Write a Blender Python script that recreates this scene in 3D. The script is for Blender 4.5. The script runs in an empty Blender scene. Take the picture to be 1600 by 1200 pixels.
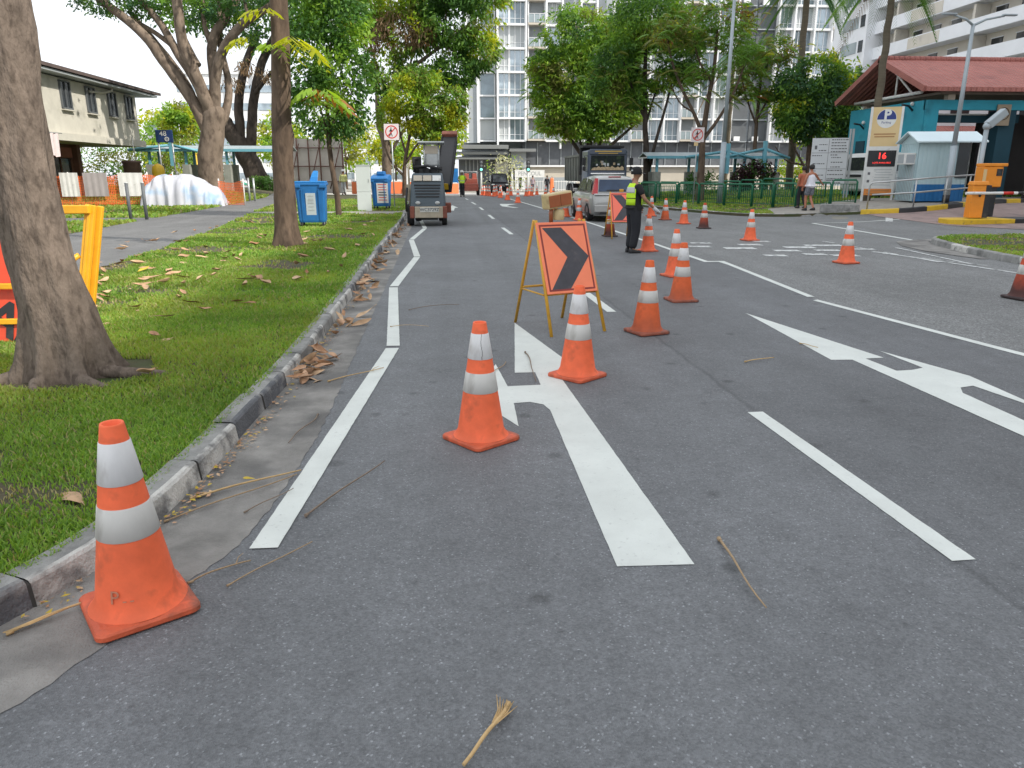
import bpy, bmesh, math, random
import numpy as np
from mathutils import Vector, Matrix

rnd = random.Random(11)
rng = np.random.default_rng(11)
scene = bpy.context.scene
COL = scene.collection
PI = math.pi


def ss(t):
    t = min(1.0, max(0.0, t))
    return t * t * (3 - 2 * t)


def H(x, y):
    """height of the terrain: the street falls away beyond the junction, the car park entrance and the far lawn rise"""
    z = 0.0
    if y > 50:
        z -= 0.014 * min(y - 50, 70) * ss((y - 50) / 15)
    z += 0.42 * ss((x - 12.5) / 6) * ss((y - 21) / 7) * (1 - ss((y - 42) / 25))
    z += 0.7 * ss((-x - 9) / 9) * ss((y - 36) / 16)
    return z


# ------------------------------------------------------------------ materials
def mat(name, col, rough=0.6, var=0.12, vs=4.0, metal=0.0, bump=0.0, bs=60.0, spec=0.5, dirt=None, emit=None,
        stretch=None, coat=0.0):
    """principled material whose colour is broken up by noise; dirt=(colour, scale, amount, low) adds blotches"""
    m = bpy.data.materials.new(name)
    m.use_nodes = True
    nt = m.node_tree
    b = nt.nodes['Principled BSDF']
    b.inputs['Roughness'].default_value = rough
    b.inputs['Metallic'].default_value = metal
    b.inputs['Specular IOR Level'].default_value = spec
    if coat:
        b.inputs['Coat Weight'].default_value = coat
        b.inputs['Coat Roughness'].default_value = 0.08
    tc = nt.nodes.new('ShaderNodeTexCoord')
    src = tc.outputs['Object']
    if stretch:
        mp = nt.nodes.new('ShaderNodeMapping')
        mp.inputs['Scale'].default_value = stretch
        nt.links.new(src, mp.inputs['Vector'])
        src = mp.outputs['Vector']
    n = nt.nodes.new('ShaderNodeTexNoise')
    n.inputs['Scale'].default_value = vs
    n.inputs['Detail'].default_value = 6
    n.inputs['Roughness'].default_value = 0.65
    nt.links.new(src, n.inputs['Vector'])
    mr = nt.nodes.new('ShaderNodeMapRange')
    mr.inputs['From Min'].default_value = 0.3
    mr.inputs['From Max'].default_value = 0.7
    mr.inputs['To Min'].default_value = 1 - var
    mr.inputs['To Max'].default_value = 1 + var
    nt.links.new(n.outputs['Fac'], mr.inputs['Value'])
    mx = nt.nodes.new('ShaderNodeMix')
    mx.data_type = 'RGBA'
    mx.blend_type = 'MULTIPLY'
    mx.inputs['Factor'].default_value = 1
    mx.inputs['A'].default_value = (*col, 1)
    nt.links.new(mr.outputs['Result'], mx.inputs['B'])
    out = mx.outputs['Result']
    if dirt:
        dc, dsc, amt, low = dirt
        d = nt.nodes.new('ShaderNodeTexNoise')
        d.inputs['Scale'].default_value = dsc
        d.inputs['Detail'].default_value = 5
        nt.links.new(src, d.inputs['Vector'])
        dr = nt.nodes.new('ShaderNodeMapRange')
        dr.inputs['From Min'].default_value = low
        dr.inputs['From Max'].default_value = low + 0.15
        dr.inputs['To Max'].default_value = amt
        nt.links.new(d.outputs['Fac'], dr.inputs['Value'])
        m2 = nt.nodes.new('ShaderNodeMix')
        m2.data_type = 'RGBA'
        nt.links.new(dr.outputs['Result'], m2.inputs['Factor'])
        nt.links.new(out, m2.inputs['A'])
        m2.inputs['B'].default_value = (*dc, 1)
        out = m2.outputs['Result']
    nt.links.new(out, b.inputs['Base Color'])
    if bump:
        bn = nt.nodes.new('ShaderNodeTexNoise')
        bn.inputs['Scale'].default_value = bs
        bn.inputs['Detail'].default_value = 4
        nt.links.new(src, bn.inputs['Vector'])
        bp = nt.nodes.new('ShaderNodeBump')
        bp.inputs['Strength'].default_value = bump
        bp.inputs['Distance'].default_value = 0.02
        nt.links.new(bn.outputs['Fac'], bp.inputs['Height'])
        nt.links.new(bp.outputs['Normal'], b.inputs['Normal'])
    if emit:
        b.inputs['Emission Color'].default_value = (*emit[0], 1)
        b.inputs['Emission Strength'].default_value = emit[1]
    return m


def leafmat(name, col, var=0.35, trans=0.35):
    m = mat(name, col, rough=0.55, var=var, vs=0.9, spec=0.25)
    nt = m.node_tree
    b = nt.nodes['Principled BSDF']
    t = nt.nodes.new('ShaderNodeBsdfTranslucent')
    link = b.inputs['Base Color'].links[0].from_socket
    hs = nt.nodes.new('ShaderNodeMix')
    hs.data_type = 'RGBA'
    hs.blend_type = 'MULTIPLY'
    hs.inputs['Factor'].default_value = 1
    hs.inputs['B'].default_value = (1.5, 1.5, 0.5, 1)
    nt.links.new(link, hs.inputs['A'])
    nt.links.new(hs.outputs['Result'], t.inputs['Color'])
    ms = nt.nodes.new('ShaderNodeMixShader')
    ms.inputs['Fac'].default_value = trans
    nt.links.new(b.outputs['BSDF'], ms.inputs[1])
    nt.links.new(t.outputs['BSDF'], ms.inputs[2])
    nt.links.new(ms.outputs['Shader'], nt.nodes['Material Output'].inputs['Surface'])
    return m


# ------------------------------------------------------------------ mesh building
def rotz(a):
    return Matrix.Rotation(a, 4, 'Z')


class MB:
    def __init__(self):
        self.v, self.f, self.m, self.s = [], [], [], []
        self.M = None

    def add(self, vs, fs, mi=0, smooth=False):
        o = len(self.v)
        if self.M is not None:
            vs = [self.M @ Vector(p) for p in vs]
        self.v += [tuple(p) for p in vs]
        for f in fs:
            self.f.append(tuple(i + o for i in f))
            self.m.append(mi)
            self.s.append(smooth)
        return self

    def box(self, c, s, mi=0, rot=None, top=1.0, topy=None):
        hx, hy, hz = s[0] / 2, s[1] / 2, s[2] / 2
        ty = top if topy is None else topy
        vs = [(-hx, -hy, -hz), (hx, -hy, -hz), (hx, hy, -hz), (-hx, hy, -hz),
              (-hx * top, -hy * ty, hz), (hx * top, -hy * ty, hz), (hx * top, hy * ty, hz), (-hx * top, hy * ty, hz)]
        if rot is not None:
            vs = [rot @ Vector(p) for p in vs]
        vs = [(p[0] + c[0], p[1] + c[1], p[2] + c[2]) for p in vs]
        return self.add(vs, [(3, 2, 1, 0), (4, 5, 6, 7), (0, 1, 5, 4), (1, 2, 6, 5), (2, 3, 7, 6), (3, 0, 4, 7)], mi)

    def tube(self, pts, r, n=8, mi=0, cap=True, smooth=True):
        pts = [Vector(p) for p in pts]
        if not isinstance(r, (list, tuple)):
            r = [r] * len(pts)
        vs, fs = [], []
        up = None
        for i, p in enumerate(pts):
            d = (pts[min(i + 1, len(pts) - 1)] - pts[max(i - 1, 0)])
            d = d.normalized() if d.length > 1e-9 else Vector((0, 0, 1))
            if up is None:
                up = Vector((1, 0, 0)) if abs(d.x) < 0.8 else Vector((0, 1, 0))
            a = (up - d * up.dot(d)).normalized()
            up = a
            b = d.cross(a)
            for k in range(n):
                t = 2 * PI * k / n
                vs.append(p + (a * math.cos(t) + b * math.sin(t)) * r[i])
        for i in range(len(pts) - 1):
            for k in range(n):
                fs.append((i * n + k, i * n + (k + 1) % n, (i + 1) * n + (k + 1) % n, (i + 1) * n + k))
        self.add(vs, fs, mi, smooth)
        if cap:
            o = len(pts) - 1
            self.add([vs[k] for k in range(n)], [tuple(reversed(range(n)))], mi)
            self.add([vs[o * n + k] for k in range(n)], [tuple(range(n))], mi)
        return self

    def lathe(self, prof, n=16, c=(0, 0, 0), mi=0, smooth=True, sy=1.0):
        vs, fs = [], []
        for r, z in prof:
            for k in range(n):
                t = 2 * PI * k / n
                vs.append((c[0] + r * math.cos(t), c[1] + r * sy * math.sin(t), c[2] + z))
        for i in range(len(prof) - 1):
            for k in range(n):
                fs.append((i * n + k, i * n + (k + 1) % n, (i + 1) * n + (k + 1) % n, (i + 1) * n + k))
        return self.add(vs, fs, mi, smooth)

    def prism(self, poly, a, b, mi=0, axis='z'):
        """polygon (list of 2D points) extruded from a to b along axis; for axis y the polygon is (x,z), for x it is (y,z)"""
        def P(p, t):
            return (p[0], p[1], t) if axis == 'z' else ((p[0], t, p[1]) if axis == 'y' else (t, p[0], p[1]))
        n = len(poly)
        vs = [P(p, a) for p in poly] + [P(p, b) for p in poly]
        fs = [tuple(range(n)), tuple(range(2 * n - 1, n - 1, -1))]
        fs += [(i, (i + 1) % n, n + (i + 1) % n, n + i) for i in range(n)]
        return self.add(vs, fs, mi)

    def quad(self, a, b, c, d, mi=0):
        return self.add([a, b, c, d], [(0, 1, 2, 3)], mi)

    def ball(self, c, r, nu=12, nv=8, mi=0, sc=(1, 1, 1)):
        prof = [(max(1e-4, r * math.sin(PI * i / nv)), -r * math.cos(PI * i / nv)) for i in range(nv + 1)]
        vs, fs = [], []
        for rr, z in prof:
            for k in range(nu):
                t = 2 * PI * k / nu
                vs.append((c[0] + rr * math.cos(t) * sc[0], c[1] + rr * math.sin(t) * sc[1], c[2] + z * sc[2]))
        for i in range(nv):
            for k in range(nu):
                fs.append((i * nu + k, i * nu + (k + 1) % nu, (i + 1) * nu + (k + 1) % nu, (i + 1) * nu + k))
        return self.add(vs, fs, mi, True)

    def loft(self, rings, mi=0, smooth=True, closed=True, caps=True):
        n = len(rings[0])
        vs = [p for r in rings for p in r]
        fs = []
        for i in range(len(rings) - 1):
            for k in range(n if closed else n - 1):
                fs.append((i * n + k, i * n + (k + 1) % n, (i + 1) * n + (k + 1) % n, (i + 1) * n + k))
        self.add(vs, fs, mi, smooth)
        if caps:
            self.add(list(rings[0]), [tuple(reversed(range(n)))], mi)
            self.add(list(rings[-1]), [tuple(range(n))], mi)
        return self

    def build(self, name, mats, parent=None, bevel=0.0, seg=2, loc=None, merge=True):
        me = bpy.data.meshes.new(name)
        me.from_pydata(self.v, [], self.f)
        mats = mats if isinstance(mats, (list, tuple)) else [mats]
        for m in mats:
            me.materials.append(m)
        me.polygons.foreach_set('material_index', self.m)
        me.polygons.foreach_set('use_smooth', self.s)
        bm = bmesh.new()
        bm.from_mesh(me)
        if merge:
            bmesh.ops.remove_doubles(bm, verts=bm.verts, dist=1e-5)
        bmesh.ops.recalc_face_normals(bm, faces=bm.faces)
        bm.to_mesh(me)
        bm.free()
        o = bpy.data.objects.new(name, me)
        COL.objects.link(o)
        if loc is not None:
            o.location = loc
        if parent is not None:
            o.parent = parent
        if bevel:
            b = o.modifiers.new('bevel', 'BEVEL')
            b.width = bevel
            b.segments = seg
            b.limit_method = 'ANGLE'
            b.angle_limit = math.radians(40)
        return o


def npmesh(name, verts, quads, midx, mats, parent=None, smooth=False):
    """many quads at once: verts (n,3), quads (m,4), midx (m,)"""
    me = bpy.data.meshes.new(name)
    me.vertices.add(len(verts))
    me.vertices.foreach_set('co', np.asarray(verts, dtype=np.float32).ravel())
    m = len(quads)
    k = quads.shape[1]
    me.loops.add(m * k)
    me.loops.foreach_set('vertex_index', np.asarray(quads, dtype=np.int32).ravel())
    me.polygons.add(m)
    me.polygons.foreach_set('loop_start', np.arange(0, m * k, k, dtype=np.int32))
    for mt in mats:
        me.materials.append(mt)
    me.polygons.foreach_set('material_index', np.asarray(midx, dtype=np.int32))
    if smooth:
        me.polygons.foreach_set('use_smooth', np.ones(m, dtype=bool))
    me.update(calc_edges=True)
    me.validate()
    o = bpy.data.objects.new(name, me)
    COL.objects.link(o)
    if parent is not None:
        o.parent = parent
    return o


# ------------------------------------------------------------------ scene bookkeeping
def tag(o, label=None, cat=None, group=None, kind=None):
    if label:
        o['label'] = label
    if cat:
        o['category'] = cat
    if group:
        o['group'] = group
    if kind:
        o['kind'] = kind
    return o


def thing(name, label, cat, loc=(0, 0, 0), rz=0.0, group=None):
    o = bpy.data.objects.new(name, None)
    COL.objects.link(o)
    o.empty_display_size = 0.2
    o.location = loc
    o.rotation_euler = (0, 0, rz)
    return tag(o, label, cat, group)


def ground_at(x, y, dz=0.0):
    return (x, y, H(x, y) + dz)


def kids(o):
    return [c for c in o.children]


def dup(root, loc, rz, label=None, group=None):
    r = root.copy()
    COL.objects.link(r)
    r.location = loc
    r.rotation_euler = (0, 0, rz)
    if label:
        r['label'] = label
    if group:
        r['group'] = group
    for ch in list(root.children):
        c = ch.copy()
        COL.objects.link(c)
        c.parent = r
        for g in list(ch.children):
            d = g.copy()
            COL.objects.link(d)
            d.parent = c
    return r


def text(body, size, parent, m, loc, rot=(PI / 2, 0, 0), name='lettering', ext=0.002, align='CENTER', sx=1.0, bold=0.0):
    cu = bpy.data.curves.new(name, 'FONT')
    cu.body = body
    cu.size = size
    cu.extrude = ext
    cu.offset = bold
    cu.resolution_u = 3
    cu.align_x = align
    cu.align_y = 'CENTER'
    tmp = bpy.data.objects.new('tmp_text', cu)
    COL.objects.link(tmp)
    dg = bpy.context.evaluated_depsgraph_get()
    me = bpy.data.meshes.new_from_object(tmp.evaluated_get(dg))
    bpy.data.objects.remove(tmp)
    me.name = name
    me.materials.clear()
    me.materials.append(m)
    o = bpy.data.objects.new(name, me)
    COL.objects.link(o)
    o.parent = parent
    o.location = loc
    o.rotation_euler = rot
    o.scale = (sx, 1, 1)
    return o


def sheet(name, poly, dz, m, step=2.0, side=0.0, sidem=None):
    """flat piece of ground: polygon draped dz above the terrain, optional skirt hanging side metres below its edge"""
    bm = bmesh.new()
    vs = [bm.verts.new((p[0], p[1], 0)) for p in poly]
    bm.faces.new(vs)
    xs = [p[0] for p in poly]
    ys = [p[1] for p in poly]
    for ax, lo, hi in ((0, min(xs), max(xs)), (1, min(ys), max(ys))):
        k = math.ceil(lo / step) * step
        while k < hi:
            if k > lo + 1e-4:
                co = [0, 0, 0]
                no = [0, 0, 0]
                co[ax] = k
                no[ax] = 1
                bmesh.ops.bisect_plane(bm, geom=bm.verts[:] + bm.edges[:] + bm.faces[:], plane_co=co, plane_no=no)
            k += step
    for f in bm.faces:
        if f.normal.z < 0:
            f.normal_flip()
    for v in bm.verts:
        v.co.z = H(v.co.x, v.co.y) + dz
    if side:
        be = [e for e in bm.edges if e.is_boundary]
        r = bmesh.ops.extrude_edge_only(bm, edges=be)
        for v in r['geom']:
            if isinstance(v, bmesh.types.BMVert):
                v.co.z -= side
    me = bpy.data.meshes.new(name)
    bmesh.ops.recalc_face_normals(bm, faces=bm.faces)
    bm.to_mesh(me)
    bm.free()
    me.materials.append(m)
    o = bpy.data.objects.new(name, me)
    COL.objects.link(o)
    return o


def resample(pts, step):
    out = []
    for (a, b) in zip(pts[:-1], pts[1:]):
        a, b = Vector(a), Vector(b)
        n = max(1, int(round((b - a).length / step)))
        for i in range(n):
            out.append(a.lerp(b, i / n))
    out.append(Vector(pts[-1]))
    return out


def smooth_line(pts, it=2):
    pts = [Vector(p) for p in pts]
    for _ in range(it):
        new = [pts[0]]
        for a, b in zip(pts[:-1], pts[1:]):
            new += [a.lerp(b, 0.25), a.lerp(b, 0.75)]
        new.append(pts[-1])
        pts = new
    return pts


def kerb(name, line, w, h, mats, seg=1.0, step=0.25, sidesign=1, closed=False, label=None, jitter=0.004, pick=None, joint=None, topm=None):
    """kerb stones along a line; the road face lies on the line, the width is laid off to the left (sidesign=1) or right.
    joint: material index of the thin recessed gap between stones; topm: material index of the unpainted top face"""
    base = resample(line, step)
    cum = [0.0]
    for a, b in zip(base[:-1], base[1:]):
        cum.append(cum[-1] + (b - a).length)

    def at_d(d):
        d = min(max(d, 0.0), cum[-1])
        lo = 0
        while lo < len(cum) - 2 and cum[lo + 1] < d:
            lo += 1
        t = (d - cum[lo]) / max(1e-9, cum[lo + 1] - cum[lo])
        return base[lo].lerp(base[lo + 1], t)
    ds = []
    k = 0
    g = 0.012 if joint is not None else 0.0
    while k * seg < cum[-1]:
        n = max(1, int(round(seg / step)))
        a0, a1 = k * seg + g, min((k + 1) * seg, cum[-1])
        for i in range(n + 1):
            q = a0 + (a1 - a0) * i / n
            if not ds or q > ds[-1][0] + 1e-6:
                ds.append((q, k, i == 0 and k > 0))
        k += 1
    mb = MB()
    rings, ids = [], []
    for i, (d, kk, _) in enumerate(ds):
        p = at_d(d)
        tdir = (at_d(d + 0.05) - at_d(d - 0.05)).normalized()
        nrm = Vector((-tdir.y, tdir.x)) * sidesign
        z = H(p.x, p.y)
        r_ = random.Random(kk * 7 + 3)
        off = r_.uniform(-jitter, jitter) * 1.5
        j = off + rnd.uniform(-jitter, jitter) * 0.4
        prof = [(0.0, -0.05), (0.004, 0.0), (0.018, h * 0.86), (0.03, h * 0.97), (0.05, h), (w - 0.02, h + 0.004), (w, h - 0.01), (w, -0.05)]
        rings.append([(p.x + nrm.x * (u + j), p.y + nrm.y * (u + j), z + q + j * 0.6) for u, q in prof])
    K = len(rings[0])
    for i in range(len(rings) - 1):
        gap = joint is not None and ds[i + 1][2]
        mi = joint if gap else ((ds[i][1] % len(mats)) if pick is None else pick(ds[i][1]))
        vs = rings[i] + rings[i + 1]
        if gap:
            vs = [(x, y, z - 0.006) for x, y, z in vs]
        for q in range(K - 1):
            m_ = topm if (topm is not None and not gap and q >= 4) else mi
            mb.add([vs[q], vs[q + 1], vs[K + q + 1], vs[K + q]], [(0, 1, 2, 3)], m_, False)
    for r in (rings[0], rings[-1]):
        mb.add(r, [tuple(range(K))], 0)
    return mb.build(name, mats)
# ------------------------------------------------------------------ ground materials
def asphalt(name, base, speck=0.35, coarse=140.0, spots=0.6, seam=None, rough=0.72):
    m = bpy.data.materials.new(name)
    m.use_nodes = True
    nt = m.node_tree
    N, L = nt.nodes.new, nt.links.new
    b = nt.nodes['Principled BSDF']
    b.inputs['Roughness'].default_value = rough
    b.inputs['Specular IOR Level'].default_value = 0.5
    tc = N('ShaderNodeTexCoord')
    P = tc.outputs['Object']

    def noise(scale, det=4, r=0.6):
        n = N('ShaderNodeTexNoise')
        n.inputs['Scale'].default_value = scale
        n.inputs['Detail'].default_value = det
        n.inputs['Roughness'].default_value = r
        L(P, n.inputs['Vector'])
        return n.outputs['Fac']

    def rng_(v, a, c, lo, hi):
        r = N('ShaderNodeMapRange')
        r.inputs['From Min'].default_value = a
        r.inputs['From Max'].default_value = c
        r.inputs['To Min'].default_value = lo
        r.inputs['To Max'].default_value = hi
        L(v, r.inputs['Value'])
        return r.outputs['Result']

    def mul(a, c):
        x = N('ShaderNodeMath')
        x.operation = 'MULTIPLY'
        L(a, x.inputs[0])
        L(c, x.inputs[1])
        return x.outputs[0]
    vo = N('ShaderNodeTexVoronoi')
    vo.inputs['Scale'].default_value = coarse
    L(P, vo.inputs['Vector'])
    sep = N('ShaderNodeSeparateColor')
    L(vo.outputs['Color'], sep.inputs['Color'])
    f = rng_(sep.outputs['Red'], 0.0, 1.0, 1 - speck, 1 + speck)
    bright = rng_(sep.outputs['Green'], 0.955, 0.985, 1.0, 1.8)
    f = mul(f, bright)
    f = mul(f, rng_(noise(0.35, 5, 0.7), 0.3, 0.7, 0.8, 1.2))
    f = mul(f, rng_(noise(5.0, 5, 0.7), 0.3, 0.7, 0.9, 1.1))
    f = mul(f, rng_(noise(34.0, 3), 0.3, 0.7, 0.86, 1.14))
    # long faint wheel streaks
    mp = N('ShaderNodeMapping')
    mp.inputs['Scale'].default_value = (2.2, 0.05, 1)
    L(P, mp.inputs['Vector'])
    ns = N('ShaderNodeTexNoise')
    ns.inputs['Scale'].default_value = 1.0
    ns.inputs['Detail'].default_value = 3
    L(mp.outputs['Vector'], ns.inputs['Vector'])
    f = mul(f, rng_(ns.outputs['Fac'], 0.3, 0.7, 0.9, 1.1))
    # dark drips and pale scuffs
    sp = N('ShaderNodeTexVoronoi')
    sp.inputs['Scale'].default_value = 2.3
    L(P, sp.inputs['Vector'])
    ad = N('ShaderNodeMath')
    ad.operation = 'MULTIPLY_ADD'
    L(noise(16.0, 3), ad.inputs[0])
    ad.inputs[1].default_value = 0.12
    L(sp.outputs['Distance'], ad.inputs[2])
    f = mul(f, rng_(ad.outputs[0], 0.12, 0.2, 1 - 0.55 * spots, 1.0))
    sp2 = N('ShaderNodeTexVoronoi')
    sp2.inputs['Scale'].default_value = 7.0
    L(P, sp2.inputs['Vector'])
    ad2 = N('ShaderNodeMath')
    ad2.operation = 'MULTIPLY_ADD'
    L(noise(30.0, 3), ad2.inputs[0])
    ad2.inputs[1].default_value = 0.2
    L(sp2.outputs['Distance'], ad2.inputs[2])
    f = mul(f, rng_(ad2.outputs[0], 0.14, 0.2, 1 - 0.35 * spots, 1.0))
    f = mul(f, rng_(noise(1.1, 7, 0.75), 0.56, 0.72, 1.0, 1 + 0.22 * spots))
    f = mul(f, rng_(noise(0.8, 6, 0.8), 0.28, 0.42, 1 - 0.2 * spots, 1.0))
    if seam is not None:
        sx = N('ShaderNodeSeparateXYZ')
        L(P, sx.inputs['Vector'])
        wob = N('ShaderNodeMath')
        wob.operation = 'MULTIPLY_ADD'
        L(noise(2.0, 3), wob.inputs[0])
        wob.inputs[1].default_value = 0.1
        L(sx.outputs['X'], wob.inputs[2])
        tilt = N('ShaderNodeMath')
        tilt.operation = 'MULTIPLY_ADD'
        L(sx.outputs['Y'], tilt.inputs[0])
        tilt.inputs[1].default_value = 0.016
        L(wob.outputs[0], tilt.inputs[2])
        f = mul(f, rng_(tilt.outputs[0], seam - 0.01, seam + 0.02, 1.08, 0.93))
        df = N('ShaderNodeMath')
        df.operation = 'SUBTRACT'
        L(tilt.outputs[0], df.inputs[0])
        df.inputs[1].default_value = seam
        ab = N('ShaderNodeMath')
        ab.operation = 'ABSOLUTE'
        L(df.outputs[0], ab.inputs[0])
        f = mul(f, rng_(ab.outputs[0], 0.006, 0.03, 0.72, 1.0))
    mx = N('ShaderNodeMix')
    mx.data_type = 'RGBA'
    mx.blend_type = 'MULTIPLY'
    mx.inputs['Factor'].default_value = 1
    mx.inputs['A'].default_value = (*base, 1)
    L(f, mx.inputs['B'])
    L(mx.outputs['Result'], b.inputs['Base Color'])
    bp = N('ShaderNodeBump')
    bp.inputs['Strength'].default_value = 0.55
    bp.inputs['Distance'].default_value = 0.006
    L(vo.outputs['Distance'], bp.inputs['Height'])
    L(bp.outputs['Normal'], b.inputs['Normal'])
    return m


M_road_old = asphalt('old_asphalt', (0.15, 0.154, 0.154), 0.4, 70.0, 0.25)
M_road_new = asphalt('new_asphalt', (0.125, 0.131, 0.139), 0.2, 150.0, 0.7, seam=2.22)
M_path = asphalt('path_asphalt', (0.13, 0.13, 0.13), 0.3, 120.0, 0.2)
M_conc = mat('gutter_concrete', (0.235, 0.226, 0.212), 0.85, 0.35, 3.0, bump=0.5, bs=110, dirt=((0.115, 0.112, 0.108), 1.7, 0.85, 0.47))
M_pave = mat('pale_paving', (0.3, 0.28, 0.25), 0.85, 0.15, 3, bump=0.2, bs=80, dirt=((0.12, 0.11, 0.1), 2.0, 0.5, 0.58))
M_ramp = mat('pink_ramp_paving', (0.27, 0.2, 0.185), 0.85, 0.2, 2.5, bump=0.25, bs=60, dirt=((0.12, 0.1, 0.1), 1.2, 0.6, 0.55))
M_earth = mat('earth', (0.075, 0.062, 0.035), 0.95, 0.35, 2.0, bump=0.5, bs=40, dirt=((0.045, 0.07, 0.018), 1.3, 0.9, 0.46))
M_far = mat('far_ground', (0.2, 0.19, 0.16), 0.95, 0.25, 0.3)
M_paint = mat('road_paint', (0.6, 0.63, 0.6), 0.6, 0.1, 2.2, bump=0.15, bs=120, dirt=((0.3, 0.31, 0.31), 38.0, 0.6, 0.63))
M_paint_worn = mat('worn_road_paint', (0.6, 0.62, 0.61), 0.65, 0.12, 8, dirt=((0.11, 0.115, 0.115), 9.0, 0.95, 0.5))
M_kerb_a = mat('kerb_pale', (0.5, 0.49, 0.46), 0.9, 0.25, 6, bump=0.6, bs=60, dirt=((0.12, 0.12, 0.12), 5.5, 0.9, 0.5))
M_kerb_b = mat('kerb_dark', (0.1, 0.104, 0.114), 0.85, 0.3, 6, bump=0.6, bs=60, dirt=((0.27, 0.265, 0.255), 5.0, 0.95, 0.5))
M_kerb_c = mat('kerb_bare', (0.26, 0.26, 0.25), 0.9, 0.35, 4, bump=0.5, bs=70, dirt=((0.09, 0.092, 0.09), 3.5, 0.75, 0.54))
M_joint = mat('kerb_joint', (0.045, 0.043, 0.04), 0.95, 0.3, 9)
M_yellow = mat('yellow_paint', (0.62, 0.4, 0.02), 0.55, 0.12, 5, dirt=((0.2, 0.15, 0.06), 6, 0.7, 0.6))
M_black = mat('black_paint', (0.02, 0.021, 0.024), 0.5, 0.2, 6, dirt=((0.08, 0.075, 0.07), 5, 0.6, 0.58))

# ------------------------------------------------------------------ ground, roads
tag(sheet('ground', [(-220, -60), (220, -60), (220, 320), (-220, 320)], -0.07, M_far, step=4.0), kind='structure')
tag(sheet('road', [(-2.4, -14), (60, -14), (60, 44), (26, 62), (70, 66), (70, 84), (-70, 84), (-70, 66), (-2.4, 62)], 0.0, M_road_old, step=1.0), kind='structure')
OV_R = [(5.6, 3.0), (5.12, 6.4), (4.72, 9.2), (4.78, 9.55), (5.02, 13.2), (4.98, 13.66), (4.74, 13.66), (4.74, 17.1), (4.62, 24.0), (4.45, 32), (4.1, 42), (3.7, 52)]
ov = [(-1.75, -14), (6.4, -14)] + OV_R + [(-2.1, 52), (-1.9, 38.4), (-1.6, 26), (-1.48, 18), (-1.35, 11), (-1.32, 6), (-1.38, 3.4), (-1.62, 2.5), (-2.2, 1.6), (-2.2, -14)]
tag(sheet('road_surface', ov, 0.004, M_road_new, step=1.0), kind='structure')

KERB = smooth_line([(-3.2, 0.75), (-2.3, 1.55), (-1.68, 2.42), (-1.42, 3.1), (-1.34, 4.0), (-1.29, 5.7), (-1.28, 6.9), (-1.3, 8.6), (-1.33, 10.8), (-1.39, 13.4), (-1.44, 16.5), (-1.48, 19.8), (-1.56, 25.8), (-1.74, 32), (-1.98, 38.4), (-2.5, 47), (-3.2, 56)], 2)
GUT = [(-3.2, 0.3), (-1.95, 1.2), (-1.42, 1.98), (-1.24, 2.35), (-1.08, 2.8), (-0.96, 3.05), (-0.91, 3.5), (-0.86, 4.3), (-0.86, 5.0), (-0.87, 5.9), (-0.92, 7.8), (-0.93, 9.7), (-1.0, 13.5), (-1.1, 19.4), (-1.24, 27), (-1.5, 37), (-2.1, 48)]
gut_edge = []
for p in resample(smooth_line(GUT, 2), 0.05):
    gut_edge.append((p.x + rnd.uniform(-0.009, 0.009), p.y))
gut_poly = gut_edge + [(p.x - 0.03, p.y) for p in reversed([q for q in KERB if q.y < 48])]
tag(sheet('gutter', gut_poly, 0.0065, M_conc, step=1.0), kind='structure')
kb = kerb('kerb', KERB, 0.17, 0.12, [M_kerb_a, M_kerb_b, M_kerb_c, M_joint], seg=0.62, step=0.155, joint=3, topm=2,
          pick=lambda i: [0, 2, 0, 1, 0, 2, 0, 1, 0, 0, 2, 1, 2][(i * 5 + i // 3) % 13])
tag(kb, kind='structure')

M_cross = mat('cross_street_concrete', (0.42, 0.41, 0.38), 0.85, 0.12, 0.5, dirt=((0.25, 0.245, 0.23), 0.35, 0.6, 0.55))
tag(sheet('cross_street', [(-70, 66.5), (-3.6, 66.3), (-2.6, 61.5), (8.3, 62.5), (9.5, 66.5), (70, 66.5), (70, 83.9), (-70, 83.9)], 0.006, M_cross, step=2.0), kind='structure')
# lawn between the street and the houses
inner = [(p.x - 0.15, p.y) for p in KERB]
lawn = inner + [(-3.6, 58), (-60, 58), (-60, 2), (-3.6, 0.9)]
tag(sheet('lawn', lawn, 0.1, M_earth, step=1.0), kind='structure')
PATH = [(-16, 6.5), (-5.9, 7.5), (-5.72, 12.7), (-5.9, 16), (-6.5, 22), (-7.6, 30), (-8.5, 38), (-9.2, 48), (-10, 57.5), (-12.5, 57.5), (-11, 47), (-10.5, 36), (-10.1, 27.2), (-30, 27.0), (-30, 25.6), (-10.0, 25.4), (-9.6, 19.6), (-16, 16.0)]
tag(sheet('path', PATH, 0.106, M_path, step=1.0), kind='structure')
tag(sheet('concrete_crossing', [(-7.5, 28.9), (-1.7, 29.2), (-1.75, 30.9), (-7.7, 31.0)], 0.11, M_pave, step=1.0), kind='structure')

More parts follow.
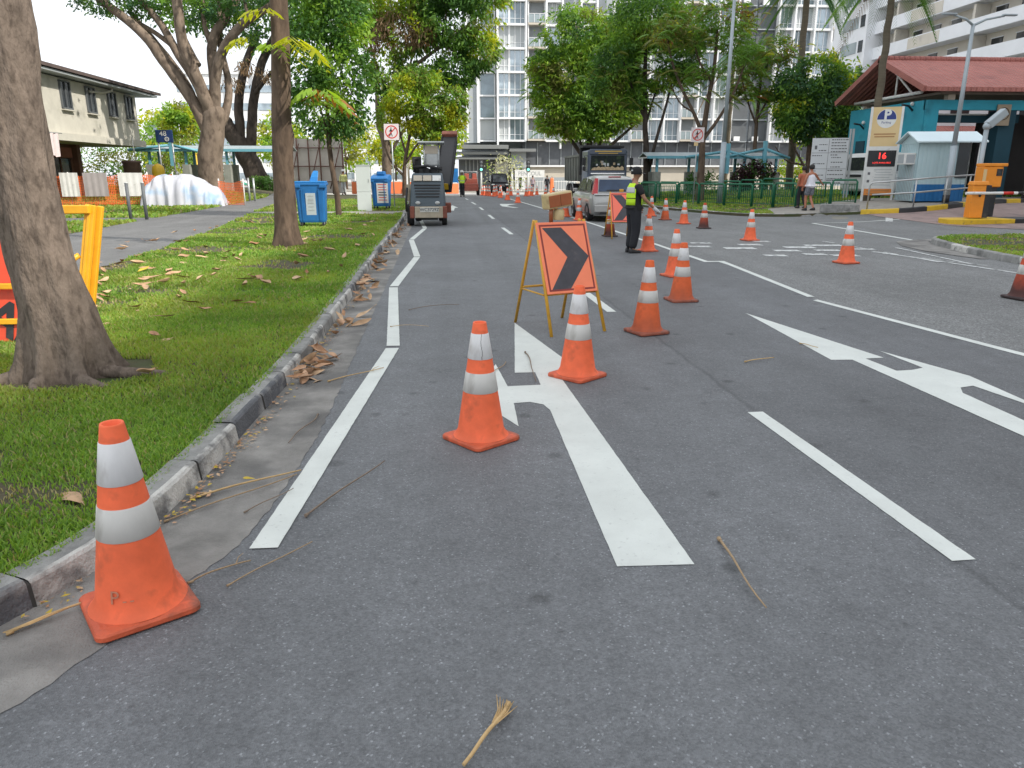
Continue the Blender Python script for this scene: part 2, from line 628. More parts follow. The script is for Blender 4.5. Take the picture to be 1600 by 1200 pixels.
# right hand side: pavement behind the far kerb, the car park ramp, the small grass island
RK = smooth_line([(8.1, 62), (8.6, 50), (9.2, 40), (9.5, 34.7), (10.1, 31.7), (10.7, 29.3), (11.3, 28.1), (12.2, 27.75), (13.4, 27.6), (14.2, 27.15), (14.95, 26.63)], 2)
RAMPK = smooth_line([(14.95, 26.63), (15.75, 26.02), (16.6, 25.82), (17.6, 25.95), (18.9, 26.6), (20.4, 27.7), (23, 29.3), (30, 31.3)], 2)
RAMPI = [(p.x, p.y + 0.12) for p in RAMPK]
verge = [(p.x, p.y) for p in RK] + RAMPI[1:] + [(60, 33), (60, 58), (20, 61), (8.1, 62)]
tag(sheet('verge', verge, 0.1, M_earth, step=1.0, side=0.12), kind='structure')
tag(kerb('kerb', list(RK), 0.14, 0.11, [M_kerb_c, M_kerb_a, M_kerb_c], seg=1.0, step=0.4, sidesign=1), kind='structure')
PAVE = [(12.3, 27.85), (13.4, 27.72), (14.2, 27.27)] + RAMPI + [(30, 34.5), (22, 33.0), (15.5, 31.2), (13.4, 31.4)]
tag(sheet('pavement', PAVE, 0.108, M_pave, step=1.0), kind='structure')
tag(sheet('ramp', [(p.x, p.y - 0.02) for p in RAMPK[2:]] + [(60, 32.6), (60, 22.5), (17.2, 20.2), (15.4, 22.4), (15.2, 24.0), (15.0, 25.6)], 0.012, M_ramp, step=1.0), kind='structure')
tag(kerb('ramp_kerb', list(RAMPK), 0.2, 0.17, [M_yellow, M_black], seg=1.0, step=0.25, sidesign=1), kind='structure')
ISL = smooth_line([(60, 20.6), (24, 18.9), (14.6, 18.05), (12.6, 17.75), (11.5, 17.3), (11.05, 16.4), (10.75, 15.3), (10.55, 14.6), (10.2, 12.5), (10.6, 10), (11.5, 6)], 2)
tag(sheet('island_lawn', [(p.x + 0.05, p.y) for p in ISL] + [(60, 6)], 0.11, M_earth, step=1.0), kind='structure')
tag(kerb('kerb', list(ISL), 0.15, 0.13, [M_kerb_c, M_kerb_c, M_kerb_a], seg=0.9, step=0.25, sidesign=1), kind='structure')
tag(sheet('gutter', [(10.0, 15.0), (10.2, 16.3), (10.7, 17.3), (11.4, 17.75), (12.4, 18.0), (12.6, 17.75), (11.5, 17.3), (11.05, 16.4), (10.75, 15.3), (10.55, 14.6), (10.35, 13.6), (10.15, 13.6)], 0.0105, M_conc, step=1.0), kind='structure')

# ------------------------------------------------------------------ painted markings
MZ = 0.0072


def marking(poly, m=M_paint, z=MZ, name='road_marking'):
    rag = []
    for a, b in zip(poly, list(poly[1:]) + [poly[0]]):
        a, b = Vector(a), Vector(b)
        L = (b - a).length
        nq = int(L / 0.06) if a.y < 14 and b.y < 14 else 0
        nr = Vector((-(b - a).y, (b - a).x)).normalized() if L > 1e-6 else Vector((0, 0))
        for i in range(max(1, nq)):
            rag.append((a.lerp(b, i / max(1, nq)) + nr * (rnd.uniform(-0.0013, 0.0013) if i else 0))[:])
    poly = rag
    return tag(sheet(name, poly, z, m, step=1.0), kind='structure')


def stripe(a, b, w, m=M_paint, z=MZ):
    a, b = Vector(a), Vector(b)
    d = (b - a).normalized()
    n = Vector((-d.y, d.x)) * w / 2
    return marking([(a + n)[:], (b + n)[:], (b - n)[:], (a - n)[:]], m, z)


# zigzag edge line: ends cut square across the road
ZZ = [(-0.85, 3.03), (-0.565, 6.95), (-0.83, 10.85), (-0.655, 14.85), (-0.95, 18.75), (-0.74, 22.7), (-1.0, 26.6)]
for i, (a, b) in enumerate(zip(ZZ[:-1], ZZ[1:])):
    w = 0.062
    g = 0.05 if i else 0.0
    marking([(a[0] - w, a[1] + g), (b[0] - w, b[1] - 0.05), (b[0] + w, b[1] - 0.05), (a[0] + w, a[1] + g)], z=0.0095)
# lane line between the two lanes
for (a, b) in (((2.16, 2.68), (2.08, 4.74)), ((1.9, 8.62), (1.85, 10.27)), ((1.78, 14.3), (1.73, 16.2)), ((1.66, 20.3), (1.59, 22.8)),
               ((1.58, 27.3), (1.54, 29.9)), ((1.5, 34), (1.45, 36.6)), ((1.38, 40), (1.26, 43.2)), ((1.15, 47), (1.05, 49.5))):
    if a[1] == 14.3:
        continue
    stripe(a, b, 0.11)
# continuous line on the right, with its jog
marking([(5.42, 4.6), (5.1, 6.4), (4.68, 9.22), (4.77, 9.28), (5.2, 6.42), (5.53, 4.6)])
marking([(4.74, 9.5), (4.98, 13.1), (4.97, 13.56), (4.7, 13.56), (4.7, 17.1), (4.58, 24), (4.4, 32), (4.05, 42), (3.7, 50), (3.81, 50), (4.16, 42), (4.51, 32), (4.69, 24), (4.81, 17.1), (4.81, 13.68), (5.12, 13.68), (5.08, 13.1), (4.84, 9.5)])
# straight and left arrow
marking([(0.67, 2.75), (1.0, 2.74), (0.86, 5.95), (1.06, 5.95), (0.69, 8.05), (0.51, 5.92), (0.68, 5.92), (0.68, 5.54), (0.42, 5.52), (0.37, 6.22), (0.12, 5.3), (0.42, 4.57), (0.43, 5.08), (0.55, 5.1), (0.64, 5.03), (0.67, 4.9)])
# straight and right arrow
marking([(3.42, 2.4), (3.57, 4.12), (3.53, 6.12), (3.34, 6.13), (3.46, 8.41), (3.85, 6.17), (3.67, 6.15), (3.7, 5.72), (3.85, 5.74), (3.98, 5.8), (3.96, 6.43), (4.2, 5.52), (4.12, 4.5), (4.03, 5.24), (3.9, 5.2), (3.82, 5.06), (3.8, 4.4), (3.78, 2.4)])
# arrows down the road
marking([(-0.05, 33.5), (0.1, 36.2), (-0.1, 36.2), (0.16, 39), (0.42, 36.2), (0.26, 36.2), (0.2, 33.5)])
marking([(2.62, 39.5), (2.6, 37.6), (3.05, 36), (3.3, 36.1), (2.85, 37.8), (3.1, 39.2), (3.6, 40.4), (2.7, 40.6)])
# worn chequer of an old box marking
for (u, v, w, l) in ((5.6, 16.55, 0.5, 0.28), (6.35, 16.1, 0.7, 0.36), (6.9, 16.9, 0.55, 0.3), (7.15, 15.5, 0.55, 0.3), (7.75, 16.2, 0.7, 0.34),
                     (6.5, 14.6, 0.45, 0.26), (7.4, 14.75, 0.45, 0.28), (8.5, 16.6, 0.9, 0.3), (8.05, 15.5, 0.55, 0.26), (7.9, 14.5, 0.55, 0.26),
                     (5.9, 17.4, 0.5, 0.22), (7.5, 17.7, 0.4, 0.2), (8.9, 15.7, 0.6, 0.2)):
    s = w * 0.5
    marking([(u - s, v - l / 2), (u + s * 0.9, v - l / 2 - 0.1), (u + s, v + l / 2 - 0.06), (u - s * 0.9, v + l / 2)], M_paint_worn, 0.006)
stripe((8.9, 15.2), (9.4, 11.2), 0.08, M_paint_worn, 0.006)
stripe((8.8, 15.0), (9.55, 12.6), 0.05, M_paint_worn, 0.0055)
# side road lines
stripe((11.9, 24.05), (11.3, 16.9), 0.14, M_paint, 0.006)
stripe((11.9, 24.05), (15.2, 24.5), 0.1, M_paint, 0.0065)
stripe((9.85, 15.9), (9.45, 12.9), 0.07, M_paint_worn, 0.0066)
stripe((14.5, 24.0), (15.2, 25.2), 0.22, M_paint_worn, 0.007)
for k in range(4):
    stripe((9.0 + 0.02 * k, 17.6 - k * 1.3), (9.05, 17.1 - k * 1.3), 0.07, M_paint_worn, 0.0062)

# ------------------------------------------------------------------ grass (nobody could count it)
GR = [leafmat('grass_blade_a', (0.15, 0.275, 0.052), 0.3, 0.4), leafmat('grass_blade_b', (0.235, 0.365, 0.072), 0.3, 0.4),
      leafmat('grass_blade_c', (0.29, 0.35, 0.085), 0.3, 0.4), leafmat('grass_blade_d', (0.36, 0.32, 0.15), 0.25, 0.25)]


def vnoise(x, y, s, seed):
    """smooth value noise"""
    r = np.random.default_rng(seed).random((64, 64))
    u, v = x * s, y * s
    i, j = np.floor(u).astype(int), np.floor(v).astype(int)
    a, b = u - i, v - j
    a, b = a * a * (3 - 2 * a), b * b * (3 - 2 * b)
    g = lambda p, q: r[p % 64, q % 64]
    return (g(i, j) * (1 - a) + g(i + 1, j) * a) * (1 - b) + (g(i, j + 1) * (1 - a) + g(i + 1, j + 1) * a) * b


def inside(px, py, poly):
    c = np.zeros(len(px), dtype=bool)
    n = len(poly)
    for i in range(n):
        x1, y1 = poly[i]
        x2, y2 = poly[(i + 1) % n]
        cond = ((y1 > py) != (y2 > py)) & (px < (x2 - x1) * (py - y1) / (y2 - y1 + 1e-12) + x1)
        c ^= cond
    return c


def grass(name, poly, holes, zones, z0, seed):
    g = np.random.default_rng(seed)
    V, Q, MI = [], [], []
    base = 0
    for (x0, x1, y0, y1, dens, hgt, wid) in zones:
        n = int((x1 - x0) * (y1 - y0) * dens)
        x = g.uniform(x0, x1, n)
        y = g.uniform(y0, y1, n)
        ok = inside(x, y, poly)
        for h in holes:
            ok &= ~inside(x, y, h)
        bare = vnoise(x, y, 0.7, 3) * 0.6 + vnoise(x, y, 2.3, 4) * 0.4
        ok &= g.random(n) < np.clip((bare - 0.27) * 4.2, 0.07, 1)
        x, y, bare = x[ok], y[ok], bare[ok]
        n = len(x)
        z = np.array([H(a, b) for a, b in zip(x, y)]) + z0
        h = hgt * g.uniform(0.55, 1.25, n) * (0.55 + 0.8 * bare)
        w = wid * g.uniform(0.7, 1.3, n)
        an = g.uniform(0, 2 * PI, n)
        le = g.uniform(0.2, 1.1, n) * h
        la = g.uniform(0, 2 * PI, n)
        dx, dy = np.cos(an) * w / 2, np.sin(an) * w / 2
        lx, ly = np.cos(la) * le, np.sin(la) * le
        p0 = np.stack([x - dx, y - dy, z - 0.005], 1)
        p1 = np.stack([x + dx, y + dy, z - 0.005], 1)
        p2 = np.stack([x + dx * 0.9 + lx * 0.4, y + dy * 0.9 + ly * 0.4, z + h * 0.62], 1)
        p3 = np.stack([x - dx * 0.9 + lx * 0.4, y - dy * 0.9 + ly * 0.4, z + h * 0.62], 1)
        p4 = np.stack([x + lx, y + ly, z + h], 1)
        p5 = np.stack([x + lx + dx * 0.15, y + ly + dy * 0.15, z + h], 1)
        V.append(np.stack([p0, p1, p2, p3, p4, p5], 1).reshape(-1, 3))
        idx = base + 6 * np.arange(n)[:, None]
        q = np.concatenate([idx + np.array([0, 1, 2, 3]), idx + np.array([3, 2, 5, 4])], 1).reshape(-1, 4)
        Q.append(q)
        tone = vnoise(x, y, 0.9, 9) * 0.6 + g.random(n) * 0.5
        mi = np.where(tone < 0.4, 0, np.where(tone < 0.68, 1, 2))
        mi = np.where((bare < 0.34) & (g.random(n) < 0.55) | (g.random(n) < 0.08), 3, mi)
        MI.append(np.repeat(mi, 2))
        base += 6 * n
    o = npmesh(name, np.concatenate(V), np.concatenate(Q), np.concatenate(MI), GR)
    return tag(o, kind='stuff')


T1C = [(-3.4, 5.5), (-2.95, 5.33), (-2.55, 5.42), (-2.3, 5.75), (-2.5, 6.25), (-3.4, 6.3)]
gl = [(p.x - 0.1, p.y) for p in KERB] + [(-3.6, 58), (-40, 58), (-40, 2), (-3.6, 0.9)]
tag(grass('grass', gl, [PATH, [(-7.5, 28.9), (-1.7, 29.2), (-1.75, 30.9), (-7.7, 31.0)], T1C],
          [(-3.2, -1.2, 1.2, 5.0, 9500, 0.033, 0.0075), (-6.2, -1.2, 5.0, 8.5, 4600, 0.037, 0.010), (-6.4, -1.2, 8.5, 14, 2000, 0.044, 0.016),
           (-7.4, -1.3, 14, 24, 700, 0.055, 0.028), (-9.8, -1.4, 24, 45, 220, 0.075, 0.06), (-30, -9.4, 14, 26, 130, 0.08, 0.06),
           (-30, -9.8, 26, 50, 70, 0.1, 0.09)], 0.1, 21),
    label='short green grass growing on the roadside lawn')
tag(grass('grass', [(p.x + 0.13, p.y) for p in ISL] + [(40, 6)], [], [(10.2, 16, 11, 19.5, 700, 0.05, 0.03), (16, 40, 12, 21, 90, 0.06, 0.06)], 0.11, 22),
    label='short green grass growing on the kerbed island')
tag(grass('grass', [(p.x + 0.1, p.y) for p in RK[:-16]] + [(12.3, 28), (13.4, 31.4), (15.5, 31.2), (22, 33.0), (40, 34), (40, 58), (9, 60)], [], [(8, 18, 27, 44, 130, 0.07, 0.06), (8, 30, 44, 58, 50, 0.1, 0.1), (18, 32, 31, 44, 60, 0.09, 0.08)], 0.1, 23),
    label='short green grass growing behind the green railing')
# ------------------------------------------------------------------ traffic cones
def conemat(name, col, dirtcol, lo, hi, blotch):
    """orange plastic that turns to dirt colour below a height (object z)"""
    m = mat(name, col, 0.6, 0.16, 5, spec=0.3, dirt=(dirtcol, 7, blotch, 0.56))
    nt = m.node_tree
    b = nt.nodes['Principled BSDF']
    src = b.inputs['Base Color'].links[0].from_socket
    tc = nt.nodes.new('ShaderNodeTexCoord')
    sx = nt.nodes.new('ShaderNodeSeparateXYZ')
    nt.links.new(tc.outputs['Object'], sx.inputs['Vector'])
    n = nt.nodes.new('ShaderNodeTexNoise')
    n.inputs['Scale'].default_value = 7
    n.inputs['Detail'].default_value = 5
    nt.links.new(tc.outputs['Object'], n.inputs['Vector'])
    a = nt.nodes.new('ShaderNodeMath')
    a.operation = 'MULTIPLY_ADD'
    nt.links.new(n.outputs['Fac'], a.inputs[0])
    a.inputs[1].default_value = 0.16
    nt.links.new(sx.outputs['Z'], a.inputs[2])
    r = nt.nodes.new('ShaderNodeMapRange')
    r.inputs['From Min'].default_value = lo + 0.08
    r.inputs['From Max'].default_value = hi + 0.08
    r.inputs['To Min'].default_value = 0.92
    r.inputs['To Max'].default_value = 0.0
    nt.links.new(a.outputs[0], r.inputs['Value'])
    mx = nt.nodes.new('ShaderNodeMix')
    mx.data_type = 'RGBA'
    nt.links.new(r.outputs['Result'], mx.inputs['Factor'])
    nt.links.new(src, mx.inputs['A'])
    mx.inputs['B'].default_value = (*dirtcol, 1)
    nt.links.new(mx.outputs['Result'], b.inputs['Base Color'])
    return m


CM = {'clean': conemat('cone_orange', (0.88, 0.16, 0.065), (0.32, 0.085, 0.045), -0.16, 0.08, 0.6),
      'grubby': conemat('cone_orange_grubby', (0.74, 0.14, 0.045), (0.16, 0.05, 0.03), -0.06, 0.24, 0.45),
      'sooty': conemat('cone_orange_sooty', (0.55, 0.09, 0.04), (0.035, 0.022, 0.022), 0.1, 0.36, 0.6)}
CB = {'clean': mat('cone_base', (0.6, 0.11, 0.045), 0.6, 0.25, 8, bump=0.2, bs=60, dirt=((0.12, 0.06, 0.04), 7, 0.75, 0.52)),
      'grubby': mat('cone_base_grubby', (0.3, 0.085, 0.05), 0.7, 0.3, 8, bump=0.2, bs=60, dirt=((0.06, 0.045, 0.04), 7, 0.8, 0.5)),
      'sooty': mat('cone_base_sooty', (0.05, 0.03, 0.03), 0.7, 0.3, 8, dirt=((0.02, 0.02, 0.02), 7, 0.8, 0.5))}
CW = {'clean': mat('cone_band', (0.72, 0.72, 0.72), 0.4, 0.12, 5, spec=0.5, dirt=((0.26, 0.2, 0.17), 9, 0.65, 0.58), stretch=(1, 1, 0.4)),
      'dull': mat('cone_band_dull', (0.58, 0.57, 0.54), 0.5, 0.1, 6, dirt=((0.2, 0.17, 0.14), 9, 0.6, 0.57), stretch=(1, 1, 0.4))}


def cone_r(z):
    return 0.150 + (0.040 - 0.150) * (z - 0.03) / 0.71


def make_cone(kind, label, group=None):
    t = thing('traffic_cone', label, 'traffic cone', group=group)
    mb = MB()
    a, r = 0.18, 0.035
    ring = []
    for cx, cy, s in ((a - r, a - r, 0), (-(a - r), a - r, 1), (-(a - r), -(a - r), 2), (a - r, -(a - r), 3)):
        for k in range(5):
            an = PI / 2 * (s + k / 4)
            ring.append((cx + r * math.cos(an), cy + r * math.sin(an)))
    rings = []
    for sc, z in ((0.97, 0.0), (1.0, 0.006), (1.0, 0.022), (0.97, 0.03), (0.86, 0.034)):
        rings.append([(x * sc, y * sc, z) for x, y in ring])
    mb.loft(rings, 0, False)
    mb.build('base', CB[kind], t)
    mb = MB()
    prof = [(0.172, 0.033), (0.16, 0.045), (cone_r(0.075), 0.075), (cone_r(0.2), 0.2), (cone_r(0.4), 0.4), (cone_r(0.6), 0.6), (0.0405, 0.734),
            (0.039, 0.74), (0.031, 0.738), (0.028, 0.70), (0.001, 0.69)]
    mb.lathe(prof, 36)
    mb.build('body', CM[kind], t)
    for (z0, z1, w) in ((0.522, 0.675, 'clean' if kind != 'sooty' else 'dull'), (0.318, 0.44, 'dull')):
        mb = MB()
        mb.lathe([(cone_r(z0) + 0.0005, z0), (cone_r(z0) + 0.0028, z0 + 0.002), (cone_r(z1) + 0.0028, z1 - 0.002), (cone_r(z1) + 0.0005, z1)], 36)
        mb.build('reflective_band', CW[w], t)
    return t


cones = [
    # x, y, rotation, kind, label
    (-1.21, 2.60, 34, 'clean', 'bright orange traffic cone standing in the gutter beside the pale kerb stones', None),
    (0.165, 4.36, 38, 'clean', 'orange traffic cone with a split silver collar beside the painted left turn arrow', None),
    (1.01, 5.78, 41, 'clean', 'orange traffic cone standing on the painted straight arrow, just before the big chevron sign', None),
    (2.01, 7.42, 20, 'grubby', 'orange traffic cone with a browned foot, alone on the tarmac beside the big chevron sign', None),
    (2.97, 9.36, 6, 'grubby', 'dull orange traffic cone overlapping a brighter one, behind the cone with a browned foot', None),
    (3.58, 11.7, 15, 'clean', 'traffic cone partly hidden behind the dull orange cone, two short of the officer', None),
    (4.17, 15.62, 10, 'clean', 'traffic cone under the gloved hand of the officer', None),
    (7.25, 13.2, 12, 'clean', 'bright orange traffic cone out on the side road mouth past the worn chequer marking', None),
    (7.5, 9.15, 8, 'sooty', 'blackened traffic cone cut by the picture edge, facing the grass island', None),
    (7.33, 17.95, 14, 'clean', 'orange traffic cone behind the worn chequer marking', None),
    (7.55, 22.05, 3, 'sooty', 'small blackened traffic cone, first of the receding row by the verge', None),
    (7.58, 24.1, 22, 'clean', 'clean orange traffic cone, second of the receding row by the verge', None),
    (7.56, 26.2, 18, 'grubby', 'grubby traffic cone, third of the receding row by the verge', None),
    (7.7, 28.6, 5, 'clean', 'traffic cone just past the officer, fourth of the receding row by the verge', None),
    (7.75, 31.0, 25, 'grubby', 'traffic cone behind the back of the officer, fifth of the receding row by the verge', None),
    (4.36, 28.4, 12, 'clean', 'orange traffic cone beside the front wheel of the silver car', None),
    (4.2, 30.3, 30, 'clean', 'orange traffic cone beyond the amber lamp, ahead of the silver car', None),
    (4.5, 26.2, 17, 'clean', 'traffic cone close against the rear door of the silver car', None),
    (4.16, 19.45, 4, 'sooty', 'darkened traffic cone behind the legs of the small chevron sign', None),
    (3.78, 42.0, 8, 'clean', 'orange traffic cone nearest us in the long row ahead of the dark van', None),
    (3.55, 46.5, 21, 'clean', 'orange traffic cone, second in the long row ahead of the dark van', None),
    (3.38, 50.6, 9, 'clean', 'orange traffic cone, third in the long row ahead of the dark van', None),
]
far_cones = [(3.14, 53.6), (2.9, 55.2), (2.78, 56.9), (2.72, 59.5), (2.7, 62.5), (3.55, 57.5), (4.05, 60), (4.6, 57), (5.5, 54.5), (6.0, 55.5),
             (6.7, 53), (6.6, 63), (7.3, 63.5), (6.5, 47.5), (7.2, 43)]
FG = 'tiny traffic cones around the dark van and the red roller'
proto = {k: None for k in CM}
for (x, y, r, k, lab, grp) in cones:
    if proto[k] is None:
        proto[k] = make_cone(k, lab)
        proto[k].location = ground_at(x, y, 0.009 if x > -1 else 0.009)
        proto[k].rotation_euler = (0, 0, math.radians(r))
    else:
        dup(proto[k], ground_at(x, y, 0.005), math.radians(r), lab)
for (x, y) in far_cones:
    c = dup(proto['clean'], ground_at(x, y, 0.005), rnd.uniform(0, 1), 'tiny orange traffic cone in the far line around the dark van and red roller', FG)

M_stencil = mat('stencil_grey', (0.5, 0.2, 0.12), 0.7, 0.3, 30)
M_crack = mat('crack_dark', (0.03, 0.02, 0.018), 0.8, 0.2, 9)
c1_, c2_ = [o for o in scene.objects if o.name.startswith('traffic_cone') and (abs(o.location.x + 1.21) < 0.01 or abs(o.location.x - 0.165) < 0.01)]
if c1_.location.x > c2_.location.x:
    c1_, c2_ = c2_, c1_


def on_cone(t, ang, z, off=0.004):
    """place on the slanted side of a cone: ang is the world direction it faces"""
    a = ang - t.rotation_euler.z
    r = cone_r(z) + off
    return (r * math.cos(a), r * math.sin(a), z), (PI / 2 - math.radians(8.8), 0, a + PI / 2)


p_, r_ = on_cone(c1_, math.radians(-98), 0.12)
text('P', 0.07, c1_, M_stencil, p_, r_, 'stencil', 0.001)
for da in (14, 24):
    p_, r_ = on_cone(c1_, math.radians(-98 + da), 0.11)
    text('-', 0.05, c1_, M_stencil, p_, r_, 'stencil', 0.001)
mb = MB()
for k in range(8):
    z0, z1 = 0.525 + k * 0.019, 0.525 + (k + 1) * 0.019
    a_ = math.radians(-84 + 3 * math.sin(k)) - c2_.rotation_euler.z
    for (za, zb) in ((z0, z1),):
        q = [((cone_r(zz) + 0.0035) * math.cos(a_ + dd), (cone_r(zz) + 0.0035) * math.sin(a_ + dd), zz) for zz, dd in ((za, -0.02), (za, 0.02), (zb, 0.02), (zb, -0.02))]
        mb.add(q, [(0, 1, 2, 3)])
mb.build('crack', M_crack, c2_)
# ------------------------------------------------------------------ chevron signs
M_fl = mat('fluorescent_orange', (0.93, 0.25, 0.13), 0.5, 0.05, 5, spec=0.4, dirt=((0.7, 0.2, 0.1), 8, 0.4, 0.62))
M_fl2 = mat('fluorescent_pink', (0.95, 0.2, 0.13), 0.5, 0.05, 5, spec=0.4)
M_chev = mat('chevron_black', (0.055, 0.055, 0.066), 0.6, 0.25, 7, dirt=((0.13, 0.11, 0.11), 9, 0.5, 0.6))
M_bord = mat('border_red', (0.24, 0.035, 0.03), 0.55, 0.2, 9)
M_stand = mat('stand_yellow', (0.62, 0.33, 0.03), 0.5, 0.15, 9, dirt=((0.25, 0.15, 0.06), 10, 0.6, 0.6))
M_amber = mat('amber_lens', (0.34, 0.1, 0.035), 0.3, 0.1, 14, spec=0.6)
M_cream = mat('cream_plastic', (0.55, 0.43, 0.22), 0.5, 0.15, 10, dirt=((0.25, 0.17, 0.08), 9, 0.6, 0.58))
M_white = mat('white_plastic', (0.7, 0.7, 0.68), 0.5, 0.08, 5, dirt=((0.35, 0.32, 0.28), 6, 0.5, 0.62))


def chevron_sign(label, loc, rz, orange, lamp):
    t = thing('chevron_sign', label, 'road sign', loc, rz)
    apex_y, apex_z = 0.02, 1.13
    fy, by = -0.42, 0.43
    for s in (-1, 1):
        mb = MB().tube([(s * 0.32, fy, 0.0), (s * 0.285, apex_y - 0.02, apex_z)], 0.0175, 8)
        mb.build('leg', M_stand, t)
        mb = MB().tube([(s * 0.30, by, 0.0), (s * 0.275, apex_y + 0.04, apex_z)], 0.0165, 8)
        mb.build('leg', M_stand, t)
        mb = MB().tube([(s * 0.31, fy * 0.56, 0.4), (s * 0.297, by * 0.6 + 0.01, 0.4)], 0.009, 6)
        mb.build('stay', M_stand, t)
    MB().tube([(-0.29, by * 0.62, 0.42), (0.29, by * 0.62, 0.42)], 0.013, 6).build('crossbar', M_stand, t)
    MB().tube([(-0.31, fy * 0.6, 0.405), (0.31, fy * 0.6, 0.405)], 0.014, 6).build('crossbar', M_stand, t)
    # board in the slanted plane of the front legs
    a = math.atan2(apex_y - fy, apex_z)
    L0, L1 = 0.43, 1.18
    def slant(x, l, off):
        return Vector((x, fy + l * math.sin(a) - off * math.cos(a), l * math.cos(a) + off * math.sin(a)))
    W = 0.3

    def plate(poly, o0, o1, name, m, par, bev=0.0):
        mb = MB()
        n = len(poly)
        vs = [slant(x, l, o0) for x, l in poly] + [slant(x, l, o1) for x, l in poly]
        mb.add(vs, [tuple(range(n)), tuple(range(2 * n - 1, n - 1, -1))] + [(i, (i + 1) % n, n + (i + 1) % n, n + i) for i in range(n)])
        return mb.build(name, m, par, bevel=bev)
    bd = plate([(-W, L0), (W, L0), (W, L1), (-W, L1)], 0.022, 0.038, 'board', orange, t, 0.006)
    h = L1 - L0
    q = lambda u, v: (-W + 2 * W * u, L0 + h * v)
    plate([q(0.1, 0.92), q(0.47, 0.92), q(0.93, 0.5), q(0.47, 0.06), q(0.1, 0.06), q(0.5, 0.5)], 0.0382, 0.0405, 'chevron', M_chev, bd)
    i0, i1 = 0.045, 0.075
    mb = MB()
    for (u0, u1, v0, v1) in ((i0, 1 - i0, 1 - i1 * 0.8, 1 - i0 * 0.8), (i0, 1 - i0, i0 * 0.8, i1 * 0.8), (i0, i1, i1 * 0.8, 1 - i1 * 0.8), (1 - i1, 1 - i0, i1 * 0.8, 1 - i1 * 0.8)):
        p = [q(u0, v0), q(u1, v0), q(u1, v1), q(u0, v1)]
        vs = [slant(x, l, 0.0382) for x, l in p] + [slant(x, l, 0.0400) for x, l in p]
        mb.add(vs, [(0, 1, 2, 3), (7, 6, 5, 4), (0, 1, 5, 4), (1, 2, 6, 5), (2, 3, 7, 6), (3, 0, 4, 7)])
    mb.build('border', M_bord, bd)
    if lamp:
        # battery lamp on a stub over the top of the frame
        MB().lathe([(0.055, 0), (0.06, 0.02), (0.06, 0.09), (0.045, 0.11)], 12, (0.0, 0.03, apex_z - 0.0)).build('battery_can', M_cream, t)
        MB().tube([(-0.09, 0.03, apex_z - 0.03), (-0.09, 0.03, apex_z + 0.16)], 0.022, 8).build('lamp_post', M_amber, t)
        rot = Matrix.Rotation(math.radians(-8), 4, 'Y')
        c = (-0.02, 0.03, apex_z + 0.2)
        hs = MB().box(c, (0.31, 0.13, 0.155), 0, rot).build('lamp_housing', M_cream, t, bevel=0.018)
        for s in (-1, 1):
            MB().box((c[0] + s * 0.066 * math.cos(0.14), c[1] - 0.067, c[2] + s * 0.066 * math.sin(0.14)), (0.128, 0.012, 0.118), 0, rot).build('lens', M_amber, hs, bevel=0.004)
    else:
        MB().box((0.0, 0.02, apex_z + 0.035), (0.1, 0.05, 0.07)).build('hook', M_stand, t, bevel=0.01)
    return t


chevron_sign('big orange sign with a dark chevron on a yellow folding stand, amber lamp on top', (1.14, 7.80, H(1, 7)), math.radians(22), M_fl, True)
chevron_sign('smaller looking orange sign with a dark chevron standing behind the silver car', (4.33, 19.0, 0.005), math.radians(3), M_fl2, False)

# folded road works stand leaning behind the big trunk
M_redboard = mat('red_board', (0.72, 0.075, 0.03), 0.5, 0.12, 4, dirt=((0.35, 0.06, 0.03), 5, 0.5, 0.6))
M_yel2 = mat('frame_yellow', (0.85, 0.42, 0.02), 0.45, 0.1, 8, dirt=((0.4, 0.2, 0.04), 12, 0.6, 0.64))
st = thing('folding_sign', 'folded road works sign with red board and yellow frame, parked behind the big trunk', 'road sign', (-3.3, 7.0, 0.1))
bm_ = MB()
bm_.box((0, 0, 0), (0.085, 0.05, 1.15)).box((0.0, -0.028, 0), (0.03, 0.012, 1.12))
o = bm_.build('upright', M_yel2, st, bevel=0.008)
o.location = (-0.02, 0.1, 0.66)
o.rotation_euler = (math.radians(-6), math.radians(10.5), 0)
o = MB().box((0, 0, 0), (0.05, 0.05, 1.12)).build('upright', M_yel2, st, bevel=0.008)
o.location = (0.035, 0.17, 0.66)
o.rotation_euler = (math.radians(-6), math.radians(10.5), 0)
o = MB().box((-0.72, 0.1, 1.185), (1.62, 0.045, 0.075)).build('top_bar', M_yel2, st, bevel=0.008)
MB().tube([(-0.06, 0.1, 0.78), (-0.42, 0.06, 0.56)], 0.025, 8).build('strut', M_yel2, st)
MB().tube([(-0.02, 0.1, 0.56), (-0.5, 0.08, 0.55)], 0.018, 8).build('strut', M_yel2, st)
for zz, xx in ((0.52, -1.0), (0.2, -1.05)):
    MB().box((xx, 0.0, zz), (1.3, 0.04, 0.05)).build('rail', M_yel2, st, bevel=0.006)
bd = MB().box((0, 0, 0), (1.45, 0.02, 0.92)).build('board', M_redboard, st, bevel=0.004)
bd.location = (-0.98, 0.06, 0.5)
bd.rotation_euler = (math.radians(-8), math.radians(7), 0)
text('ROAD', 0.42, bd, M_black, (0.12, -0.0135, -0.2), (PI / 2, math.radians(24), 0), bold=0.012)

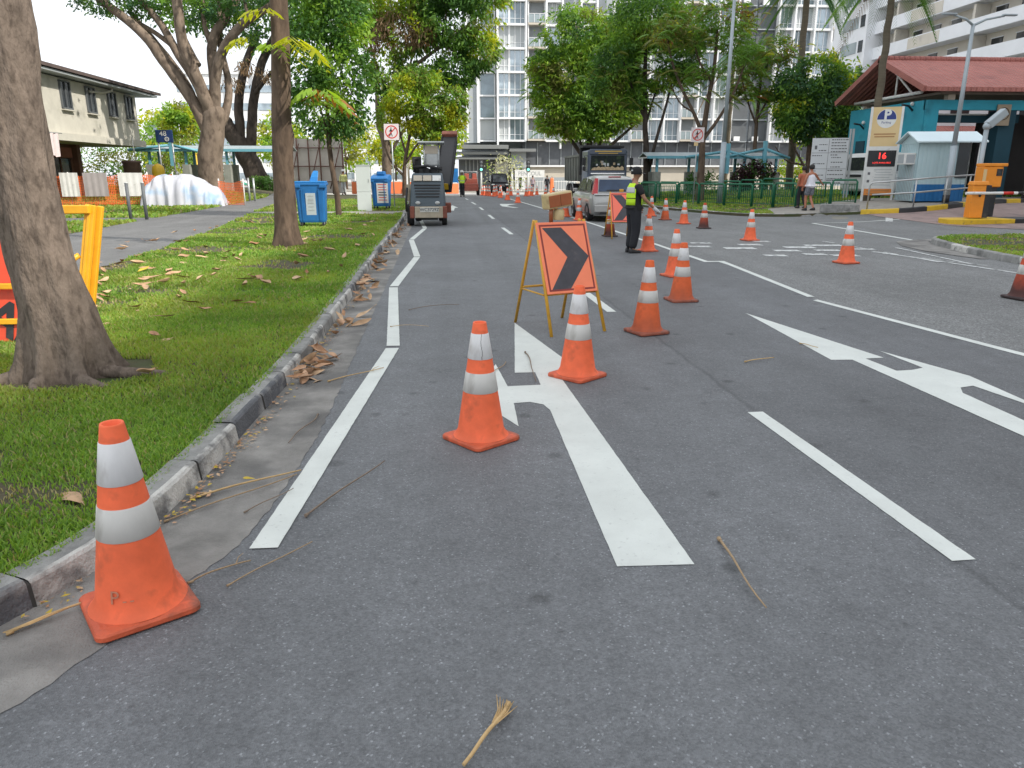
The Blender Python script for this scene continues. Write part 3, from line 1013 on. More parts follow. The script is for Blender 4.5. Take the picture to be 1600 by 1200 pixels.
# ------------------------------------------------------------------ fallen leaves and twigs
LFM = [mat('dry_leaf_a', (0.4, 0.255, 0.145), 0.7, 0.3, 12), mat('dry_leaf_b', (0.48, 0.325, 0.195), 0.7, 0.3, 12),
       mat('dry_leaf_c', (0.34, 0.18, 0.09), 0.7, 0.3, 12), mat('yellow_leaf', (0.5, 0.36, 0.03), 0.6, 0.2, 12), mat('dry_leaf_d', (0.43, 0.255, 0.15), 0.7, 0.3, 12)]


def leaf_mesh(L, W, curl, fold, seed):
    r = random.Random(seed)
    mb = MB()
    n = 8
    rows = []
    tw = r.uniform(-0.9, 0.9)
    for i in range(n + 1):
        t = i / n
        w = W * math.sin(PI * min(1, t * 0.93 + 0.07)) ** 0.75 * (0.55 + 0.6 * t if t < 0.7 else 0.97)
        y = (t - 0.5) * L
        z = 0.012 + curl * L * (2 * t - 1) ** 2 + 0.005 * math.sin(t * 7 + seed)
        a = tw * (t - 0.5)
        row = []
        for s, e in ((-1, fold), (-0.5, fold * 0.3), (0, 0), (0.5, fold * 0.35), (1, fold * 1.2)):
            x, zz = s * w / 2, e * w
            row.append((x * math.cos(a) - zz * math.sin(a), y, z + x * math.sin(a) + zz * math.cos(a)))
        rows.append(row)
    mb.loft(rows, 0, True, closed=False, caps=False)
    st_ = [(0, -L * 0.5, rows[0][2][2]), (0.004, -L * 0.66, rows[0][2][2] + 0.004)]
    mb.tube(st_, [0.0025, 0.0018], 4)
    return mb


leaf_protos = []
for i in range(8):
    L = (0.2, 0.17, 0.22, 0.15, 0.19, 0.13, 0.24, 0.16)[i]
    leaf_protos.append(leaf_mesh(L, L * (0.42, 0.36, 0.4, 0.5, 0.34, 0.45, 0.3, 0.5)[i], (0.05, 0.1, 0.03, 0.16, 0.07, 0.13, 0.05, 0.1)[i],
                                 (0.15, 0.25, 0.1, 0.4, 0.2, 0.25, 0.14, 0.45)[i], i))
leaf_me = []
for i, mb in enumerate(leaf_protos):
    for k, m in enumerate(LFM):
        o = mb.build('fallen_leaf', m)
        leaf_me.append((i, k, o.data))
        bpy.data.objects.remove(o)


def leaf_at(x, y, z, label, group, k=None, sc=1.0, tilt=0.35):
    if k is None:
        k = rnd.choice([0, 0, 1, 1, 2, 4, 4, 3] if rnd.random() < 0.25 else [0, 0, 1, 1, 2, 4])
    me = leaf_me[rnd.randrange(8) * 5 + k][2]
    o = bpy.data.objects.new('fallen_leaf', me)
    COL.objects.link(o)
    o.location = (x, y, z)
    o.rotation_euler = (rnd.uniform(-tilt, tilt), rnd.uniform(-tilt, tilt) + (PI if rnd.random() < 0.25 else 0), rnd.uniform(0, 2 * PI))
    s = sc * rnd.uniform(0.75, 1.25)
    o.scale = (s, s, s)
    tag(o, label, 'leaf', group)
    return o


n = 0
LAWN = 'dry leaves lying on the lawn'
while n < 185:
    y = 3.0 + 21 * rnd.random() ** 1.25
    x = rnd.uniform(-6.4 - 0.04 * y, -1.75)
    if rnd.random() > 0.16 + 0.84 * math.exp(-((x + 4.0) / 1.6) ** 2) * math.exp(-((y - 11) / 5.5) ** 2):
        continue
    if x > -2.6 and y < 8 and rnd.random() < 0.6:
        continue
    if math.hypot(x + 2.95, y - 5.8) < 0.5:
        continue
    leaf_at(x, y, 0.138, 'dry brown leaf lying on the mown lawn', LAWN, sc=0.95 if y < 9 else 1.2)
    n += 1
GUTG = 'dry leaves heaped in the gutter'
heaps = [(5.75, 0.35), (6.1, 0.3), (6.45, 0.25), (7.9, 0.35), (8.2, 0.3), (9.7, 0.5), (10.6, 0.6), (11.8, 0.7), (13, 0.8), (14.5, 1), (16, 1), (17.5, 1), (19.3, 1.2), (21.5, 1.5), (24, 1.5)]


def kerb_x(y):
    for a, b in zip(KERB[:-1], KERB[1:]):
        if a.y <= y <= b.y:
            return a.x + (b.x - a.x) * (y - a.y) / (b.y - a.y)
    return -1.5


for i in range(112):
    hy, hs = heaps[min(len(heaps) - 1, int(rnd.random() ** 0.9 * len(heaps)))]
    y = rnd.gauss(hy, hs * 0.4)
    if y < 5.3:
        continue
    x = kerb_x(y) + 0.05 + abs(rnd.gauss(0, 0.1))
    leaf_at(x, y, 0.012 + 0.03 * rnd.random() + (0.04 if x < kerb_x(y) + 0.1 else 0), 'crumpled brown leaf heaped in the concrete gutter', GUTG, k=rnd.choice([0, 1, 2, 4, 4]), tilt=0.7)
leaf_at(-0.78, 6.98, 0.016, 'flat green yellow leaf across the end of the zigzag line', None, k=3, sc=1.2, tilt=0.05)
leaf_at(-1.12, 3.85, 0.02, 'curled yellow leaf on the gutter beside crossed twigs', None, k=3, sc=0.75)

# crumbled litter along the kerb foot
g7 = np.random.default_rng(17)
V, Q, MI = [], [], []
for i in range(1500):
    y = 1.9 + 22 * g7.random() ** 1.5
    if g7.random() > 0.35 + 0.65 * (math.sin(y * 1.9) > 0.1):
        continue
    x = kerb_x(y) + 0.015 + abs(g7.normal()) * 0.05
    a, s_ = g7.uniform(0, 2 * PI), g7.uniform(0.006, 0.022)
    z = 0.012 + g7.random() * 0.012
    b = len(V)
    for (r1, t1_) in ((1, 0), (0.5, 1.4), (1, PI), (0.5, 4.6)):
        V.append((x + s_ * r1 * math.cos(a + t1_), y + s_ * r1 * math.sin(a + t1_), z + g7.uniform(0, 0.008)))
    Q.append((b, b + 1, b + 2, b + 3))
    MI.append(int(g7.integers(0, 5)))
tag(npmesh('litter', np.array(V), np.array(Q), np.array(MI), LFM), 'crumbled dry leaf litter along the foot of the kerb', kind='stuff')

M_twig = mat('dry_twig', (0.34, 0.24, 0.14), 0.8, 0.25, 20, stretch=(8, 8, 1))
M_twig2 = mat('grey_twig', (0.2, 0.15, 0.11), 0.8, 0.25, 20)
M_straw = mat('straw', (0.5, 0.34, 0.16), 0.75, 0.2, 25)


def twig(a, b, r0, r1, label, m=M_twig, bend=0.03, fray=0, fork=False):
    a, b = Vector((a[0], a[1], 0.012)), Vector((b[0], b[1], 0.016))
    d = b - a
    nr = Vector((-d.y, d.x, 0)).normalized()
    pts = []
    q = rnd.uniform(-1, 1)
    for i in range(9):
        t = i / 8
        pts.append(a + d * t + nr * bend * (math.sin(PI * t) * q + 0.25 * math.sin(7 * t + q)) + Vector((0, 0, 0.02 * math.sin(PI * t) * abs(q))))
    mb = MB().tube(pts, [r0 + (r1 - r0) * i / 8 for i in range(9)], 6)
    for k in range(fray):
        e = pts[0] + d * (-0.04) + nr * (k - fray / 2) * 0.012 + Vector((0, 0, rnd.uniform(0, 0.02)))
        mb.tube([pts[3] + nr * (k - fray / 2) * 0.002, pts[1] + nr * (k - fray / 2) * 0.006, e], [0.003, 0.0025, 0.001], 4)
    if fork:
        mb.tube([pts[6], pts[6] + d * 0.12 + nr * 0.05, pts[6] + d * 0.24 + nr * 0.07], [r0 * 0.7, r0 * 0.5, r0 * 0.3], 5)
    mb.tube([pts[0] - d.normalized() * 0.012, pts[0] + d.normalized() * 0.012], [r0 * 1.7, r0 * 1.3], 6)
    o = mb.build('twig', m)
    o.location.z = 0.004
    return tag(o, label, 'twig')


twig((1.18, 2.93), (1.16, 2.38), 0.0065, 0.003, 'thin dry stalk lying straight on the dark tarmac beside the wide arrow tail', bend=0.02)
twig((0.14, 1.93), (0.0, 1.70), 0.007, 0.006, 'frayed straw coloured stalk with a split end nearest the camera', M_straw, 0.02, 7)
twig((-0.91, 2.72), (-0.64, 3.05), 0.003, 0.0025, 'slender brown twig lying past the near end of the zigzag line', M_twig, 0.015)
twig((-1.07, 2.75), (-0.87, 2.9), 0.004, 0.003, 'short forked twig beside the near traffic cone', M_twig, 0.02, 0, True)
twig((-1.33, 3.58), (-0.85, 3.9), 0.006, 0.004, 'pale long stalk crossing the gutter to the zigzag line', M_straw, 0.02)
twig((-1.37, 3.33), (-0.86, 3.84), 0.004, 0.003, 'darker twig crossing below the pale long stalk in the gutter', M_twig, 0.03)
twig((-0.72, 3.34), (-0.4, 4.0), 0.0055, 0.003, 'grey brown twig lying clear on the tarmac between zigzag line and turn arrow', M_twig2, 0.02)
twig((-0.98, 5.76), (-0.58, 6.13), 0.005, 0.003, 'straw stalk laid over the second zigzag segment', M_straw, 0.03, 0, True)
twig((-0.93, 4.9), (-1.02, 4.35), 0.004, 0.003, 'curved twig lying along the gutter edge', M_twig2, 0.06)
twig((-1.02, 3.4), (-0.84, 3.65), 0.003, 0.002, 'short dark twig touching the zigzag line edge', M_twig2, 0.02)
twig((-1.6, 2.45), (-1.2, 2.75), 0.005, 0.004, 'straw pressed against the kerb behind the near traffic cone', M_straw, 0.03, 4)
twig((0.66, 6.6), (0.64, 5.6), 0.006, 0.003, 'dark stick lying down the middle of the straight arrow', M_twig2, 0.04)
twig((0.31, 5.85), (0.47, 6.25), 0.004, 0.003, 'pale twig between the two arrow heads', M_twig, 0.05)
twig((2.55, 6.1), (2.85, 6.2), 0.005, 0.004, 'bleached stick lying on the dark lane beside the browned cone', M_straw, 0.02)
twig((3.35, 6.75), (3.42, 6.55), 0.004, 0.003, 'curled pale twig at the edge of the right arrow head', M_straw, 0.04)
twig((-0.5, 8.9), (0.1, 9.2), 0.004, 0.003, 'long thin dark twig across the lane beyond the turn arrow', M_twig2, 0.04)
twig((-0.65, 7.9), (-0.25, 7.85), 0.003, 0.002, 'bleached wisp of straw right of the zigzag bend', M_straw, 0.04)
# ------------------------------------------------------------------ trees
def bark(name, a, b, stretch=(1, 1, 0.35), vs=5.0, bump=0.8):
    return mat(name, a, 0.9, 0.35, vs, bump=bump, bs=16, dirt=(b, vs * 1.6, 0.8, 0.5), stretch=stretch, spec=0.2)


BK_near = mat('bark_grey_brown', (0.17, 0.135, 0.11), 0.9, 0.3, 9.0, bump=1.4, bs=26, dirt=((0.085, 0.066, 0.054), 20.0, 0.75, 0.5), stretch=(1, 1, 0.4), spec=0.2)
BK_mid = bark('bark_brown', (0.12, 0.085, 0.062), (0.06, 0.043, 0.033))
BK_pale = bark('bark_pale', (0.2, 0.155, 0.12), (0.085, 0.064, 0.05), (1, 1, 0.5), 2.5)
BK_dark = bark('bark_dark', (0.075, 0.06, 0.05), (0.035, 0.028, 0.024), (1, 1, 0.5), 2.5)
BK_palm = mat('palm_bark', (0.12, 0.1, 0.07), 0.9, 0.25, 3, bump=0.5, bs=10, stretch=(0.3, 0.3, 3))
LV = {'deep': leafmat('leaf_deep', (0.062, 0.145, 0.034)), 'mid': leafmat('leaf_mid', (0.135, 0.26, 0.045)), 'fresh': leafmat('leaf_fresh', (0.235, 0.37, 0.05), 0.3, 0.45),
      'lime': leafmat('leaf_lime', (0.4, 0.42, 0.035), 0.25, 0.5), 'rust': leafmat('leaf_rust', (0.26, 0.11, 0.035), 0.3, 0.3), 'olive': leafmat('leaf_olive', (0.18, 0.2, 0.055)),
      'blue': leafmat('leaf_blue', (0.055, 0.13, 0.065)), 'dry': leafmat('leaf_dry', (0.2, 0.13, 0.075), 0.3, 0.2)}


def limb(mb, pts, r0, r1, n=9, wob=0.03, mi=0):
    P = smooth_line([Vector(p) for p in pts], 2)
    m = len(P)
    Q = [p + Vector((rnd.uniform(-1, 1), rnd.uniform(-1, 1), 0)) * wob * r0 * 2 for p in P]
    Q[0] = P[0]
    mb.tube(Q, [r0 + (r1 - r0) * (i / (m - 1)) ** 0.85 for i in range(m)], n, mi)
    return Q


def leaf_cloud(blobs, count, size, seed, droop=0.35, aspect=0.42, shell=0.55, gap=0.42, gs=1.0):
    """leaf quads through ellipsoid blobs, thinned by noise so that gaps and clumps appear; returns centres, dirs"""
    g = np.random.default_rng(seed)
    vol = np.array([b[1][0] * b[1][1] * b[1][2] for b in blobs]) ** 0.75
    pick = g.choice(len(blobs), count, p=vol / vol.sum())
    C = np.array([b[0] for b in blobs], dtype=float)[pick]
    Rr = np.array([b[1] for b in blobs], dtype=float)[pick]
    d = g.normal(size=(count, 3))
    d /= np.linalg.norm(d, axis=1)[:, None]
    rad = (shell + (1 - shell) * g.random(count)) ** 0.7
    rad *= 1 + 0.13 * g.normal(size=count)
    P = C + d * Rr * rad[:, None]
    nz = (vnoise(P[:, 0] + P[:, 2] * 0.37, P[:, 1] + P[:, 2] * 0.61, 0.8 * gs, seed) * 0.5 + vnoise(P[:, 0] - P[:, 1] * 0.7, P[:, 2], 1.1 * gs, seed + 1) * 0.5)
    ok = nz > gap * 0.9 + 0.1 * (g.random(count) - 0.5)
    return P[ok], d[ok], nz[ok], g


def leaf_quads(P, d, g, size, droop, aspect):
    n = len(P)
    ax = d * 0.7 + g.normal(size=(n, 3)) * 0.6
    ax[:, 2] -= droop
    ax /= np.linalg.norm(ax, axis=1)[:, None]
    s = np.cross(ax, g.normal(size=(n, 3)))
    s /= np.linalg.norm(s, axis=1)[:, None] + 1e-9
    L = size * g.uniform(0.6, 1.35, n)[:, None]
    W = L * aspect
    v = np.stack([P - ax * L * 0.5, P + s * W * 0.5 - ax * L * 0.06, P + ax * L * 0.5, P - s * W * 0.5 - ax * L * 0.06], 1)
    return v.reshape(-1, 3), np.arange(4 * n).reshape(-1, 4)


def crown(parent, blobs, count, size, mats, weights, seed, droop=0.35, aspect=0.45, gap=0.42, shell=0.5, sunny=None, gs=1.0, name='crown'):
    P, d, nz, g = leaf_cloud(blobs, count, size, seed, droop, aspect, shell, gap, gs)
    V, Q = leaf_quads(P, d, g, size, droop, aspect)
    n = len(P)
    w = np.array(weights, dtype=float)
    cum = np.cumsum(w / w.sum())
    tone = np.clip(vnoise(P[:, 0] * 1.0 + P[:, 1] * 0.5, P[:, 2], 0.75 * gs, seed + 5) * 0.75 + 0.25 * g.random(n), 0, 0.999)
    tone = np.clip((tone - 0.2) / 0.6, 0, 0.999)
    mi = np.searchsorted(cum, tone)
    return npmesh(name, V, Q, mi, mats, parent)


def frond_crown(parent, centres, nper, flen, mats, weights, seed, name='crown', leaflets=9, droop=0.6, lw=0.26, jit=0.35):
    """compound leaves: a drooping rachis with paired leaflets, sprayed around twig ends"""
    g = np.random.default_rng(seed)
    V, Q, MI = [], [], []
    base = 0
    w = np.array(weights, dtype=float)
    cum = np.cumsum(w / w.sum())
    for c in centres:
        tone0 = g.random()
        for k in range(nper):
            az = g.uniform(0, 2 * PI)
            el = g.uniform(-0.2, 0.9)
            L = flen * g.uniform(0.7, 1.25)
            h = np.array([math.cos(az), math.sin(az), 0])
            side = np.array([-math.sin(az), math.cos(az), 0])
            o = np.array(c) + g.normal(size=3) * flen * jit
            mi = int(np.searchsorted(cum, min(0.999, max(0, tone0 * 0.7 + 0.3 * g.random()))))
            for j in range(leaflets):
                t = (j + 0.6) / leaflets
                p = o + h * L * t * math.cos(el) + np.array([0, 0, 1]) * (L * t * math.sin(el) - droop * L * t * t)
                ll = L * lw * math.sin(PI * min(1, t * 0.85 + 0.15)) + 0.02
                for s in (-1, 1):
                    dv = side * s * 0.85 + h * 0.45 + np.array([0, 0, -0.45 - 0.3 * t])
                    dv /= np.linalg.norm(dv)
                    wv = h * ll * (0.17 if lw < 0.5 else 0.13)
                    V += [p, p + dv * ll * 0.5 + wv, p + dv * ll, p + dv * ll * 0.5 - wv]
                    Q.append((base, base + 1, base + 2, base + 3))
                    MI.append(mi)
                    base += 4
    return npmesh(name, np.array(V), np.array(Q), np.array(MI), mats, parent)


# ---- T1: the big near trunk with root flare; its crown is above the picture
t1 = thing('street_tree', 'big grey brown trunk with flared roots in front of the yellow and red stand', 'tree', (-2.93, 5.8, 0.1))
NS, NR = 72, 60
g1 = np.random.default_rng(5)
ribs = [(-2.6, 0.75, 0.11), (-1.75, 1.2, 0.085), (-0.95, 0.9, 0.1), (-0.2, 1.1, 0.095), (0.75, 0.8, 0.09), (1.8, 1.0, 0.1), (2.7, 0.9, 0.1)]
vs, fs = [], []
for i in range(NR + 1):
    z = -0.06 + 5.2 * (i / NR) ** 1.5
    zz = max(0.0, z)
    cx = -0.12 * ss(zz / 1.4) + 0.05 * ss((zz - 1.2) / 2.0)
    for k in range(NS):
        a = 2 * PI * k / NS
        r = 0.205 - 0.014 * zz / 3 + 0.06 * math.exp(-zz / 0.5)
        for ra, hh, amp in ribs:
            dd = (a - ra + PI) % (2 * PI) - PI
            r += amp * math.exp(-(dd / 0.2) ** 2) * (math.exp(-zz / (0.24 * hh)) * 1.35 + 0.42 * math.exp(-zz / 0.85))
        r += 0.008 * math.sin(a * 9 + zz * 2.2) * math.exp(-zz / 3) + 0.007 * math.sin(a * 4 - zz * 5) + 0.006 * math.sin(zz * 11 + a * 3)
        r += float(g1.normal()) * 0.0022
        vs.append((cx + r * math.cos(a), r * math.sin(a), z))
for i in range(NR):
    for k in range(NS):
        fs.append((i * NS + k, i * NS + (k + 1) % NS, (i + 1) * NS + (k + 1) % NS, (i + 1) * NS + k))
mbt = MB().add(vs, fs, 0, True)
for dx, dy, dz in ((-2.4, 1.5, 3.6), (1.4, -1.2, 3.8), (-1.0, -2.0, 3.5), (0.9, 2.2, 3.4), (-0.2, 0.4, 4.5)):
    limb(mbt, [(-0.07, 0, 4.4), (-0.07 + dx * 0.3, dy * 0.3, 4.4 + dz * 0.5), (dx, dy, 4.6 + dz)], 0.13, 0.04)
mbt.build('trunk', BK_near, t1, merge=False)
# surface roots
mbr = MB()
for a, L, r in ((-0.25, 0.62, 0.045), (-0.95, 0.5, 0.04), (-2.7, 0.55, 0.045), (-1.8, 0.4, 0.035)):
    mbr.tube([(0.2 * math.cos(a), 0.2 * math.sin(a), 0.06), (0.38 * math.cos(a), 0.38 * math.sin(a), 0.03), ((0.2 + L * 0.75) * math.cos(a + 0.15), (0.2 + L * 0.75) * math.sin(a + 0.15), 0.005), ((0.2 + L) * math.cos(a + 0.3), (0.2 + L) * math.sin(a + 0.3), -0.03)],
             [r * 1.6, r * 1.2, r * 0.8, r * 0.3], 9)
mbr.build('root', BK_near, t1, merge=False)
crown(t1, [((-2.2, 1.4, 8.2), (2.2, 2.2, 1.5)), ((1.2, -1.2, 8.4), (2.0, 2.0, 1.4)), ((-0.8, -2.2, 8.2), (2.0, 2.0, 1.4)), ((0.6, 2.2, 8.4), (2.2, 2.0, 1.4)), ((-0.2, 0.4, 9.4), (2.6, 2.6, 1.4))],
      2400, 0.24, [LV['deep'], LV['mid'], LV['fresh']], (3, 3, 1), 31)

# ---- T2: second trunk on the lawn
t2 = thing('street_tree', 'straight brown trunk standing on the leaf strewn lawn beside the flapped blue bin', 'tree', (-3.47, 16.27, 0.1))
mb = MB()
vs, fs = [], []
NS, NR = 36, 40
for i in range(NR + 1):
    z = -0.06 + 8.2 * (i / NR) ** 1.4
    zz = max(0, z)
    cx, cy = 0.02 + 0.24 * ss(zz / 5.5), 0.04 * math.sin(zz)
    for k in range(NS):
        a = 2 * PI * k / NS
        r = 0.225 - 0.012 * zz + 0.10 * math.exp(-zz / 0.3) * (1 + 0.5 * math.sin(a * 5 + 1)) + 0.012 * math.sin(a * 3 + zz * 1.7) + 0.004 * math.sin(7 * a - zz * 6)
        if abs(zz - 2.2) < 0.4:
            r += 0.05 * math.exp(-((zz - 2.2) / 0.16) ** 2) * max(0, math.cos(a - 0.2)) ** 3
        vs.append((cx + r * math.cos(a), cy + r * math.sin(a), z))
for i in range(NR):
    for k in range(NS):
        fs.append((i * NS + k, i * NS + (k + 1) % NS, (i + 1) * NS + (k + 1) % NS, (i + 1) * NS + k))
mb.add(vs, fs, 0, True)
for dx, dy, dz in ((-2.2, 0.8, 2.4), (1.8, -1.0, 2.6), (-0.8, -2.0, 2.2), (1.0, 1.9, 2.4), (0.2, 0.2, 3.2)):
    limb(mb, [(0.26, 0, 6.6), (0.26 + dx * 0.3, dy * 0.3, 7.0 + dz * 0.4), (dx, dy, 7.2 + dz)], 0.1, 0.03)
mb.build('trunk', BK_mid, t2, merge=False)
crown(t2, [((-2.0, 0.6, 9.2), (2.0, 2.0, 1.5)), ((1.6, -0.8, 9.4), (2.0, 2.0, 1.4)), ((-0.6, -2.0, 9.0), (2.0, 2.0, 1.4)), ((1.0, 2.0, 9.2), (2.0, 2.0, 1.4)), ((0, 0.2, 10.2), (2.4, 2.4, 1.2))],
      2600, 0.28, [LV['deep'], LV['mid'], LV['fresh'], LV['rust']], (3, 3, 1.5, 0.5), 32)
# low shoots hanging on the trunk: big yellow and brown compound leaves
frond_crown(t2, [(0.55, -0.3, 3.95)], 8, 0.6, [LV['lime'], LV['fresh']], (3, 2), 33, 'shoot', 5, 1.0, 0.62, 0.03)
frond_crown(t2, [(0.15, -0.35, 3.85)], 4, 0.42, [LV['fresh'], LV['lime'], LV['mid']], (2, 1, 2), 34, 'shoot', 4, 0.9, 0.62, 0.03)
frond_crown(t2, [(-0.35, -0.3, 4.0)], 4, 0.5, [LV['lime'], LV['fresh']], (2, 1), 38, 'shoot', 4, 1.0, 0.62, 0.03)
frond_crown(t2, [(0.0, -0.4, 4.5)], 4, 0.42, [LV['fresh'], LV['lime'], LV['mid']], (2, 1, 2), 39, 'shoot', 4, 0.9, 0.62, 0.03)
frond_crown(t2, [(0.95, -0.1, 3.05)], 9, 0.7, [LV['fresh'], LV['rust'], LV['mid']], (2, 2, 2), 36, 'shoot', 5, 1.1, 0.6, 0.03)

# ---- T3: slim dense tree behind the near bin
t3 = thing('street_tree', 'slim tree with a dense glossy green crown behind the near blue bin', 'tree', (-3.95, 27.7, 0.1))
mb = MB()
limb(mb, [(0, 0, -0.05), (-0.03, 0, 0.9), (-0.18, 0, 1.9), (-0.2, 0, 3.2), (-0.1, 0, 5.0)], 0.12, 0.06, 10)
for dx, dy, dz in ((-0.9, 0.3, 1.2), (0.8, -0.4, 1.4), (-0.5, -0.7, 1.8), (0.9, 0.6, 2.2), (0.1, 0.1, 3.2)):
    limb(mb, [(-0.18, 0, 2.6), (-0.18 + dx * 0.4, dy * 0.4, 2.8 + dz * 0.5), (dx, dy, 2.8 + dz)], 0.05, 0.015, 6)
mb.build('trunk', BK_mid, t3, merge=False)
crown(t3, [((-0.25, 0, 3.7), (1.25, 1.2, 1.2)), ((0.45, -0.2, 4.7), (1.15, 1.2, 1.2)), ((-0.5, 0.1, 5.6), (1.2, 1.3, 1.3)), ((0.3, 0, 6.4), (1.25, 1.2, 1.2)), ((-0.1, 0, 7.6), (1.2, 1.2, 1.3)), ((-0.75, -0.2, 4.5), (0.8, 0.9, 1.0)), ((0.55, -0.3, 3.3), (0.7, 0.8, 0.7))],
      15000, 0.17, [LV['deep'], LV['mid'], LV['fresh']], (4, 3, 1.6), 37, 0.5, 0.5, gap=0.36, shell=0.55, gs=1.8)

# ---- T6 and T7 far left along the kerb
t6 = thing('street_tree', 'forked pale tree with a broad sunlit crown arching toward the tower', 'tree', (-4.68, 56.0, H(-4.7, 56) + 0.1))
mb = MB()
b6 = Vector((-4.68, 56, 0))
L6 = lambda *p: [tuple(Vector(q) - b6) for q in p]
limb(mb, L6((-4.62, 56, -0.1), (-4.4, 56, 1.8), (-4.31, 56, 3.35), (-4.8, 56, 4.9)), 0.4, 0.27, 12)
limb(mb, L6((-4.75, 56, 4.7), (-4.6, 55.9, 5.9), (-3.8, 55.7, 7.4), (-2.5, 55.4, 8.4), (-0.3, 55, 9.8), (1.3, 54.8, 11)), 0.25, 0.06, 10)
limb(mb, L6((-4.8, 56, 4.8), (-4.9, 56, 6.6), (-4.7, 56.2, 8.2), (-5.4, 56.4, 11)), 0.2, 0.06, 8)
limb(mb, L6((-4.0, 55.9, 3.0), (-3.0, 55.6, 4.6), (-1.6, 55.4, 6.0)), 0.14, 0.05, 8)
for a, b in (((-2.5, 55.4, 8.4), (-2.0, 55, 11.5)), ((-0.3, 55, 9.8), (0.8, 54.5, 9.0)), ((-3.8, 55.7, 7.4), (-3.4, 55, 9.8)), ((-0.3, 55, 9.8), (0.1, 55.2, 12.5)), ((-2.5, 55.4, 8.4), (-1.2, 54.8, 7.4))):
    limb(mb, L6(a, tuple((Vector(a) * 0.5 + Vector(b) * 0.5) + Vector((0.15, 0, 0.2))), b), 0.09, 0.03, 6)
mb.build('trunk', BK_pale, t6, merge=False)
B6 = lambda *a: [((c[0] + 4.68, c[1] - 56, c[2]), r) for c, r in a]
crown(t6, B6(((-2.6, 55.5, 10.8), (2.3, 2.2, 1.8)), ((0.6, 55, 11.2), (2.4, 2.2, 1.9)), ((2.2, 54.8, 9.6), (1.6, 1.8, 1.5)), ((0.6, 55, 8.2), (1.7, 1.7, 1.3)), ((-1.8, 55.3, 7.6), (1.5, 1.6, 1.2)), ((-4.2, 55.8, 8.2), (1.5, 1.8, 1.6)),
              ((2.6, 54.6, 12.6), (1.8, 2, 1.8)), ((-5.8, 56, 12.2), (2, 2, 2)), ((-1.0, 55.2, 13.4), (2.5, 2.5, 1.8)), ((-3.6, 55.2, 6.2), (1.1, 1.2, 0.8))),
      38000, 0.32, [LV['deep'], LV['mid'], LV['olive'], LV['fresh'], LV['lime']], (2, 3, 1.4, 2.2, 1.2), 41, 0.6, 0.4, gap=0.39)
crown(t6, B6(((-3.2, 54.6, 10.7), (1.9, 1.0, 1.3)), ((-1.6, 54.4, 10.3), (1.1, 0.9, 0.9)), ((-5.0, 55, 9.8), (0.6, 0.8, 0.7))), 2600, 0.34, [LV['dry'], LV['rust']], (3, 1), 42, 1.4, 0.16, gap=0.3, name='dry_leaves')
t7 = thing('street_tree', 'small many stemmed tree with yellow green leaves beside the road milling machine', 'tree', (-2.98, 52.0, H(-3, 52) + 0.1))
mb = MB()
for pts, r in (([(0, 0, 0), (0.02, 0, 1.5), (0.2, 0, 2.8), (0.5, 0, 3.8), (0.3, 0, 5.2)], 0.17), ([(0.2, 0, 2.7), (-0.1, 0, 3.7), (-0.3, 0.1, 5.2)], 0.09), ([(0.1, 0, 2.0), (0.9, -0.2, 3.3), (1.9, -0.2, 4.2), (2.6, -0.3, 4.9)], 0.09), ([(0.1, 0, 1.2), (-0.9, 0.1, 2.2), (-1.3, 0.2, 3.6)], 0.1), ([(0.5, 0, 3.8), (1.2, 0, 5.0), (1.6, 0, 6.0)], 0.08)):
    limb(mb, pts, r, r * 0.4, 8)
mb.build('trunk', BK_mid, t7, merge=False)
crown(t7, [((0.3, 0, 6.2), (1.5, 1.5, 1.1)), ((2.2, -0.3, 5.3), (1.5, 1.4, 1.0)), ((3.3, -0.4, 6.0), (1.1, 1.1, 0.9)), ((1.4, 0, 4.4), (1.3, 1.2, 0.8)), ((2.6, -0.2, 3.9), (0.9, 1, 0.6)), ((-0.9, 0.2, 5.0), (0.9, 1, 0.9)), ((3.6, -0.3, 4.9), (0.8, 0.8, 0.7)), ((1.2, 0, 7.2), (1.6, 1.4, 0.9))],
      13500, 0.27, [LV['mid'], LV['olive'], LV['fresh'], LV['lime']], (1, 1.5, 2.5, 3), 43, 0.6, 0.42, gap=0.42, gs=1.5)

# ---- T4: big spreading rain tree over the tarpaulin, T5 leaning behind it
t4 = thing('rain_tree', 'massive spreading tree with many bare limbs rising behind the white tarpaulin', 'tree', (-12.7, 42.0, H(-12.7, 42)))
mb = MB()
b4 = Vector((-12.7, 42, H(-12.7, 42)))
def L4(*p):
    return [tuple(Vector((q[0], 42 + (q[2] if len(q) > 2 else 0), q[1])) - b4) for q in p]
limb(mb, L4((-12.62, -0.1), (-12.55, 1.2), (-12.5, 2.57), (-12.2, 3.6), (-12.05, 4.6)), 0.68, 0.56, 16, 0.02)
limb(mb, L4((-12.25, 3.2), (-13.06, 5.4, -0.2), (-14.09, 6.91, -0.4), (-14.78, 8.1, -0.5), (-15.75, 8.96, -0.6), (-17.4, 10.3, -0.8), (-19, 11.2, -1)), 0.36, 0.14, 12)
limb(mb, L4((-12.1, 4.2), (-12.4, 5.6, -0.5), (-12.75, 6.9, -0.7), (-13.05, 7.8, -0.8), (-13.0, 9.9, -0.9), (-12.7, 12, -1)), 0.36, 0.2, 12)
limb(mb, L4((-12.2, 4.6), (-12.9, 6.3, 0.3), (-13.76, 7.52, 0.5), (-14.24, 8.69, 0.6), (-15.17, 9.84, 0.8), (-16.5, 11.5, 1)), 0.3, 0.12, 10)
limb(mb, L4((-13.3, 7.2, 0.3), (-14.2, 8.1, 0.7), (-15.6, 9.0, 1.0), (-17.6, 9.9, 1.2)), 0.17, 0.07, 8)
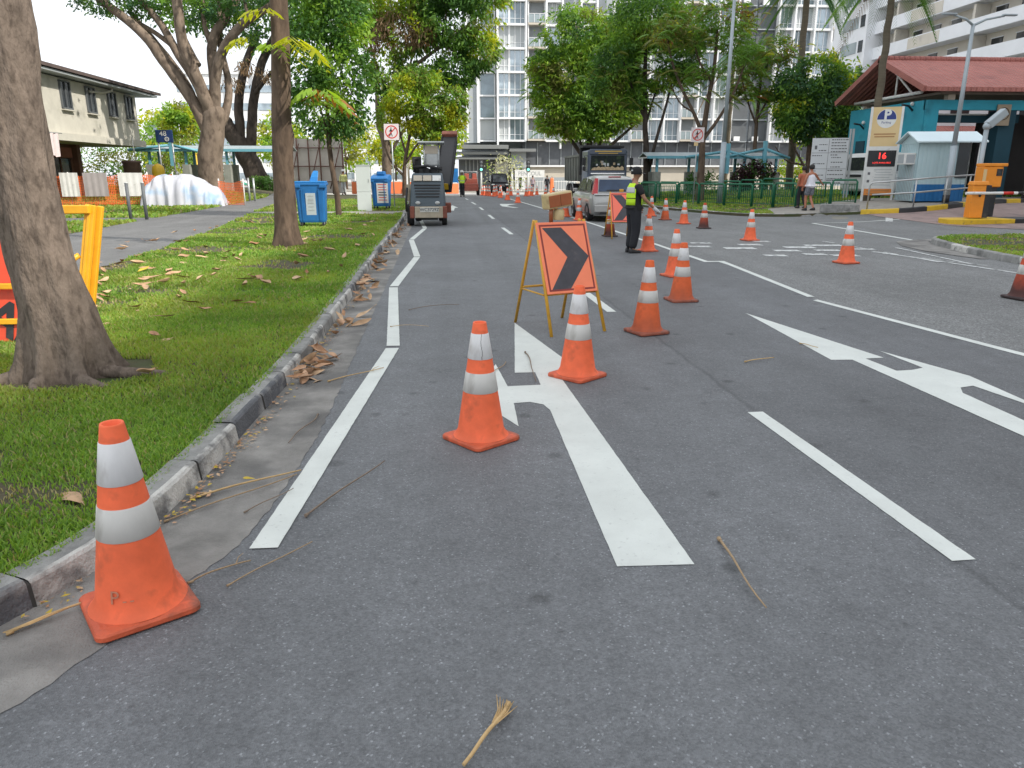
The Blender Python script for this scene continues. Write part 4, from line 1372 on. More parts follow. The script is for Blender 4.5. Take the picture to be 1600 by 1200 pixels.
limb(mb, L4((-12.0, 4.6), (-11.95, 6.0, 0.4), (-12.1, 8.0, 0.6), (-11.2, 9.3, 0.8), (-10.7, 10, 1), (-10, 11.6, 1.2)), 0.34, 0.15, 10)
limb(mb, L4((-12.1, 3.9), (-11.95, 5.3, -0.1), (-11.5, 7.0, -0.4), (-10.6, 8.2, -0.8), (-9.53, 8.95, -1.0), (-8.5, 9.4, -1.2), (-7.0, 10.4, -1.5)), 0.33, 0.13, 10)
limb(mb, L4((-12.4, 6.8, -0.6), (-13.1, 7.9, 0.2), (-13.6, 9.2, 0.5), (-14, 11.5, 0.8)), 0.16, 0.07, 8)
limb(mb, L4((-11.9, 7.6, 0.5), (-12.4, 9.0, 0.9), (-12.3, 11, 1.2)), 0.17, 0.08, 8)
limb(mb, L4((-12.4, 3.0), (-12.9, 4.6, 0.4), (-13.6, 6.2, 0.9), (-14.6, 7.6, 1.2), (-16.2, 9.6, 1.5)), 0.3, 0.12, 10)
limb(mb, L4((-12.0, 3.6), (-11.5, 4.8, 0.5), (-11.35, 6.2, 0.9), (-11.8, 8.0, 1.3), (-11.6, 10.5, 1.6)), 0.27, 0.12, 10)
limb(mb, L4((-9.6, 8.9, -1), (-9.9, 9.8, -0.6), (-9.5, 11, -0.5)), 0.11, 0.05, 7)
mb.build('trunk', BK_pale, t4, merge=False)
B4 = lambda *a: [((c[0] + 12.7, c[1], c[2] - b4.z), r) for c, r in a]
crown(t4, B4(((-16.7, 0, 9.75), (1.7, 1.6, 0.7)), ((-15.2, 0.8, 9.6), (0.9, 1, 0.5)), ((-13.2, 1.2, 9.7), (1.3, 1.2, 0.7)), ((-11.4, 1.2, 9.6), (1.2, 1.4, 0.9)), ((-10.0, 0.5, 9.9), (1.4, 1.5, 0.9)), ((-9.4, 1, 8.9), (1.2, 1.2, 0.6)), ((-11.9, 1.6, 8.4), (0.7, 0.8, 0.4)),
              ((-8.6, -1, 10.2), (1.6, 1.6, 0.9)), ((-10.6, 1.6, 8.4), (0.9, 1, 0.4))), 11500, 0.17, [LV['deep'], LV['blue'], LV['mid']], (3, 2, 2), 51, 0.2, 0.5, gap=0.46, gs=1.6)
crown(t4, B4(((-18, -0.8, 12.2), (3, 3, 1.4)), ((-13, -1, 12.8), (3.4, 3.4, 1.5)), ((-8.0, -1.5, 12.0), (3, 3, 1.3)), ((-15.5, 1, 12.8), (3, 3, 1.4)), ((-10.5, 1.2, 12.8), (3, 3, 1.3)), ((-13, 3.5, 12.5), (3, 2.5, 1.2)), ((-12.5, -4, 12.2), (3, 2.5, 1.2))),
      3600, 0.4, [LV['deep'], LV['mid'], LV['fresh']], (3, 3, 1), 52, 0.2, 0.5, gap=0.5)
t5 = thing('rain_tree', 'dark leaning twin stemmed trunk behind the short posts, crossed by the big spreading tree', 'tree', (-14.3, 60.0, H(-14.3, 60)))
b5 = Vector((-14.3, 60, H(-14.3, 60)))
L5 = lambda *p: [tuple(Vector((q[0], 60 + (q[2] if len(q) > 2 else 0), q[1])) - b5) for q in p]
mb = MB()
limb(mb, L5((-14.1, 0.0), (-14.6, 1.6), (-15.3, 3.2), (-16.1, 4.4), (-16.6, 5.4)), 0.95, 0.5, 14)
limb(mb, L5((-15.5, 3.2), (-15.45, 5), (-15.36, 7.05), (-14.6, 9.25), (-13.5, 11.5)), 0.42, 0.25, 12)
limb(mb, L5((-14.9, 2.6), (-14.65, 4.4), (-14.25, 7.0), (-13.4, 9.7), (-11, 13)), 0.45, 0.25, 12)
limb(mb, L5((-16.1, 4.4), (-17, 6, 1), (-19, 9, 2)), 0.3, 0.12, 9)
limb(mb, L5((-14.3, 7.0), (-12.8, 8.4, -1), (-10.4, 10.6, -1.5)), 0.2, 0.08, 8)
mb.build('trunk', BK_dark, t5, merge=False)
B5 = lambda *a: [((c[0] + 14.3, c[1], c[2] - b5.z), r) for c, r in a]
crown(t5, B5(((-12.5, -1, 10.8), (2.2, 2, 0.9)), ((-9.6, -2, 11.4), (2.0, 2, 1.0)), ((-14.5, 0, 14), (4, 4, 1.5)), ((-10, -1, 14), (4, 3, 1.4)), ((-19, 2, 13), (3, 3, 1.4)), ((-7.6, -2, 9.8), (1.2, 1.5, 0.7))), 7500, 0.38, [LV['deep'], LV['blue'], LV['mid']], (3, 2, 2), 53, 0.2, 0.5, gap=0.44)
crown(t5, B5(((-13.9, -1.6, 8.8), (1.0, 0.9, 0.7)), ((-15.3, -1.4, 7.6), (0.9, 0.8, 0.5)), ((-12.6, -1.5, 8.2), (0.8, 0.8, 0.6))), 900, 0.34, [LV['dry'], LV['olive']], (2, 1), 54, 1.2, 0.2, gap=0.3, name='dry_leaves')

# ---- right hand row behind the kerb
def multi_tree(name_label, base, trunks, blobs, count, size, mats, wts, seed, bk=BK_mid, gap=0.42, droop=0.6, aspect=0.34, fr=None, gs=1.0):
    t = thing('street_tree', name_label, 'tree', (base[0], base[1], H(*base) + 0.08))
    mb = MB()
    for pts, r in trunks:
        limb(mb, pts, r, r * 0.35, 9)
    mb.build('trunk', bk, t, merge=False)
    crown(t, blobs, count, size, mats, wts, seed, droop, aspect, gap=gap, gs=gs)
    if fr:
        frond_crown(t, fr[0], fr[1], fr[2], fr[3], fr[4], seed + 1, 'spray', 10, 0.7, 0.3)
    return t


def spread(blobs, n, seed, z0=0.0):
    r = random.Random(seed)
    out = []
    for _ in range(n):
        c, q = r.choice(blobs)
        a, b = r.uniform(0, 2 * PI), r.uniform(-0.7, 1)
        h = math.sqrt(max(0, 1 - b * b))
        out.append((c[0] + q[0] * h * math.cos(a), c[1] + q[1] * h * math.sin(a), c[2] + q[2] * b))
    return out


r1b = [((-2.4, 0, 6.4), (2.2, 2.2, 1.7)), ((-0.4, -0.3, 7.4), (2.4, 2.2, 2.0)), ((1.8, 0, 7.8), (2.2, 2.2, 2.0)), ((-2.4, 0, 9.2), (2.3, 2.3, 2.0)), ((0.4, 0, 10), (2.6, 2.5, 2.2)), ((-3.4, 0, 5.4), (1.2, 1.4, 0.9)), ((-1.6, -0.3, 5.0), (1.5, 1.5, 0.9)), ((1.4, 0, 5.8), (1.8, 1.8, 1.2)), ((-1.4, 0, 12), (2.8, 2.5, 2)), ((2.4, 0, 11.5), (2.4, 2.4, 2)), ((-3.6, 0, 7.6), (1.5, 1.6, 1.4)), ((2.9, 0, 6.4), (1.4, 1.5, 1.2)), ((0.3, -0.2, 4.7), (1.3, 1.3, 0.7)), ((-4.0, 0, 9.4), (1.4, 1.6, 1.4))]
multi_tree('dense leafy street tree with many stems rising behind the tipper truck', (11.6, 62),
           [([(0, 0, 0), (-0.1, 0, 2), (-0.3, 0, 4), (-0.2, 0, 8)], 0.42), ([(-0.1, 0, 1.8), (-1.1, 0, 3.4), (-2.4, 0, 5.0), (-3.2, 0, 6.6)], 0.22), ([(-0.8, 0, 2.8), (-1.0, 0, 4.2), (-1.4, 0, 6)], 0.16), ([(0, 0, 2.2), (1.2, -0.2, 3.6), (2.4, -0.3, 4.6), (3.4, 0, 5.4)], 0.2), ([(0, 0, 2), (0.7, 0, 4.2), (1.2, 0, 7)], 0.22), ([(-2.4, 0, 5.0), (-3.6, 0, 5.2)], 0.08)],
           r1b, 52000, 0.34, [LV['deep'], LV['mid'], LV['fresh'], LV['olive']], (2.4, 3.5, 2.6, 1), 61, BK_dark, gap=0.37, fr=(spread(r1b, 240, 3), 4, 0.8, [LV['mid'], LV['fresh'], LV['olive']], (3, 2, 1)))
r2b = [((-2.0, 0, 8.2), (1.7, 1.8, 1.5)), ((-0.2, 0, 8.4), (1.8, 1.8, 1.6)), ((1.4, 0, 8.6), (1.6, 1.8, 1.5)), ((-1.4, 0, 6.9), (1.2, 1.4, 0.8)), ((0.4, 0, 7.0), (1.2, 1.3, 0.8)), ((-0.2, 0, 10.4), (2.6, 2.4, 1.6)), ((-2.9, 0, 6.6), (1.1, 1.2, 0.9)), ((1.9, 0, 7.4), (1.0, 1.1, 0.7)), ((-1.2, -0.2, 5.7), (0.9, 0.9, 0.5))]
multi_tree('tall dark stemmed tree standing straight behind the officer', (12.55, 48),
           [([(0, 0, 0), (-0.1, 0, 2.5), (-0.35, 0, 5), (-0.5, 0, 9)], 0.27), ([(0, 0, 1.4), (0.45, 0, 3.5), (1.0, 0, 5.6), (1.5, 0, 8)], 0.14), ([(-0.2, 0, 4.5), (-1.2, 0, 6.5), (-2, 0, 8.5)], 0.12), ([(-0.3, 0, 4.2), (0.2, 0.2, 6), (0.8, 0.2, 7.6)], 0.1)],
           r2b, 26000, 0.28, [LV['deep'], LV['mid'], LV['fresh'], LV['olive']], (3, 3, 1.4, 1.2), 63, BK_dark, gap=0.39, fr=(spread(r2b, 130, 5), 4, 0.75, [LV['mid'], LV['olive'], LV['lime']], (3, 2, 0.5)))
r3b = [((-0.9, 0, 8.0), (1.0, 1.2, 0.6)), ((0.6, 0, 9.0), (1.6, 1.4, 0.8)), ((-2.2, -0.3, 8.2), (0.9, 1, 0.6)), ((1.9, 0, 7.3), (0.8, 1, 0.5)), ((0.0, 0, 6.4), (0.7, 0.8, 0.35))]
r3c = spread(r3b, 70, 7) + [(-2.2, -0.4, 8.4), (-2.4, -0.3, 7.7), (-1.7, -0.2, 7.2), (-1.2, -0.2, 6.4), (-0.6, -0.3, 5.4), (0.4, -0.3, 5.6), (1.2, 0, 6.4), (-1.6, 0, 5.6), (-2.0, 0, 6.4)]
multi_tree('open branched tree with feathery yellowing leaves behind the right hand no walking sign', (13.38, 40),
           [([(0, 0, 0), (-0.02, 0, 1.6), (-0.05, 0, 3.0), (-0.08, 0, 3.9)], 0.27), ([(-0.05, 0, 3.3), (-0.5, 0, 4.3), (-1.2, 0, 5.4), (-1.9, 0, 6.8), (-2.3, 0, 8.2)], 0.12), ([(-0.05, 0, 3.5), (0.1, 0, 5.2), (0.35, 0, 6.8), (0.3, 0, 8.6)], 0.17), ([(0.0, 0, 3.2), (0.8, 0, 4.3), (1.5, 0, 5.6), (2.0, 0, 7.2)], 0.11), ([(0.2, 0, 6), (-0.6, 0, 7), (-1, 0, 8.6)], 0.08), ([(-0.6, 0, 4.5), (-1.4, 0, 4.9), (-1.9, 0, 5.8)], 0.06)],
           r3b, 4200, 0.2, [LV['mid'], LV['olive'], LV['lime'], LV['rust']], (4, 2, 0.6, 0.15), 65, BK_mid, gap=0.4, fr=(r3c, 5, 0.75, [LV['mid'], LV['olive'], LV['lime'], LV['rust']], (4, 2.5, 0.7, 0.15)))
r4b = [((-0.6, 0, 7.6), (1.2, 1.2, 0.8)), ((0.8, 0, 8.4), (1.3, 1.2, 0.9)), ((-1.8, 0, 8.8), (1.2, 1.2, 0.8)), ((0.5, -0.3, 5.7), (0.8, 0.8, 0.35)), ((-1.0, -0.3, 6.0), (0.9, 0.8, 0.4))]
r4c = spread(r4b, 80, 9) + [(-0.4, -0.4, 6.0), (0.5, -0.4, 5.6), (1.1, -0.3, 5.9), (-1.3, -0.3, 6.2), (1.4, -0.2, 7.4), (0.9, -0.3, 5.0), (-0.2, -0.4, 5.4), (1.5, 0, 8)]
multi_tree('thin stemmed tree with reddish tipped feathery leaves between the street lamp and the palm', (19.4, 48),
           [([(0, 0, 0), (0.0, 0, 3), (-0.02, 0, 5.4), (0.1, 0, 8)], 0.17), ([(0, 0, 4), (-0.8, 0, 5.6), (-1.6, 0, 8)], 0.08), ([(0, 0, 4.4), (0.7, 0, 5.8), (1.2, 0, 7.8)], 0.08)],
           r4b, 4200, 0.22, [LV['mid'], LV['olive'], LV['lime'], LV['rust']], (4, 2, 0.6, 0.3), 67, BK_mid, gap=0.4, fr=(r4c, 5, 0.85, [LV['mid'], LV['olive'], LV['lime'], LV['rust']], (4, 2.5, 0.8, 0.3)))
r5b = [((0, 0, 5.2), (2.0, 1.9, 1.5)), ((-1.2, 0, 4.4), (1.4, 1.5, 1.2)), ((1.3, 0, 4.6), (1.6, 1.5, 1.3)), ((0.4, 0, 6.9), (1.9, 1.7, 1.2)), ((1.6, 0.2, 6.2), (1.4, 1.4, 1.2)), ((-1.4, -0.1, 6.2), (1.3, 1.4, 1.1)), ((2.2, 0.2, 3.6), (1.1, 1.2, 0.8)), ((0.3, 0, 3.4), (1.4, 1.3, 0.7))]
multi_tree('rounded blue green tree left of the teal car park building', (22.4, 46.5),
           [([(0, 0, 0), (-0.05, 0, 1.4), (-0.2, 0, 2.4), (0.1, 0, 5)], 0.22), ([(-0.1, 0, 1.2), (-0.8, 0, 2.2), (-1.5, 0, 3.2)], 0.1), ([(0, 0, 1.5), (0.8, 0, 2.2), (1.6, 0, 3.4)], 0.1), ([(-0.3, 0, 1.6), (-1.6, 0, 1.8), (-2.3, 0, 2.7)], 0.07)],
           r5b, 19000, 0.26, [LV['blue'], LV['deep'], LV['mid'], LV['fresh'], LV['lime']], (3, 2.5, 2, 1, 0.5), 69, BK_mid, gap=0.38, droop=0.4, aspect=0.45, gs=1.3)
r6b = [((0, 0, 5.6), (2.6, 2.2, 2.0)), ((1.8, 0, 7.2), (2.2, 2, 1.7)), ((-1.6, 0, 6.8), (2, 2, 1.6)), ((2.6, 0, 5), (1.6, 1.6, 1.4))]
multi_tree('sunlit yellow green tree behind the rounded blue green one', (27.8, 58), [([(0, 0, 0), (0, 0, 3), (0.2, 0, 6)], 0.25)],
           r6b, 9000, 0.32, [LV['mid'], LV['fresh'], LV['lime']], (1.5, 3, 2), 71, BK_mid, gap=0.4, droop=0.4)


def palm(label, base, h, r, fl, n, seed):
    t = thing('palm_tree', label, 'palm', (base[0], base[1], H(*base) + 0.05))
    mb = MB()
    pts = [(0.02 * math.sin(i), 0.02 * math.cos(i * 1.3), h * i / 40) for i in range(41)]
    mb.tube(pts, [r * (1.25 - 0.35 * (i / 40)) * (1.0 if i % 2 else 1.035) for i in range(41)], 14)
    mb.build('trunk', BK_palm, t, merge=False)
    g = np.random.default_rng(seed)
    V, Q, MI = [], [], []
    b = 0
    for k in range(n):
        az = 2 * PI * k / n + g.uniform(-0.3, 0.3)
        el = g.uniform(-0.75, 0.9)
        L = fl * g.uniform(0.85, 1.15)
        hd = np.array([math.cos(az), math.sin(az), 0])
        sd_ = np.array([-math.sin(az), math.cos(az), 0])
        mi = int(g.integers(0, 3)) if g.random() > 0.08 else 3
        for j in range(34):
            t_ = (j + 2) / 36
            p = hd * L * t_ * math.cos(el) + np.array([0, 0, h + L * t_ * math.sin(el) - 0.9 * L * t_ * t_])
            ll = 0.3 * L * math.sin(PI * (0.12 + 0.83 * t_))
            for s in (-1, 1):
                dv = sd_ * s * 0.75 + hd * 0.5 + np.array([0, 0, -0.9])
                dv /= np.linalg.norm(dv)
                wv = hd * 0.018
                V += [p - wv, p + wv, p + dv * ll * 0.6 + wv, p + dv * ll]
                Q.append((b, b + 1, b + 2, b + 3))
                MI.append(mi)
                b += 4
    npmesh('crown', np.array(V), np.array(Q), np.array(MI), [LV['deep'], LV['mid'], LV['blue'], LV['dry']], t)
    return t


palm('mossy leaning palm trunk rising past the no walking sign side of the wide notice board', (22.78, 50), 13.0, 0.2, 3.0, 30, 81)
palm('grey palm trunk rising in front of the red tiled gable', (17.35, 30.6), 8.9, 0.13, 2.3, 30, 82)
palm('far pale palm trunk seen between the blue roofed shelter and the tower recess', (23.5, 64), 10.5, 0.16, 3, 16, 83)

# ---- far left greenery
def round_tree(label, base, h, rad, seed, mats, wts, cnt=3500, size=0.34, group=None):
    t = thing('street_tree', label, 'tree', (base[0], base[1], H(*base) + 0.05), group=group)
    mb = MB()
    limb(mb, [(0, 0, -0.1), (0.05, 0, h * 0.3), (0, 0, h * 0.75)], 0.16, 0.06, 8)
    for k in range(5):
        a = k * 1.26 + seed
        limb(mb, [(0, 0, h * 0.35), (rad * 0.3 * math.cos(a), rad * 0.3 * math.sin(a), h * 0.5), (rad * 0.7 * math.cos(a), rad * 0.7 * math.sin(a), h * (0.55 + 0.06 * k))], 0.07, 0.02, 6)
    mb.build('trunk', BK_mid, t, merge=False)
    r = random.Random(seed)
    bl = [((0, 0, h - rad * 0.95), (rad * 0.85, rad * 0.85, rad * 0.9))]
    for k in range(7):
        a = r.uniform(0, 2 * PI)
        bl.append(((rad * 0.6 * math.cos(a), rad * 0.6 * math.sin(a), h - rad * r.uniform(0.4, 1.5)), (rad * 0.5, rad * 0.5, rad * 0.45)))
    crown(t, bl, cnt, size, mats, wts, seed, 0.4, 0.45, gap=0.4, gs=1.4)
    return t


SUNNY = [LV['mid'], LV['fresh'], LV['lime'], LV['olive']]
round_tree('small sunlit round tree beyond the blue shelter with the number 48', (-23.7, 72), 7.3, 1.95, 91, SUNNY, (3, 3, 1.5, 1), 4200)
BGT = 'background trees at the far end of the street'
for i, (x, y, h, r_) in enumerate(((-19, 88, 8, 3.4), (-12, 92, 9, 3.6), (-6.5, 96, 8, 3.2), (-1.0, 98, 9.5, 3.4), (-30, 84, 7.5, 3.6))):
    round_tree('hazy background tree past the end of the street', (x, y), h, r_, 100 + i, SUNNY, (1, 3, 3, 1), 2600, 0.5, BGT)

# clipped hedge masses and planting
def shrub(label, loc, dims, cnt, size, mats, wts, seed, group=None):
    t = thing('shrub', label, 'shrub', (loc[0], loc[1], H(loc[0], loc[1])), group=group)
    r = random.Random(seed)
    bl = []
    for k in range(max(3, int(dims[0] * 1.5))):
        bl.append(((r.uniform(-0.5, 0.5) * dims[0], r.uniform(-0.4, 0.4) * dims[1], dims[2] * r.uniform(0.35, 0.6)), (dims[2] * 0.55, dims[1] * 0.5, dims[2] * 0.5)))
    mb = MB()
    for b in bl:
        mb.tube([(b[0][0], b[0][1], -0.05), (b[0][0] + 0.05, b[0][1], b[0][2])], [0.03, 0.012], 5)
    mb.build('stem', BK_mid, t, merge=False)
    crown(t, bl, cnt, size, mats, wts, seed, 0.2, 0.45, gap=0.34, name='foliage', gs=2)
    return t


shrub('grey green hedge under the overhang of the two storey house', (-21.5, 58, 0), (9, 2.4, 3.4), 6000, 0.22, [LV['olive'], LV['mid'], LV['blue']], (3, 2, 1), 111)
shrub('dark purple leaved shrub under the blue shelter roof on the right', (18.6, 45.5, 0), (2.2, 1.2, 1.9), 2600, 0.2, [LV['deep'], leafmat('leaf_purple', (0.045, 0.02, 0.03))], (1, 3), 112)
shrub('dark leaved shrub at the street lamp behind the green railing', (15.4, 44.8, 0), (1.0, 0.9, 1.6), 1300, 0.18, [LV['deep'], LV['mid']], (2, 1), 113)
shrub('pale yellow green bush between the palm and the notice board', (26.0, 56, 0), (2.0, 1.5, 2.6), 2200, 0.22, SUNNY, (1, 3, 2, 1), 114)
shrub('small white flowered tree at the tower forecourt', (6.75, 92, 0), (1.0, 1.0, 4.4), 900, 0.3, [LV['fresh'], leafmat('leaf_white', (0.5, 0.5, 0.4))], (1, 2), 115)
shrub('low dark hedge behind the leaning trunk', (-13.4, 57, 0), (5.5, 1.3, 1.1), 2600, 0.16, [LV['deep'], LV['mid']], (2, 1), 116)
shrub('bright bush behind the second lawn trunk', (-11.5, 66, 0), (4, 2, 3.0), 2600, 0.26, SUNNY, (1, 2, 3, 1), 117)
# ------------------------------------------------------------------ buildings
M_twhite = mat('tower_white', (0.8, 0.81, 0.82), 0.6, 0.05, 0.5)
M_tgrey = mat('tower_grey', (0.36, 0.39, 0.41), 0.7, 0.08, 0.4)  # tower greys and glass lightened in colour to stand in for distance haze
M_tdark = mat('tower_dark', (0.11, 0.12, 0.13), 0.6, 0.15, 0.6)
M_tbeige = mat('tower_beige', (0.55, 0.5, 0.42), 0.7, 0.08, 0.4)
M_glass = mat('window_glass', (0.42, 0.5, 0.56), 0.12, 0.2, 0.5, metal=0.35, spec=0.7, dirt=((0.17, 0.21, 0.24), 0.35, 0.8, 0.5))
M_glass2 = mat('window_glass_dark', (0.2, 0.25, 0.28), 0.1, 0.25, 0.6, metal=0.3, spec=0.7)
M_glass3 = mat('window_curtain', (0.42, 0.45, 0.46), 0.5, 0.12, 5, spec=0.4, stretch=(6, 1, 0.1))
M_glass_d = mat('dark_glass', (0.02, 0.025, 0.03), 0.08, 0.3, 0.5, spec=0.7)
M_rail = mat('rail_glass', (0.28, 0.34, 0.36), 0.15, 0.15, 0.6, spec=0.8)
M_slat = mat('louvre_dark', (0.11, 0.12, 0.135), 0.6, 0.2, 1)
M_metal = mat('galvanised', (0.42, 0.44, 0.45), 0.45, 0.12, 4, metal=0.5)

M_port = mat('portico_grey', (0.2, 0.21, 0.21), 0.75, 0.08, 0.4)
TX = lambda u: 3.47 + (u - 735) * 0.0955
TY = 115.0
tw = thing('tower_block', 'tall pale apartment tower with white framed windows and glass balconies closing the street', 'building', (0, TY, -0.95))
ZB = 7.1
SH = 3.13
NST = 9
MB().box((TX(1040), 4.0, ZB + NST * SH / 2 + 0.2), (TX(1345) - TX(736), 6.0, NST * SH + 0.4)).build('wall', M_tgrey, tw)
for (u0, u1, yy, m) in ((724, 747, -0.1, M_tgrey), (728, 731, -0.3, M_twhite), (744, 748, -0.4, M_twhite)):
    MB().box(((TX(u0) + TX(u1)) / 2, 0.9 + yy, ZB + NST * SH / 2), (TX(u1) - TX(u0), 1.2, NST * SH + 0.6)).build('pier', m, tw)
bays = [(749, 772, 'w1'), (777, 793, 'wf'), (794, 817, 'wf'), (822, 847, 'b'), (850, 872, 'w'), (874, 900, 'b'), (902, 924, 'w'), (926, 950, 'b'), (952, 982, 'w'),
        (984, 1008, 'b'), (1010, 1034, 'w'), (1036, 1060, 'w'), (1062, 1086, 'b'), (1088, 1112, 'w'), (1114, 1140, 'w'), (1148, 1172, 'd'), (1176, 1204, 'd'),
        (1208, 1230, 'w'), (1232, 1262, 'w'), (1264, 1290, 'w'), (1292, 1312, 'b'), (1314, 1330, 'w'), (1333, 1345, 'e')]
nw = 0
winproto = {}
for (u0, u1, k) in bays:
    xa, xb = TX(u0), TX(u1)
    wd = xb - xa
    cx = (xa + xb) / 2
    out = {'wf': -0.55, 'w': -0.1, 'w1': 0.2, 'b': 0.0, 'd': 0.7, 'e': 0.0}[k]
    if k in ('w', 'wf', 'w1'):
        nst = NST if (u0 < 860 or u0 > 1000) else NST - 3
        key = (round(wd, 2), k)
        for s in range(nst):
            if key not in winproto:
                mb = MB()
                mb.box((0, 0.1, 0), (wd - 0.1, 0.12, SH - 0.34), 0)
                nm = 1 if k == 'w1' else (3 if wd > 1.8 else 2)
                for j in range(nm + 1):
                    off = -wd / 2 + wd * ((j / nm) if j in (0, nm) else (j + rnd.uniform(-0.2, 0.2)) / nm)
                    ww = 0.16 if j in (0, nm) else 0.07
                    mb.box((off, 0.02 + 0.001 * j, 0), (ww, 0.14, SH - 0.3), 1)
                if k != 'w1':
                    mb.box((0, 0.023, -SH * 0.22), (wd, 0.1, 0.05), 1)
                o = mb.build('window', [M_glass, M_twhite], tw)
                winproto[key] = o
            else:
                o = winproto[key].copy()
                COL.objects.link(o)
                o.parent = tw
            o.location = (cx, 0.6 + out, ZB + s * SH + SH / 2)
            o.material_slots[0].link = 'OBJECT'
            o.material_slots[0].material = rnd.choice([M_glass, M_glass, M_glass2, M_glass3])
            nw += 1
    elif k == 'b':
        nst = NST if (u0 < 860 or u0 > 1000) else NST - 3
        for s in range(nst):
            if (round(wd, 2), 'b') not in winproto:
                mb = MB()
                mb.box((0, -0.3, -SH / 2 + 0.13), (wd + 0.1, 1.7, 0.26), 1)
                mb.box((0, 0.52, 0.1), (wd, 0.06, SH - 0.35), 0)
                mb.box((-wd / 2, -0.2, 0), (0.14, 1.4, SH), 2)
                mb.box((wd / 2, -0.2, 0.002), (0.14, 1.4, SH), 2)
                mb.box((0, -1.08, -SH / 2 + 0.85), (wd, 0.04, 1.1), 3)
                for j in range(4):
                    mb.box((-wd / 2 + wd * j / 3, -1.1, -SH / 2 + 0.86), (0.07, 0.08, 1.16), 2)
                mb.box((0, -1.103, -SH / 2 + 1.44), (wd + 0.04, 0.09, 0.06), 2)
                o = mb.build('balcony', [M_glass_d, M_tbeige, M_twhite, M_rail], tw)
                winproto[(round(wd, 2), 'b')] = o
            else:
                o = winproto[(round(wd, 2), 'b')].copy()
                COL.objects.link(o)
                o.parent = tw
            o.location = (cx, 0.6, ZB + s * SH + SH / 2)
    elif k == 'd':
        MB().box((cx, 0.9, ZB + NST * SH / 2 - 1.0), (wd, 0.3, NST * SH + 1)).build('service_recess', M_tdark, tw)
        for s in range(NST):
            MB().box((cx, 0.55, ZB + s * SH), (wd, 0.5, 0.14)).build('ledge', M_tgrey, tw)
            if s % 2 == 0:
                MB().box((cx - 0.4, 0.4, ZB + s * SH + 0.42), (0.9, 0.4, 0.66)).build('air_conditioner', M_twhite, tw)
    else:
        MB().box((cx, 0.4, ZB + NST * SH / 2), (wd, 0.8, NST * SH)).build('pier', M_tbeige, tw)
for s in range(NST + 1):
    for (u0, u1) in ((774, 819), (850, 872), (902, 924), (952, 983), (1010, 1061), (1088, 1141), (1207, 1291), (1314, 1331)):
        if s and 860 < u0 < 1000 and s > NST - 3:
            continue
        MB().box(((TX(u0) + TX(u1)) / 2, 0.25 - (0.5 if u0 == 774 else 0.2), ZB + s * SH), (TX(u1) - TX(u0), 0.75, 0.27)).build('floor_slab', M_twhite, tw)
    MB().box(((TX(747) + TX(773)) / 2, 0.6, ZB + s * SH), (TX(773) - TX(747), 0.5, 0.22)).build('floor_slab', M_twhite, tw)
for u in (775.5, 818.5, 849, 873, 901, 925, 951, 983, 1009, 1035, 1061, 1087, 1113, 1142, 1206, 1231, 1263, 1291, 1313, 1332):
    z0 = -1.1 if u in (775.5, 873) else 0
    MB().box((TX(u), 0.1 - (0.35 if u < 820 else 0.1), ZB + (NST * SH + z0) / 2), (0.24, 0.9, NST * SH - z0)).build('fin', M_twhite, tw)
# podium: dark louvred storey, beige wall, grey portico
MB().box((TX(1080), 3.4, 5.2), (TX(1345) - TX(815), 5.0, 3.6)).build('car_park_storey', M_slat, tw)
for i in range(28):
    u = 820 + i * 18.6
    MB().box((TX(u), 0.84, 5.2), (0.09, 0.12, 3.4)).build('mullion', M_tgrey, tw)
MB().box((TX(1080), 2.6, 1.7), (TX(1345) - TX(818), 5.4, 3.4)).build('podium_wall', M_tbeige, tw)
MB().box((TX(1080), -0.3, 3.52), (TX(1345) - TX(818), 0.6, 0.24)).build('coping', M_twhite, tw)
MB().box((TX(860), -0.14, 1.05), (TX(900) - TX(822), 0.14, 1.7)).build('garage_door', M_tgrey, tw)
for (z, w, d) in ((6.15, 0.55, 2.4), (5.3, 0.4, 1.8), (4.6, 0.35, 1.4)):
    MB().box((TX(748), -1.0, z), (TX(790) - TX(706), d * 1.4, w)).build('portico_slab', M_port, tw, bevel=0.03)
MB().box((TX(812), -1.3, 5.72), (TX(826) - TX(786), 2.8, 0.4)).build('portico_slab', M_port, tw)
MB().box((TX(770), 3.2, 3.55), (TX(819) - TX(720), 1.6, 7.1)).build('portico_back', M_tgrey, tw)
MB().box((TX(806.5), -0.6, 4.4), (TX(818) - TX(795), 1.8, 2.3)).build('portico_box', M_tgrey, tw)
MB().box((TX(750), 1.4, 2.4), (TX(792) - TX(722), 2.6, 4.9)).build('lobby_wall', M_tdark, tw)
for i in range(4):
    MB().box((TX(726 + i * 6), 0.04, 2.2), (0.1, 0.1, 4.4)).build('mullion', M_metal, tw)
MB().box((TX(735), 0.035, 2.6), (2.0, 0.09, 0.09)).build('mullion', M_metal, tw)
MB().box((TX(781), -0.3, 2.1), (TX(790) - TX(770), 1.0, 4.1)).build('portico_wall', mat('portico_stone', (0.4, 0.39, 0.36), 0.8), tw)
for u in (797, 804, 815):
    MB().box((TX(u), -1.0, 1.6), (0.5 if u > 800 else 0.25, 0.4, 3.2)).build('column', M_twhite, tw)

